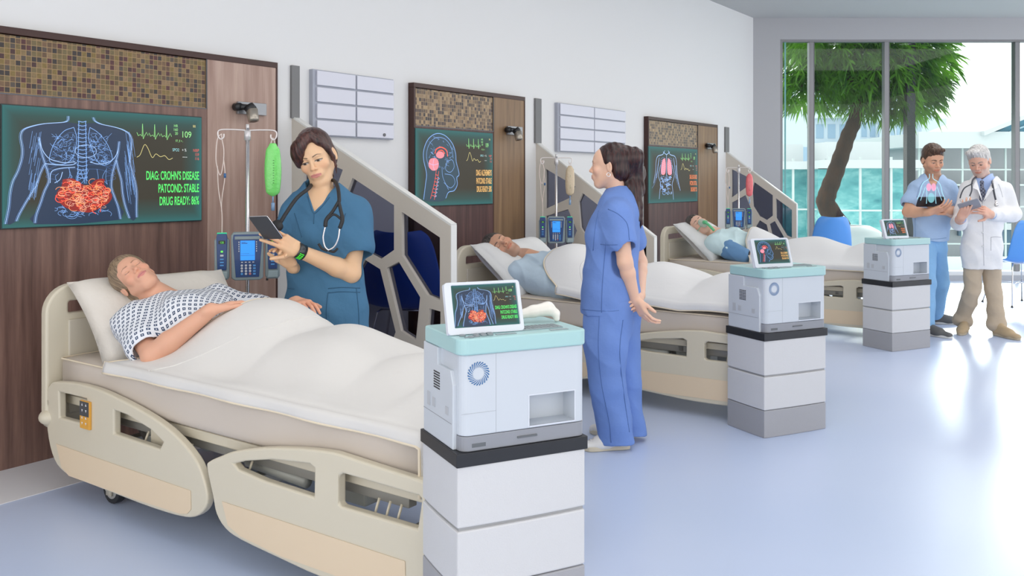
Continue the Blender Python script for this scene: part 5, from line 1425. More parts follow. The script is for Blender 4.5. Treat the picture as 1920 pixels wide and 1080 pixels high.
def person(name_label, loc):
    return empty('person', loc, 0, name_label, 'person')
def fold(amp, fx, seed=0, dirv=(0, 0, 1)):
    rnd = random.Random(seed); a = [rnd.uniform(0, 6.28) for _ in range(8)]
    def f(X, Y, Z):
        q = (X*1.3+Y*.7)
        r1 = 1-np.abs(np.sin(fx*.5*(X+.35*Z)+1.9*np.sin(5*Z+4*Y+a[0])+a[1])); r2 = 1-np.abs(np.sin(fx*.45*(Y-.3*Z)+1.7*np.sin(6*Z+5*X+a[2])+a[3]))
        m = .5+.5*np.sin(7*Z+5*X-4*Y+a[4])
        return -amp*(1.5*r1**2*m+1.3*r2**2*(1-m)+.4*np.sin(fx*1.2*(Z+.5*q)+2*np.sin(5*q+a[4])+a[5]))
    return f
def cloth(name, c, rough=.85, bump=.10):
    return mat(name, c, rough, bump=.5, bscale=10, vary=.06, vscale=6)
def simple_paint(base):
    def f(V):
        return np.tile(np.array(base, float), (len(V), 1))
    return f
from mathutils.bvhtree import BVHTree
def seams(name, VQ, lines, r, m, parent, root_, n=5):
    """Thin cords lying on a garment: each line is a list of pixels whose sight lines meet the cloth."""
    bv = BVHTree.FromPolygons([tuple(v) for v in VQ[0]], [tuple(int(i) for i in q) for q in VQ[1]]); o = Vector((0, 0, CH))
    for ln in lines:
        pts = []
        for a, b in [(p_[0], p_[1]) for p_ in spline([(x, y, 0) for x, y in ln], n)]:
            d = P(a, b, 1.0)-o; h_ = bv.ray_cast(o, d.normalized())
            if h_[0] is not None and (not pts or (h_[0]-root_-pts[-1]).length < .12): pts.append(h_[0]-root_)
        if len(pts) > 1: MB().tube(pts, r, 5).build(name, m, parent, True)
def body_paint(base, fh, hands=()):
    def f(V):
        c = np.tile(np.array(base, float), (len(V), 1))
        for p, r_ in hands:
            d = np.linalg.norm(V-np.array(p), axis=1); m = np.clip(1-d/r_, 0, 1)[:, None]*.5
            c = c*(1-m)+np.array(base)*np.array([1.05, .80, .74])*m
        return fh(V, c)
    return f
def strand_paint(h):
    def f(V): return h.loc(V)*1.0+.5
    return f
def V3(v): return Vector((float(v[0]), float(v[1]), float(v[2])))
EX = Vector((1, 0, 0)); EY = Vector((0, 1, 0)); EZ = Vector((0, 0, 1))
def shoe(S_, heel, toe, k=1.0, w=.042):
    h_, t_ = Vector(heel), Vector(toe); d = (t_-h_).normalized(); L_ = (t_-h_).length
    S_.seg(h_+d*.035+EZ*.035*k, h_+d*L_*.6+EZ*.035*k, .036*k, .042*k, .01, flat=.8, ax=EZ)
    S_.seg(h_+d*L_*.55+EZ*.032*k, t_-d*.035+EZ*.026*k, .043*k, .034*k, .02, flat=.72, ax=EZ)
    S_.seg(h_+d*.035+EZ*.04*k, h_+d*.06+EZ*.085*k, .036*k, .036*k, .02)
    S_.seg(h_+d*.08+EZ*.075*k, h_+d*L_*.62+EZ*.05*k, .030*k, .028*k, .02)
    S_.cut((0, 0, .012), (0, 0, -1), .001)
def sole(heel, toe, m, parent, loc, name='shoe_sole', k=1.0):
    h_, t_ = Vector(heel), Vector(toe); d = (t_-h_).normalized(); L_ = (t_-h_).length; n = Vector((-d.y, d.x, 0))
    prof = [(-.0, .0), (.005, .026), (.04, .037), (.12, .036), (.18, .042), (.22, .041), (L_-.02, .028), (L_, .0)]
    pts = [h_+d*a+n*b*k for a, b in prof]+[h_+d*a-n*b*k for a, b in prof[-2:0:-1]]
    P2 = smooth_poly([(p.x, p.y) for p in pts], 3)
    mb = prism(MB(), [(x-loc[0], y-loc[1]) for x, y in P2], .001-loc[2], .024-loc[2]); return mb.build(name, m, parent, bev=.004)

# =====================================================================================
# the nurse with the tablet
# =====================================================================================
def nurse_one():
    D = 4.52; k = 1.16
    p = lambda x, y, dd=0: P(x, y, D+dd)
    root_ = Vector((p(612, 300).x, D, 0)); t = person('dark-haired woman in dark teal scrubs with stethoscope, reading a handheld tablet', root_)
    base = (.78, .50, .30)
    hc = p(594, 297, 0)
    h = Head(hc, (-.02, -1, -.24), (-.30, -.16, 1), k)
    A = S(); add_head(A, h, lips=.80, jaw=.92)
    nb = p(606, 372, .05)
    A.seg(h.w((0, .018, -.055)), nb, .043*k, .050*k, .02)
    for s_, px in ((-1, 588), (1, 624)): A.seg(h.w((s_*.045, .0, -.05)), p(600+s_*4, 388, -.075), .009, .008, .02)
    A.seg(p(582, 388, -.01), p(640, 386, -.01), .062, .062, .03); A.seg(p(600, 395, -.02), p(600, 440, -.01), .11, .12, .05, flat=.7, ax=EY)
    headVQ = A.mesh(.0019)
    # arms
    shR, shL = p(556, 398, .02), p(668, 398, .03)
    elL, wrL = p(658, 512, -.06), p(560, 470, -.24)
    B = S(); arm(B, shL, elL, wrL, 1.14, (.052, .042, .041, .027))
    hand(B, wrL, P(500, 432, D-.36)-P(560, 468, D-.24), Vector((.25, -1, .35)), -1, 1.08, (.25, .30, .35, .45), (.2, .25, .3, .35), (.75, .55, -.15), (.55, .75, -.2))
    elR, wrR = p(566, 508, .06), p(547, 500, -.16)
    arm(B, shR, elR, wrR, 1.0, (.050, .038, .032, .024))
    hand(B, p(546, 499, -.17), P(528, 458, D-.27)-P(548, 500, D-.17), Vector((.2, 1, -.1)), 1, 1.0, (.35, .4, .45, .5), None, (.9, .5, .1))
    armVQ = B.mesh(.003)
    fh = head_paint(h, base, (.62, .22, .20), (.035, .018, .012), 'down', (-.002, -.003), browt=.0026, liner=1.6, es=1.22)
    sdfobj('body', [headVQ, armVQ], skin_mat('skin'), t, body_paint(base, fh, [(p(520, 445, -.3), .08)]), root_)
    # scrubs top
    T = S(); ax = EY; fl = .62
    ch, wa, hp, hm = p(608, 425), p(610, 505), p(611, 590), p(612, 655)
    T.seg(shR+Vector((.02, 0, -.03)), shL+Vector((-.02, 0, -.03)), .080, .080, .05)
    T.chain([p(606, 398, .01), ch, wa, hp, hm], [.165, .180, .172, .198, .212], .05, flat=fl, ax=ax)
    for x in (582, 632): T.ell(p(x, 440, -.085), (.07, .055, .065), None, .05)
    T.seg(shR, p(546, 452, .02), .075, .088, .04); T.seg(shL, p(668, 458, -.03), .078, .094, .04)
    T.seg(p(602, 362, .05), p(602, 385, .03), .085, .11, .05)
    T.cut(p(611, 650), (0, 0, -1))
    T.seg(p(672, 470, -.04), p(664, 500, -.06), .070, .075, .01, op='-'); 
    # neckline
    T.seg(nb+Vector((0, -.0, .06)), nb+Vector((0, 0, .0)), .078, .070, .006, op='-')
    vee(T, p(589, 400, -.2), p(574, 350, -.2), p(634, 346, -.2), nb+Vector((0, -.0, 0)))
    VQ = T.mesh(.0045, fold(.0035, 36, 3)); VQ = relax(VQ, 1)
    M_sc = cloth('dark teal scrubs', (.055, .165, .29))
    sdfobj('scrub_top', [VQ], M_sc, t, None, root_)
    M_sm = mat('dark teal stitching', (.035, .11, .20), .9)
    seams('pocket_edge', VQ, [[(615, 549), (640, 547), (675, 548)], [(615, 541), (640, 539), (675, 540)], [(615, 549), (612, 580), (613, 620)], [(538, 540), (545, 541), (552, 542)]], .0028, M_sm, t, root_)
    seams('seam', VQ, [[(648, 400), (640, 425), (634, 450)], [(552, 400), (560, 425), (566, 445)], [(668, 540), (672, 580), (674, 628)], [(589, 400), (588, 420)], [(577, 368), (582, 385), (589, 400), (603, 388), (618, 370)]], .0026, M_sm, t, root_)
    # V neck binding, pocket, seams
    r = lambda v: Vector(v)-root_
    # trousers under the top
    U = S(); U.chain([hp, p(590, 700), Vector((p(590, 700).x, D, .36)), Vector((p(590, 700).x, D+.02, .10))], [.12, .10, .085, .09], .03); U.chain([hp, p(634, 700), Vector((p(634, 700).x, D, .36)), Vector((p(634, 700).x, D+.02, .10))], [.12, .10, .085, .09], .03)
    U.cut((0, 0, .05), (0, 0, -1)); sdfobj('trousers', [U.mesh(.009)], M_sc, t, None, root_)
    for x in (590, 634):
        hx = p(x, 700).x; Sh = S(); shoe(Sh, (hx, D+.1, 0), (hx, D-.15, 0)); sdfobj('shoe', [Sh.mesh(.006)], mat('white shoe leather', (.75, .74, .72), .5), t, None, root_)
    # hair: swept fringe, tied back
    H = S(); W = h.w; kk = k
    def e(c, r_, op='+', k_=.012, M=None): H.ell(W(c), [x*kk for x in r_], h.M if M is None else h.M@M, k_*kk, op)
    e((0, .020, .046), (.079, .100, .092))
    e((0, .040, -.005), (.082, .080, .075))
    H.seg(W((0, .09, -.0)), W((0, .10, -.10)), .035*kk, .022*kk, .03)
    # face opening, then the fringe sweeping to her right
    e((.014, -.104, .030), (.052, .060, .074), '-', .008); e((.0, -.10, -.06), (.075, .085, .075), '-', .008)
    fr = [((.004, -.060, .112), .024), ((-.024, -.082, .088), .024), ((-.050, -.080, .055), .020), ((-.061, -.056, .022), .014), ((-.066, -.040, -.002), .008)]
    fs_ = spline([a for a, _ in fr], 4)
    for i in range(len(fs_)-1): H.seg(W(fs_[i]), W(fs_[i+1]), (.018-.010*(i/16)**1.3)*kk, (.018-.010*((i+1)/16)**1.3)*kk, .020*kk, flat=.7, ax=h.M@np.array([-.5, -.8, .2]))
    fr2 = [((.020, -.062, .112), .020), ((.052, -.060, .075), .018), ((.070, -.040, .035), .014), ((.078, -.024, -.01), .008), ((.077, -.022, -.05), .004), ((.066, -.024, -.085), .0025)]
    for i in range(5): H.seg(W(fr2[i][0]), W(fr2[i+1][0]), fr2[i][1]*kk, fr2[i+1][1]*kk, .010*kk)
    e((-.046, -.060, .050), (.028, .026, .036), '+', .03); e((-.048, -.048, .070), (.026, .030, .034), '+', .02)
    VQ = relax(H.mesh(.003, lambda X, Y, Z: .0007*np.sin(260*(X*.9+Z*.3)+3*np.sin(12*Z))), 1)
    sdfobj('hair', [VQ], hair_mat('dark brown hair', (.018, .008, .007), (.10, .036, .028), .32), t, strand_paint(h), root_)
    # stethoscope, watch, tablet
    st = empty('stethoscope', r(Vector((0, 0, 0)))+root_+Vector((0, 0, 0)), 0, 'black stethoscope hung round the neck of the woman in dark teal scrubs', 'stethoscope')
    st.location = nb; q = lambda x, y, dd: P(x, y, D+dd)-nb
    bk = mat('black rubber', (.02, .02, .022), .6); mt = mat('chrome', (.8, .78, .78), .18, .9)
    MB().tube(spline([q(522, 424, -.27), q(535, 402, -.245), q(556, 372, -.20), q(578, 354, -.13), q(586, 346, -.02), q(606, 342, .10), q(625, 338, .02), q(633, 350, -.10), q(636, 372, -.19), q(635, 381, -.205)], 6), .0095, 10).build('tube', bk, st, True)
    MB().tube(spline([q(635, 378, -.205), q(624, 396, -.225), q(612, 412, -.235), q(610, 425, -.24)], 5), [.0085]*8+[.010]*8, 8).tube(spline([q(635, 378, -.205), q(639, 395, -.225), q(642, 412, -.235), q(637, 428, -.24)], 5), [.0085]*8+[.010]*8, 8).tube(spline([q(613, 412, -.235), q(626, 402, -.235), q(641, 412, -.235)], 4), .006, 8).build('yoke', bk, st, True)
    MB().tube(spline([q(610, 424, -.24), q(606, 445, -.24), q(609, 462, -.235), q(617, 470, -.23)], 5), .0042, 8).tube(spline([q(637, 427, -.24), q(634, 448, -.24), q(626, 463, -.235), q(614, 470, -.23)], 5), .0042, 8).build('ear_tube', mt, st, True)
    MB().tube(spline([q(617, 470, -.23), q(626, 472, -.235), q(633, 466, -.24)], 4), .006, 8).tube(spline([q(614, 470, -.23), q(604, 466, -.24), q(597, 457, -.245)], 4), .006, 8).build('earpiece', bk, st, True)
    MB().tube([q(523, 426, -.27), q(520, 432, -.275)], .014, 12).build('chest_piece', mt, st, True); MB().tube([q(519, 420, -.29), q(521, 426, -.27)], .026, 18).build('chest_disc', bk, st, True)
    # tablet
    c4 = [P(470, 408, D-.40), P(507, 409, D-.46), P(527, 443, D-.38), P(491, 446, D-.32)]
    X = (c4[1]-c4[0]+c4[2]-c4[3]).normalized(); Y = (c4[0]-c4[3]+c4[1]-c4[2]); Y = (Y-X*Y.dot(X)).normalized(); Zn = X.cross(Y); cen = sum(c4, Vector())/4
    tb = empty('tablet', cen, 0, 'small dark grey tablet in the hand of the woman in dark teal scrubs', 'tablet')
    Mx = frame3(X, Y, Zn); dk = mat('dark grey tablet back', (.045, .05, .06), .3)
    w2, h2_ = .058, .072
    def tilt(mb): mb.v = [tuple(Mx @ Vector(v)) for v in mb.v]; return mb
    pr = prism(MB(), rrect(-w2, w2, -h2_, h2_, .008, 4), -.005, .005); tilt(pr).build('casing', dk, tb, bev=.002)
    sg = 1 if Zn.y < 0 else -1
    tilt(prism(MB(), rrect(-w2+.005, w2-.005, -h2_+.008, h2_-.008, .003, 3), min(-sg*.0052, -sg*.006), max(-sg*.0052, -sg*.006))).build('display_panel', mat('black glass', (.01, .012, .015), .08), tb)
    tilt(prism(MB(), rrect(-w2-.001, w2+.001, -h2_-.001, h2_+.001, .009, 4), -.0015, .0015)).build('silver_edge', mt, tb)
    # wrist display
    d_ = (wrL-elL).normalized(); c_ = wrL-d_*.006
    wb = empty('wrist_display', c_, 0, 'black wristband with green lit digits on the arm holding the small tablet', 'wristband')
    n = 28; u1 = d_.orthogonal().normalized(); u2 = d_.cross(u1); vs = []
    for s_ in (-.021, .021):
        for rr in (.0355, .0385):
            vs += [d_*s_+(u1*cos(2*pi*i/n)+u2*sin(2*pi*i/n))*rr for i in range(n)]
    fs = []
    for i in range(n):
        j = (i+1) % n; fs += [(n+i, n+j, 3*n+j, 3*n+i), (i, 2*n+i, 2*n+j, j), (i, j, n+j, n+i), (2*n+i, 3*n+i, 3*n+j, 2*n+j)]
    MB().add(vs, fs).build('strap', mat('dark steel band', (.06, .065, .07), .25, .6), wb, True)
    vd = (Vector((0, 0, CH))-c_); vd = (vd-d_*vd.dot(d_)).normalized(); dn = d_.cross(vd); dn = dn if dn.z < 0 else -dn
    bse = (vd*.75+dn*.65).normalized(); sd2 = d_.cross(bse)
    for nm, rr, ww, hh, mm in (('display_panel', .0392, .016, .62, emat('wrist display dark', (.01, .05, .01), .6)),):
        vs = []; m_ = 8
        for i in range(m_+1):
            a_ = (i/m_-.5)*2*hh; rv = bse*cos(a_)+sd2*sin(a_); vs += [d_*-ww+rv*rr, d_*ww+rv*rr]
        MB().add(vs, [(2*i, 2*i+1, 2*i+3, 2*i+2) for i in range(m_)]).build(nm, mm, wb)
    dg = MB()
    for i in range(5):
        a_ = (i/4-.5)*.9; rv = bse*cos(a_)+sd2*sin(a_); rt = -bse*sin(a_)+sd2*cos(a_); o_ = rv*.0398
        for s0, s1, w_ in ((-.011, -.002, .0022), (.002, .011, .0022), (-.012, .012, .0007)):
            dg.add([o_+d_*s0-rt*w_, o_+d_*s1-rt*w_, o_+d_*s1+rt*w_, o_+d_*s0+rt*w_], [(0, 1, 2, 3)])
    dg.build('digits', emat('wrist green digits', (.08, .9, .06), 1), wb)
nurse_one()

# =====================================================================================
# the nurse with the ponytail, seen from behind
# =====================================================================================
def nurse_two():
    D = 4.78
    p = lambda x, y, dd=0: P(x, y, D+dd)
    root_ = Vector((p(1150, 300).x, D, 0)); t = person('woman with long dark ponytail in light blue scrubs, hands clasped behind her back', root_)
    base = (.80, .50, .36)
    h = Head(p(1144, 313), (-1, .36, .02), (.02, .0, 1), 1.0)
    A = S(); add_head(A, h, lips=1.05, jaw=.92)
    nb = p(1160, 372, .02); A.seg(h.w((0, .022, -.055)), nb, .048, .052, .03); A.seg(nb, p(1162, 400), .06, .09, .03)
    hVQ = A.mesh(.0027)
    shL, elL, wrL = p(1158, 402, -.15), p(1172, 492, -.19), p(1191, 562, -.14)
    shR, elR, wrR = p(1172, 402, .15), p(1200, 492, .20), p(1201, 554, -.02)
    B = S(); arm(B, shL, elL, wrL, .98, (.050, .040, .038, .025)); arm(B, shR, elR, wrR, .98, (.050, .040, .038, .025))
    hand(B, wrL, P(1209, 592, D-.16)-P(1191, 562, D-.14), Vector((-.8, -.5, -.2)), -1, .95, (.25, .3, .35, .4), (.35, .4, .45, .5), (.5, .9, -.3))
    hand(B, p(1201, 556, -.04), P(1191, 582, D-.2)-P(1203, 556, D-.04), Vector((.9, -.1, .4)), 1, .92, (.5, .6, .6, .7), (.5, .6, .6, .6), (.5, .7, -.4))
    bVQ = B.mesh(.003)
    fh = head_paint(h, base, (.66, .24, .22), (.04, .02, .015), 'open', (0, 0))
    sdfobj('body', [hVQ, bVQ], skin_mat('skin'), t, body_paint(base, fh, [(p(1200, 580, -.1), .08)]), root_)
    ax = Vector((-.95, .32, 0)).normalized()
    T = S(); lt = Vector((-ax.y, ax.x, 0))
    T.seg(shR+Vector((0, -.03, -.02)), shL+Vector((0, .03, -.02)), .068, .068, .05)
    T.chain([p(1160, 398), p(1150, 440), p(1146, 500), p(1144, 550), p(1143, 590)], [.145, .166, .168, .185, .195], .05, flat=.76, ax=ax)
    T.ell(p(1124, 445, -.05), (.06, .07, .06), None, .05); T.ell(p(1172, 560, 0), (.07, .09, .09), None, .06)
    T.seg(shL, p(1164, 452, -.17), .070, .082, .04); T.seg(shR, p(1186, 452, .18), .070, .08, .04)
    T.seg(p(1162, 366, .02), p(1162, 390, .01), .066, .09, .04)
    T.cut(p(1143, 586), (-.05, 0, -1)); T.seg(p(1168, 462, -.185), p(1172, 500, -.19), .062, .066, .01, op='-'); T.seg(p(1190, 462, .19), p(1194, 500, .2), .06, .064, .01, op='-')
    T.seg(nb+Vector((0, 0, .1)), nb+Vector((-.0, 0, .025)), .066, .056, .006, op='-')
    M_sc = cloth('cornflower scrubs', (.15, .26, .60))
    VT = relax(T.mesh(.0045, fold(.0035, 36, 8)), 1); sdfobj('scrub_top', [VT], M_sc, t, None, root_)
    M_sm = mat('cornflower stitching', (.09, .17, .42), .9)
    seams('seam', VT, [[(1136, 455), (1132, 500), (1129, 545), (1128, 586)], [(1122, 395), (1116, 430), (1112, 470)], [(1126, 458), (1140, 459), (1158, 459)], [(1140, 392), (1160, 402), (1176, 420), (1180, 450)], [(1092, 580), (1110, 582), (1128, 583), (1150, 583), (1175, 580)]], .0024, M_sm, t, root_)
    U = S()
    kn = lambda x, y, dd: P(x, y, D+dd)
    U.chain([p(1142, 575, -.06), kn(1135, 640, -.09), kn(1139, 720, -.10), kn(1152, 790, -.08), kn(1156, 832, -.07)], [.135, .115, .092, .088, .095], .03)
    U.chain([p(1158, 575, .08), kn(1162, 640, .08), kn(1172, 720, .08), kn(1180, 790, .08), kn(1184, 830, .08)], [.125, .105, .085, .076, .080], .015)
    U.seg(p(1150, 570), p(1150, 600), .15, .14, .04, flat=.8, ax=ax)
    U.cut((0, 0, .035), (0, 0, -1)); VT = relax(U.mesh(.005, fold(.006, 26, 5)), 1); sdfobj('trousers', [VT], M_sc, t, None, root_)
    seams('seam', VT, [[(1124, 592), (1122, 650), (1128, 720), (1142, 790), (1146, 830)], [(1168, 600), (1162, 660), (1170, 740), (1180, 810)]], .0026, M_sm, t, root_)
    msh = mat('white shoe leather', (.75, .74, .72), .5); msl = mat('cream rubber sole', (.62, .56, .44), .6)
    f1 = kn(1180, 838, -.06); f2 = kn(1104, 836, -.10); f1.z = f2.z = 0
    g1 = Vector((f1.x+.05, D+.12, 0)); g2 = Vector((f1.x-.17, D+.22, 0))
    for a, b in ((f1, f2), (g1, g2)):
        d = (b-a).normalized(); b = a+d*.26; s_ = S(); shoe(s_, a, b); o = sdfobj('shoe', [s_.mesh(.004)], msh, t, None, root_)
        sole(a, b, msl, o, root_)
        n = Vector((-d.y, d.x, 0)); c = a+d*.15+Vector((0, 0, .075)); lc = MB()
        for i in range(4): lc.tube(spline([c+d*(.02*i)-n*.022-EZ*(.008*i+.006)-root_, c+d*(.02*i+.004)-EZ*(.007*i-.004)-root_, c+d*(.02*i)+n*.022-EZ*(.008*i+.006)-root_], 3), .0025, 5)
        lc.build('laces', mat('white laces', (.8, .8, .8), .7), o, True)
    # hair
    H = S(); W = h.w
    def e(c, r_, op='+', k_=.012): H.ell(W(c), r_, h.M, k_, op)
    e((0, .022, .044), (.082, .100, .090)); e((0, .055, -.01), (.070, .060, .070))
    e((0, -.108, -.040), (.084, .082, .080), '-', .012); e((0, -.110, .026), (.066, .050, .044), '-', .010)
    e((.082, -.012, -.018), (.022, .040, .036), '-', .006); e((-.082, -.012, -.018), (.022, .040, .036), '-', .006)
    pts = [W((0, .085, .075)), W((0, .125, .055)), P(1187, 325, D+.02), P(1186, 355, D-.0), P(1184, 385, D-.02), P(1190, 410, D-.04)]
    H.chain(pts, [.035, .050, .062, .060, .050, .030], .02, flat=.75, ax=h.M[:, 0])
    for q_, w_ in ((((1186, 380), (1198, 400), (1204, 420)), .02), (((1180, 375), (1182, 395), (1190, 415)), .022), (((1190, 360), (1200, 385), (1203, 405)), .018), (((1174, 360), (1178, 385), (1186, 402)), .022), (((1194, 395), (1200, 412), (1201, 428)), .010)):
        H.chain([P(a, b, D-.03) for a, b in q_], [w_, w_*.75, w_*.25], .012)
    VQ = relax(H.mesh(.0032, lambda X, Y, Z: .0016*np.sin(190*X+4*np.sin(9*Z)+60*Y)), 1)
    sdfobj('hair', [VQ], hair_mat('near black hair', (.006, .003, .004), (.055, .014, .012), .35), t, strand_paint(h), root_)
    er = W((.083, .012, -.036)); er = V3(er)-root_
    MB().tube([er+Vector((.010*cos(a), 0, .010*sin(a)-.006)) for a in [i*pi/7 for i in range(14)]], .0018, 6, closed=True).build('earring', mat('silver earring', (.8, .8, .8), .2, .9), t, True)
nurse_two()
# =====================================================================================
# the three patients
# =====================================================================================
def gown_mat(name, c, c2):
    m, nt, b = newmat(name); N = nt.nodes.new; L = nt.links.new
    at = N('ShaderNodeAttribute'); at.attribute_name = 'tone'
    mp = N('ShaderNodeMapping'); mp.inputs['Rotation'].default_value = (0, 0, R(38)); mp.inputs['Scale'].default_value = (54, 54, 1); L(at.outputs['Vector'], mp.inputs[0])
    fr = N('ShaderNodeVectorMath'); fr.operation = 'FRACTION'; L(mp.outputs[0], fr.inputs[0])
    sb = N('ShaderNodeVectorMath'); sb.operation = 'SUBTRACT'; L(fr.outputs[0], sb.inputs[0]); sb.inputs[1].default_value = (.5, .5, 0)
    ab = N('ShaderNodeVectorMath'); ab.operation = 'ABSOLUTE'; L(sb.outputs[0], ab.inputs[0]); sp_ = N('ShaderNodeSeparateXYZ'); L(ab.outputs[0], sp_.inputs[0])
    mx = N('ShaderNodeMath'); mx.operation = 'MAXIMUM'; L(sp_.outputs[0], mx.inputs[0]); L(sp_.outputs[1], mx.inputs[1])
    cr = N('ShaderNodeValToRGB'); cr.color_ramp.interpolation = 'CONSTANT'; e = cr.color_ramp.elements
    e[0].color = lin(c); e[1].position = .09; e[1].color = lin(c2); x = e.new(.27); x.color = lin(c)
    L(mx.outputs[0], cr.inputs[0]); L(cr.outputs[0], b.inputs['Base Color']); b.inputs['Roughness'].default_value = .85
    MATS[name] = m; return m
def wall_local(V, i):
    x = V[:, 0]*WX+V[:, 1]*WY; y = -V[:, 0]*WY+V[:, 1]*WX
    return np.stack([x-BX-SH[i], y-YF, V[:, 2]], 1)
def patient(i, label, J, k, kt, base, brow, hairm, gown, hw, sleeves='short', male=True, hair='short', stub=None, age=0):
    Lp = lambda x, y, z: LW(BX+SH[i]+x, YF+y, z)
    g = {n: Lp(*v) for n, v in J.items() if n not in ('fwd', 'up', 'hb', 'ths')}
    root_ = g['pelvis'].copy(); t = person(label, root_)
    h = Head(g['head'], lwv(*J['fwd']), lwv(*J['up']), k)
    A = S(); add_head(A, h, male, lips=1.0 if male else 1.15, jaw=1.08 if male else .98, nose=1.04 if male else 1, age=age)
    if male: A.ell(h.w((0, -.062, -.098)), (.026*k, .022*k, .018*k), h.M, .02)
    A.seg(h.w((0, .012, -.06)), g['neck'], .053*kt, .060*kt, .03); A.seg(g['neck'], g['chest'], .075*kt, .10*kt, .04)
    hv = A.mesh(.0028 if i == 0 else .004)
    B = S(); arm(B, g['shR'], g['elR'], g['wrR'], kt*1.03, (.052, .046, .046, .030))
    X = lwv(1, 0, 0)
    hand(B, g['wrR'], g['hdR']-g['wrR'], lwv(*J.get('hb', (0, 0, 1))), J.get('ths', 1), kt, (.18, .2, .22, .26), (.25, .25, .3, .35), (.45, .9, -.1))
    if 'wrL' in g:
        arm(B, g['shL'], g['elL'], g['wrL'], kt, (.050, .044, .043, .029))
        hand(B, g['wrL'], g['hdL']-g['wrL'], lwv(-.15, -.1, 1), -1, kt*1.02, (.32, .36, .42, .5), (.30, .35, .4, .45), (.75, .75, -.25))
    bv = B.mesh(.0032 if i == 0 else .005)
    fh = head_paint(h, base, np.array(base)*np.array([.95, .62, .58]) if male else (.60, .20, .19), brow, 'closed', stubble=stub, browf=1.3 if male else .8, browt=.003)
    hands = [(g['hdR'], .11)]+([(g['hdL'], .1)] if 'hdL' in g else [])
    sdfobj('body', [hv, bv], skin_mat('skin'), t, body_paint(base, fh, hands), root_)
    T = S(); up = lwv(0, 0, 1)
    T.seg(g['shR'], g['shL'], .088*kt, .088*kt, .05)
    T.chain([g['neck']+lwv(0, -.08, -.04), g['chest'], g['waist'], g['pelvis']], [.14*kt, .175*kt, .160*kt, .15*kt], .05, flat=.62, ax=up)
    if not male:
        for x in (-.085, .085): T.ell(g['chest']+lwv(x, -.02, .055), (.07, .07, .055), None, .06)
    T.seg(g['shR'], g['shR'].lerp(g['elR'], .62), .082*kt, .088*kt, .04)
    if sleeves == 'short':
        T.seg(g['shL'], g['shL'].lerp(g['elL'], .7), .078*kt, .082*kt, .04)
        d = (g['elR']-g['shR']); c = g['shR']+d*.80; T.seg(c-d*.03, c+d*.6, .064*kt, .075*kt, .01, op='-')
    else:
        T.seg(g['shR'].lerp(g['elR'], .5), g['elR'], .080*kt, .070*kt, .04); T.seg(g['elR'], g['wrR'], .068*kt, .056*kt, .03)
        T.seg(g['shL'], g['elL'], .078*kt, .066*kt, .04)
    n_ = g['neck']; hd = Vector(h.w((0, 0, -.06))); dn = (hd-n_).normalized()
    T.seg(n_+dn*.10, n_+dn*.005, .082*kt, .066*kt, .008, op='-')
    if sleeves != 'short':
        ap = g['chest']+(n_-g['chest'])*.35+up*.16
        T.seg(n_+up*.10, ap, .035, .006, .008, op='-')
    VQ = relax(T.mesh(.0045 if i == 0 else .006, fold(.005, 40, 20+i)), 1)
    sdfobj('gown', [VQ], gown, t, (lambda V: (lambda q: np.stack([np.arctan2(q[:, 0]-.36, q[:, 2]-.52)*.28+1, q[:, 1], q[:, 2]*0+.5], 1))(wall_local(V, i))), root_)
    H = S(); W = h.w
    def e(c, r_, op='+', k_=.010): H.ell(W(c), [x*k for x in r_], h.M, k_*k, op)
    if hair == 'short':
        e((0, .018, .050), (.084, .104, .092)); e((0, .045, .0), (.082, .072, .072))
        e((0, -.108, -.025), (.075, .082, .085), '-', .010); e((0, -.11, .030), (.062, .056, .044), '-', .010); e((.08, .012, -.01), (.02, .022, .036), '-', .006); e((-.08, .012, -.01), (.02, .022, .036), '-', .006); e((0, .05, -.10), (.08, .09, .05), '-', .01)
    else:
        e((0, .018, .048), (.087, .108, .096)); e((0, .060, -.03), (.078, .074, .09))
        e((0, -.104, -.03), (.074, .082, .090), '-', .012); e((0.006, -.112, .030), (.064, .058, .046), '-', .012)
        H.seg(W((.0, .06, -.06)), W((-.07, .05, -.17)), .05*k, .022*k, .04)
    VQ = relax(H.mesh(.0032 if i == 0 else .0042, lambda X_, Y_, Z_: .0010*np.sin(190*(X_*.7+Z_*.6)+4*np.sin(22*Y_))), 1)
    sdfobj('hair', [VQ], hairm, t, strand_paint(h), root_)
    return t, h, g, root_
patient(0, 'sleeping woman lying in a white gown with small navy squares, hands on her belly',
        dict(head=(.235, 1.975, .965), neck=(.31, 1.90, .855), chest=(.345, 1.68, .785), waist=(.42, 1.44, .715), pelvis=(.44, 1.28, .69),
             shR=(.145, 1.84, .775), elR=(.085, 1.60, .675), wrR=(.24, 1.415, .865), hdR=(.42, 1.40, .895), hb=(-.1, .2, 1), ths=1,
             shL=(.53, 1.77, .83), elL=(.76, 1.60, .76), wrL=(.72, 1.43, .845), hdL=(.68, 1.30, .850), fwd=(-.52, -.58, .60), up=(-.44, .61, .65)),
        1.0, 1.0, (.74, .40, .27), (.22, .12, .07), hair_mat('ash blonde hair', (.15, .10, .065), (.36, .26, .16), .5), gown_mat('navy square gown', (.78, .80, .84), (.03, .06, .13)), None, male=False, hair='long')
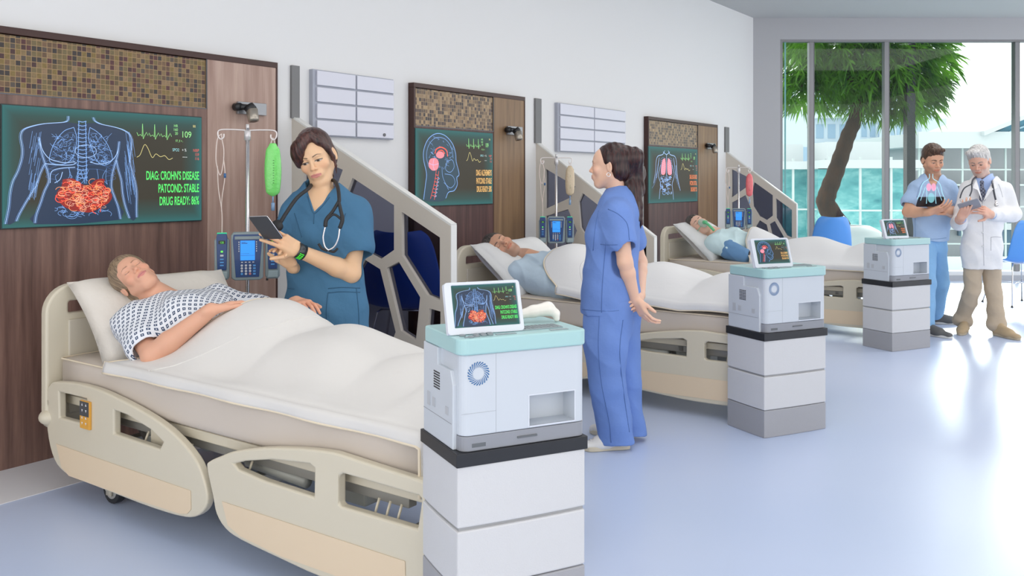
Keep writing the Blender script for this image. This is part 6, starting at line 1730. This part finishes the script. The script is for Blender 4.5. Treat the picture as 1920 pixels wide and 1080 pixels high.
t2, h2_, g2_, r2_ = patient(1, 'sleeping dark-haired man lying in pale blue pyjamas',
        dict(head=(.24, 2.04, .915), neck=(.365, 1.90, .83), chest=(.38, 1.66, .765), waist=(.40, 1.40, .72), pelvis=(.42, 1.27, .69),
             shR=(.165, 1.83, .74), elR=(.115, 1.44, .675), wrR=(.13, 1.22, .665), hdR=(.14, 1.08, .665), hb=(0, 0, 1), ths=1,
             shL=(.58, 1.76, .81), elL=(.72, 1.5, .74), fwd=(-.70, -.48, .50), up=(-.50, .70, .51)),
        1.17, 1.1, (.62, .34, .22), (.04, .03, .025), hair_mat('dark grey brown hair', (.015, .012, .010), (.10, .08, .07), .45), cloth('pale blue pyjama cotton', (.50, .62, .72)), None, 'long', stub=(.32, .20, .15), age=1)
t3, h3_, g3_, r3_ = patient(2, 'patient lying in pale mint gown with a green breathing mask on the face',
        dict(head=(.24, 1.97, .945), neck=(.345, 1.85, .855), chest=(.37, 1.62, .775), waist=(.42, 1.38, .72), pelvis=(.44, 1.26, .69),
             shR=(.15, 1.76, .775), elR=(.12, 1.50, .69), wrR=(.10, 1.28, .68), hdR=(.10, 1.12, .68), hb=(0, 0, 1), ths=1,
             shL=(.56, 1.72, .83), elL=(.72, 1.5, .74), fwd=(-.76, -.35, .52), up=(-.41, .57, .70)),
        1.12, 1.08, (.74, .46, .34), (.06, .04, .03), hair_mat('dark grey brown hair', (.015, .012, .010), (.10, .08, .07), .45), cloth('pale mint gown cotton', (.60, .76, .78)), None, 'short')
# breathing mask
mk = empty('breathing_mask', V3(h3_.w((0, -.09, -.04))), 0, 'clear green breathing mask with tube over the mouth of the patient beyond', 'oxygen mask')
mk['label'] = 'clear breathing mask with green tube over a lying patient\'s nose and mouth'
A = S(); A.ell(h3_.w((0, -.100, -.040)), [x*1.12 for x in (.036, .036, .048)], h3_.M, .01); A.ell(h3_.w((0, -.055, -.035)), [x*1.12 for x in (.045, .045, .075)], h3_.M, .004, '-')
mm = mat('clear green mask plastic', (.55, .75, .62), .15, alpha=.55)
sdfobj('face_cup', [relax(A.mesh(.0035), 1)], mm, mk, None, mk.location)
q = lambda c: V3(h3_.w(c))-mk.location
MB().tube(spline([q((0, -.128, -.05)), q((0, -.145, -.075)), q((.0, -.13, -.12)), q((.0, -.10, -.165))], 5), [.020]*5+[.014]*11, 10).build('green_tube', mat('green tube', (.12, .50, .22), .35), mk, True)
MB().tube(spline([q((-.035, -.095, -.045)), q((-.07, -.045, -.035)), q((-.083, .0, -.03)), q((-.088, .05, -.02))], 5), .004, 6).tube(spline([q((.035, -.095, -.045)), q((.07, -.045, -.035)), q((.083, .0, -.03))], 5), .004, 6).build('strap', mat('green strap', (.25, .55, .35), .5), mk, True)
# arm cuff and wrist strap of the masked patient
d = g3_['elR']-g3_['shR']
cf = empty('pressure_cuff', g3_['elR'], 0, 'blue inflatable arm cuff on the patient with the breathing mask', 'arm cuff')
A = S(); A.seg(g3_['shR']+d*.62, g3_['elR']+d*.28, .098, .078, .01)
sdfobj('cuff', [A.mesh(.006, fold(.004, 50, 2))], cloth('slate blue cuff', (.13, .27, .47)), cf, None, cf.location)
dw = (g3_['wrR']-g3_['elR']); c = g3_['elR']+dw*.62
mb = MB(); u1 = dw.normalized().orthogonal().normalized(); u2 = dw.normalized().cross(u1)
ring = [c+(u1*cos(a)+u2*sin(a))*.046-cf.location for a in [i*pi/10 for i in range(20)]]
mb.tube(ring, .007, 6, closed=True).tube([p_+dw*.12 for p_ in ring], .005, 6, closed=True).build('black_strap', M_rub, cf, True)

# =====================================================================================
# the man in light blue scrubs and the doctor
# =====================================================================================
def tablet_at(cs4, label, name, mback, mface=None, thick=.008, root=None, cover=False):
    X = (cs4[1]-cs4[0]+cs4[2]-cs4[3]); wd = X.length/2; X.normalize(); Y = (cs4[0]-cs4[3]+cs4[1]-cs4[2]); Y = Y-X*Y.dot(X); ht = Y.length/2; Y.normalize(); Zn = X.cross(Y); cen = sum(cs4, Vector())/4
    tb = empty('tablet', cen, 0, label, 'tablet'); Mx = frame3(X, Y, Zn)
    def tl_(mb): mb.v = [tuple(Mx @ Vector(v)) for v in mb.v]; return mb
    tl_(prism(MB(), rrect(-wd/2, wd/2, -ht/2, ht/2, .015, 4), -thick/2, thick/2)).build('casing', mback, tb, bev=.002)
    sg = 1 if Zn.z > 0 else -1
    a_, b_ = sorted((sg*thick/2, sg*(thick/2+.002)))
    tl_(prism(MB(), rrect(-wd/2+.012, wd/2-.012, -ht/2+.012, ht/2-.012, .004, 3), a_, b_)).build('display_panel', mat('black glass', (.01, .012, .015), .08), tb)
    a_, b_ = sorted((-sg*thick/2, -sg*(thick/2+.0015)))
    tl_(prism(MB(), rrect(-.012, .012, -.012, .012, .011, 4), a_, b_)).build('camera_lens' if not cover else 'cover_stud', mat('dark lens', (.02, .02, .02), .2), tb)
    return tb
def man():
    D = 8.4; p = lambda x, y, dd=0: P(x, y, D+dd); k = 1.12
    root_ = Vector((p(1748, 300).x, D, 0)); t = person('short-haired man in light blue scrubs looking down at a black tablet', root_)
    base = (.72, .40, .26)
    h = Head(p(1749, 301), (-.02, -1, -.30), (-.03, -.28, 1), k)
    A = S(); add_head(A, h, True, jaw=1.1); A.ell(h.w((0, -.062, -.098)), (.030, .022, .02), h.M, .02)
    nb = p(1750, 338, .03); A.seg(h.w((0, .014, -.06)), nb, .062, .066, .03); A.seg(nb, p(1750, 352, .0), .08, .10, .04)
    hv = A.mesh(.0045)
    shR, shL = p(1720, 353, .02), p(1779, 353, .02); elR, wrR = p(1703, 397, -.04), p(1742, 398, -.28); elL, wrL = p(1789, 398, -.02), p(1771, 395, -.27)
    B = S(); arm(B, shR, elR, wrR, 1.2, (.055, .043, .044, .029)); arm(B, shL, elL, wrL, 1.2, (.055, .043, .044, .029))
    hand(B, wrR, P(1766, 390, D-.34)-wrR, Vector((.1, -.8, -.6)), 1, 1.15, (.25, .3, .35, .4), None, (.8, .6, .1), None, .02)
    hand(B, wrL+Vector((0, .05, -.01)), P(1757, 388, D-.28)-wrL, Vector((-.1, -.6, -.8)), -1, 1.1, (.4, .5, .5, .6), None, (.9, .3, .1), None, .02)
    fh = head_paint(h, base, np.array(base)*np.array([.92, .6, .55]), (.05, .025, .015), 'down', (0, -.003), stubble=(.36, .20, .13), browf=1.5, liner=1.3)
    sdfobj('body', [hv, B.mesh(.0045)], skin_mat('skin'), t, body_paint(base, fh, [(p(1757, 392, -.3), .1)]), root_)
    T = S(); T.seg(shR+Vector((.03, 0, -.02)), shL+Vector((-.03, 0, -.02)), .078, .078, .05)
    T.chain([p(1749, 352), p(1748, 378), p(1747, 415), p(1746, 460)], [.155, .172, .155, .158], .05, flat=.68, ax=EY)
    T.seg(shR, p(1708, 380, -.0), .074, .088, .04); T.seg(shL, p(1787, 380, -.0), .074, .088, .04); T.cut(p(1746, 451), (0, 0, -1))
    T.seg(p(1705, 384, -.01), p(1702, 398, -.02), .066, .072, .01, op='-'); T.seg(p(1788, 384, -.01), p(1790, 398, -.02), .066, .072, .01, op='-')
    T.seg(nb+Vector((0, 0, .12)), nb+Vector((0, 0, .02)), .088, .074, .006, op='-'); vee(T, p(1751, 357, -.2), p(1737, 331, -.2), p(1763, 331, -.2), nb)
    M_s = cloth('light blue scrubs', (.40, .55, .78))
    VT = relax(T.mesh(.007, fold(.005, 34, 12)), 1); sdfobj('scrub_top', [VT], M_s, t, None, root_)
    seams('seam', VT, [[(1716, 405), (1716, 425), (1717, 449)], [(1714, 446), (1735, 448), (1760, 448), (1774, 446)], [(1731, 340), (1724, 352), (1719, 370)]], .003, mat('scrub stitching', (.25, .38, .60), .9), t, root_)
    U = S(); kR = P(1737, 530, D-.15); aR = Vector((P(1738, 600, 8.15).x, 8.2, .12)); kL = P(1762, 530, D+.12); aL = Vector((P(1750, 600, 8.8).x, 8.78, .12))
    U.chain([p(1736, 452, 0), kR, aR], [.088, .080, .088], .03); U.chain([p(1755, 452, 0), kL, aL], [.090, .082, .085], .012); U.cut((0, 0, .045), (0, 0, -1))
    sdfobj('trousers', [relax(U.mesh(.008, fold(.007, 26, 4)), 1)], cloth('sky blue scrub trousers', (.26, .50, .80)), t, None, root_)
    mc = mat('grey canvas', (.14, .14, .14), .8); ms = mat('white rubber sole', (.75, .74, .72), .5)
    for a, b in ((Vector((aR.x-.02, 8.22, 0)), Vector((aR.x+.12, 8.0, 0))), (Vector((aL.x-.02, 8.82, 0)), Vector((aL.x+.24, 8.74, 0)))):
        d = (b-a).normalized(); b = a+d*.30; Sh = S(); shoe(Sh, a, b, 1.05); o = sdfobj('shoe', [Sh.mesh(.006)], mc, t, None, root_); sole(a, b, ms, o, root_)
        n = Vector((-d.y, d.x, 0)); lc = MB(); c = a+d*.17+EZ*.078
        for i in range(3): lc.tube([c+d*.022*i-n*.022-EZ*(.008*i+.004)-root_, c+d*.022*i-EZ*(.007*i-.003)-root_, c+d*.022*i+n*.022-EZ*(.008*i+.004)-root_], .003, 5)
        lc.build('laces', mat('dark laces', (.03, .03, .03), .8), o, True)
    H = S(); W = h.w
    def e(c, r_, op='+', k_=.010): H.ell(W(c), [x*k for x in r_], h.M, k_*k, op)
    e((0, .016, .056), (.083, .104, .092)); e((0, .045, .0), (.080, .072, .072)); e((0, -.108, -.025), (.075, .080, .085), '-'); e((0, -.112, .030), (.062, .056, .046), '-')
    e((.084, .008, -.012), (.020, .024, .036), '-', .006); e((-.084, .008, -.012), (.020, .024, .036), '-', .006); e((0, .06, -.10), (.09, .09, .05), '-')
    e((.0, -.075, .108), (.060, .028, .026), '+', .02)
    sdfobj('hair', [relax(H.mesh(.004, lambda X, Y, Z: .0012*np.sin(230*X+4*np.sin(30*Z))), 1)], hair_mat('mid brown hair', (.025, .012, .007), (.13, .065, .035), .45), t, strand_paint(h), root_)
    tb = tablet_at([P(1717, 368, D-.33), P(1765, 371, D-.38), P(1771, 385, D-.27), P(1722, 389, D-.22)], 'black tablet with a glowing torso above it, held by the man in light blue scrubs', 'tablet', mat('black tablet back', (.02, .02, .025), .35), cover=True)
    # projected torso over the tablet
    hg = empty('hologram', P(1746, 384, D-.38), 0, 'small glowing cyan torso with pink lungs floating above the black tablet', 'hologram')
    q = lambda x, y, dd=0: P(x, y, D-.38+dd)-hg.location
    def glow(name, c, s, a):
        if name in MATS: return MATS[name]
        m = bpy.data.materials.new(name); m.use_nodes = True; nt = m.node_tree; nt.nodes.clear(); N = nt.nodes.new
        o = N('ShaderNodeOutputMaterial'); tr_ = N('ShaderNodeBsdfTransparent'); em = N('ShaderNodeEmission'); mx = N('ShaderNodeMixShader'); mx.inputs[0].default_value = a
        em.inputs[0].default_value = lin(c); em.inputs[1].default_value = s; nt.links.new(tr_.outputs[0], mx.inputs[1]); nt.links.new(em.outputs[0], mx.inputs[2]); nt.links.new(mx.outputs[0], o.inputs[0]); MATS[name] = m; return m
    mb = MB()
    for sg in (-1, 1):
        X = lambda v: 1746+sg*v
        mb.tube(spline([q(X(3), 326), q(X(4), 335), q(X(13), 341), q(X(18), 349), q(X(21), 362), q(X(26), 374)], 5), .004, 5); mb.tube(spline([q(X(11), 350), q(X(15), 362), q(X(20), 376)], 4), .003, 5); mb.tube(spline([q(X(9), 352), q(X(8), 366), q(X(9), 382)], 4), .0035, 5)
    mb.build('body_outline', glow('hologram cyan', (.45, .85, 1), 1.0, .45), hg, True)
    A = S()
    for sg in (-1, 1): A.ell(P(1746+sg*4.6, 351, D-.38), (.020, .016, .036), None, .006)
    sdfobj('lungs', [A.mesh(.004)], glow('hologram pink', (1, .42, .62), 1.0, .6), hg, None, hg.location)
    A = S(); A.ell(P(1746, 371, D-.38), (.030, .018, .045), None, .006)
    sdfobj('belly', [A.mesh(.004)], glow('hologram pale cyan', (.35, .85, .95), 1.0, .30), hg, None, hg.location)
man()
def doctor():
    D = 8.2; p = lambda x, y, dd=0: P(x, y, D+dd); k = 1.12
    root_ = Vector((p(1840, 300).x, D, 0)); t = person('grey-haired doctor in a white coat and beige trousers looking at a grey tablet', root_)
    base = (.72, .42, .31)
    h = Head(p(1836, 304), (-.62, -.80, -.38), (-.28, -.22, 1), k)
    A = S(); add_head(A, h, True, jaw=1.1, age=1, nose=1.05); A.ell(h.w((0, -.062, -.098)), (.030, .024, .02), h.M, .02)
    nb = p(1846, 340, .03); A.seg(h.w((0, .016, -.06)), nb, .060, .062, .03); A.seg(nb, p(1846, 352, .02), .062, .06, .02)
    hv = A.mesh(.0045)
    shR, shL = p(1815, 356, .0), p(1881, 356, .02); elR, wrR = p(1798, 418, -.05), p(1802, 408, -.27); elL, wrL = p(1899, 402, -.02), p(1856, 402, -.26)
    B = S(); arm(B, elR, elR.lerp(wrR, .5), wrR, 1.15, (.045, .04, .038, .029)); arm(B, elL, elL.lerp(wrL, .5), wrL, 1.15, (.045, .04, .038, .029))
    hand(B, wrR, P(1813, 386, D-.36)-wrR, Vector((-.3, -1, -.1)), 1, 1.15, (.35, .4, .45, .5), (.5, .5, .5, .5), (.6, .6, -.5))
    hand(B, wrL, P(1836, 389, D-.36)-wrL, Vector((.1, -1, .25)), -1, 1.2, (.5, .6, .7, .8), (.5, .55, .6, .6), (.8, .5, -.2))
    fh = head_paint(h, base, np.array(base)*np.array([.9, .6, .55]), (.22, .19, .17), 'down', (-.002, -.003), stubble=(.55, .45, .40), browf=1.4, liner=1.3)
    sdfobj('body', [hv, B.mesh(.0045)], skin_mat('skin'), t, body_paint(base, fh, [(p(1840, 392, -.3), .1), (p(1806, 392, -.3), .08)]), root_)
    # shirt and tie
    C_ = S(); C_.chain([p(1846, 352, .0), p(1842, 380, .0), p(1842, 430, 0)], [.13, .148, .135], .05, flat=.60, ax=EY); C_.seg(p(1846, 330, .03), p(1846, 345, .01), .072, .088, .01); C_.seg(nb+Vector((0, 0, .14)), nb+Vector((0, 0, .045)), .072, .062, .004, op='-')
    vee(C_, p(1841, 337, -.2), p(1836, 330, -.2), p(1850, 330, -.2), nb)
    sdfobj('shirt', [C_.mesh(.0055)], cloth('pale blue shirt', (.38, .50, .78)), t, None, root_)
    for a, b, rr in ((p(1803, 415, -.10), p(1802, 409, -.235), .043), (p(1864, 404, -.23), p(1860, 403, -.25), .040)):
        MB().tube([a-root_, b-root_], rr, 14).build('shirt_cuff', MATS['pale blue shirt'], t, True)
    C2 = S(); C2.seg(p(1841, 342, -.115), p(1841, 347, -.125), .020, .016, .004, flat=.5, ax=EY); C2.chain([p(1841, 347, -.125), p(1842, 358, -.135), p(1842, 372, -.135)], [.014, .026, .03], .004, flat=.35, ax=EY)
    m, nt, b_ = newmat('dark checked tie'); ck = nt.nodes.new('ShaderNodeTexChecker'); ck.inputs['Scale'].default_value = 60; ck.inputs[1].default_value = (.03, .035, .07, 1); ck.inputs[2].default_value = (.16, .17, .22, 1)
    tc_ = nt.nodes.new('ShaderNodeTexCoord'); nt.links.new(tc_.outputs['Object'], ck.inputs[0]); nt.links.new(ck.outputs[0], b_.inputs['Base Color'])
    sdfobj('tie', [C2.mesh(.004)], m, t, None, root_)
    # coat
    T = S(); T.seg(shR+Vector((.03, 0, -.02)), shL+Vector((-.03, 0, -.02)), .078, .078, .05)
    T.chain([p(1847, 354, .01), p(1845, 380, .01), p(1842, 420, .01), p(1841, 465, .0), p(1841, 510, 0)], [.160, .172, .155, .168, .178], .05, flat=.70, ax=EY)
    T.seg(shR, elR, .072, .064, .03); T.seg(elR, elR.lerp(wrR, .55), .064, .054, .03); T.seg(shL, elL, .078, .070, .03); T.seg(elL, wrL+(elL-wrL)*.15, .068, .056, .03)
    T.seg(nb+Vector((0, 0, .14)), nb+Vector((0, 0, .02)), .10, .088, .006, op='-'); vee(T, p(1842, 376, -.2), p(1829, 334, -.2), p(1866, 334, -.2), nb+Vector((0, .03, 0)))
    T.cut(p(1841, 503), (0, 0, -1)); T.seg(p(1841, 500), p(1841, 520), .150, .16, .01, flat=.6, ax=EY, op='-')
    M_c = cloth('white coat cotton', (.82, .82, .83))
    VT = relax(T.mesh(.0065, fold(.006, 30, 31)), 1); co = sdfobj('coat', [VT], M_c, t, None, root_)
    seams('coat_edge', VT, [[(1842, 378), (1843, 420), (1844, 460), (1845, 498)], [(1858, 445), (1866, 444), (1877, 445)], [(1858, 445), (1858, 470)], [(1872, 345), (1876, 355), (1880, 370)]], .003, mat('coat stitching', (.50, .50, .53), .9), co, root_)
    # lapels, placket, buttons, pocket
    lp = MB()
    for pts in ([(1829, 338, -.10), (1823, 352, -.135), (1832, 356, -.155), (1842, 378, -.165), (1836, 356, -.15)], [(1864, 338, -.10), (1870, 352, -.135), (1860, 356, -.155), (1843, 378, -.165), (1852, 356, -.15)]):
        v = [p(*a)-root_ for a in pts]; w_ = [x-Vector((0, .006, 0)) for x in v]; n = 5
        lp.add(v+w_, [tuple(range(n)), tuple(range(2*n-1, n-1, -1))]+[(i, n+i, n+(i+1)%n, (i+1)%n) for i in range(n)])
    lp.build('lapels', M_c, co)
    bt = MB()
    for y in (384, 410, 436, 462): bt.ball(p(1842, y, -.145)-root_, .009, 6, sc3=(1, .5, 1))
    bt.build('buttons', mat('pearl button', (.62, .62, .62), .3), co, True)
    mat('coat seam shade', (.60, .60, .62), .8)
    U = S(); aR = Vector((P(1811, 600, 8.3).x, 8.35, .14)); aL = Vector((P(1869, 600, 8.15).x, 8.15, .14))
    U.chain([p(1824, 490), p(1823, 545, 0), aR], [.080, .070, .066], .02); U.chain([p(1858, 490), p(1863, 545, 0), aL], [.080, .070, .066], .008); U.cut((0, 0, .05), (0, 0, -1))
    for a_ in (aR, aL): U.seg(a_+Vector((-.02, 0, -.03)), a_+Vector((.02, 0, -.035)), .068, .068, .02)
    sdfobj('trousers', [relax(U.mesh(.007, fold(.008, 28, 14)), 1)], cloth('beige chinos', (.52, .42, .31)), t, None, root_)
    mc = mat('tan suede', (.48, .36, .22), .8); ms = mat('pale tan sole', (.50, .42, .30), .6)
    for a, b in ((aR+Vector((.03, .02, 0)), aR+Vector((-.14, -.22, 0))), (aL+Vector((-.01, .02, 0)), aL+Vector((.05, -.26, 0)))):
        a.z = b.z = 0; d = (b-a).normalized(); b = a+d*.30; Sh = S(); shoe(Sh, a, b, 1.08); o = sdfobj('shoe', [Sh.mesh(.006)], mc, t, None, root_); sole(a, b, ms, o, root_)
        n = Vector((-d.y, d.x, 0)); lc = MB(); c = a+d*.16+EZ*.082
        for i in range(3): lc.tube([c+d*.022*i-n*.022-EZ*(.008*i+.004)-root_, c+d*.022*i-EZ*(.007*i-.003)-root_, c+d*.022*i+n*.022-EZ*(.008*i+.004)-root_], .003, 5)
        lc.build('laces', mat('brown laces', (.16, .10, .05), .8), o, True)
    H = S(); W = h.w
    def e(c, r_, op='+', k_=.010): H.ell(W(c), [x*k for x in r_], h.M, k_*k, op)
    e((0, .016, .054), (.084, .105, .092)); e((0, .048, .0), (.082, .072, .075)); e((0, -.108, -.025), (.075, .080, .085), '-'); e((0, -.112, .030), (.062, .056, .044), '-')
    e((.084, .008, -.012), (.020, .024, .036), '-', .006); e((-.084, .008, -.012), (.020, .024, .036), '-', .006); e((0, .06, -.10), (.09, .09, .05), '-')
    e((-.025, -.070, .108), (.055, .035, .026), '+', .02)
    sdfobj('hair', [relax(H.mesh(.004, lambda X, Y, Z: .0013*np.sin(200*(X+.5*Z)+4*np.sin(26*Y))), 1)], hair_mat('silver hair', (.34, .33, .32), (.72, .70, .68), .45), t, strand_paint(h), root_)
    st = empty('stethoscope', nb, 0, 'grey stethoscope hung round the neck of the doctor in the white coat', 'stethoscope')
    q = lambda x, y, dd: P(x, y, D+dd)-nb; gk = mat('dark grey tubing', (.06, .065, .08), .4); mt = MATS['chrome']
    MB().tube(spline([q(1822, 345, -.14), q(1826, 335, -.08), q(1840, 328, .08), q(1858, 330, .06), q(1861, 345, -.12), q(1864, 362, -.155), q(1867, 375, -.155)], 6), .0085, 8).build('tube', gk, st, True)
    MB().tube(spline([q(1822, 345, -.14), q(1809, 352, -.14), q(1803, 362, -.15), q(1800, 372, -.15)], 5), .006, 6).tube(spline([q(1822, 345, -.14), q(1822, 357, -.16), q(1818, 368, -.165)], 5), .006, 6).build('yoke', gk, st, True)
    MB().tube(spline([q(1800, 371, -.15), q(1802, 378, -.15), q(1809, 380, -.16)], 5), .004, 6).tube(spline([q(1818, 367, -.165), q(1814, 376, -.165), q(1806, 381, -.16)], 5), .004, 6).build('ear_tube', mt, st, True)
    MB().tube([q(1867, 375, -.155), q(1868, 383, -.155)], [.010, .012], 10).tube([q(1868, 383, -.15), q(1868, 384, -.165)], .018, 14).build('chest_piece', mt, st, True)
    tablet_at([P(1789, 385, D-.36), P(1832, 372, D-.44), P(1842, 387, D-.36), P(1808, 397, D-.28)], 'grey tablet in the hands of the doctor in the white coat', 'tablet', mat('silver grey tablet back', (.30, .30, .33), .3, .3))
doctor()
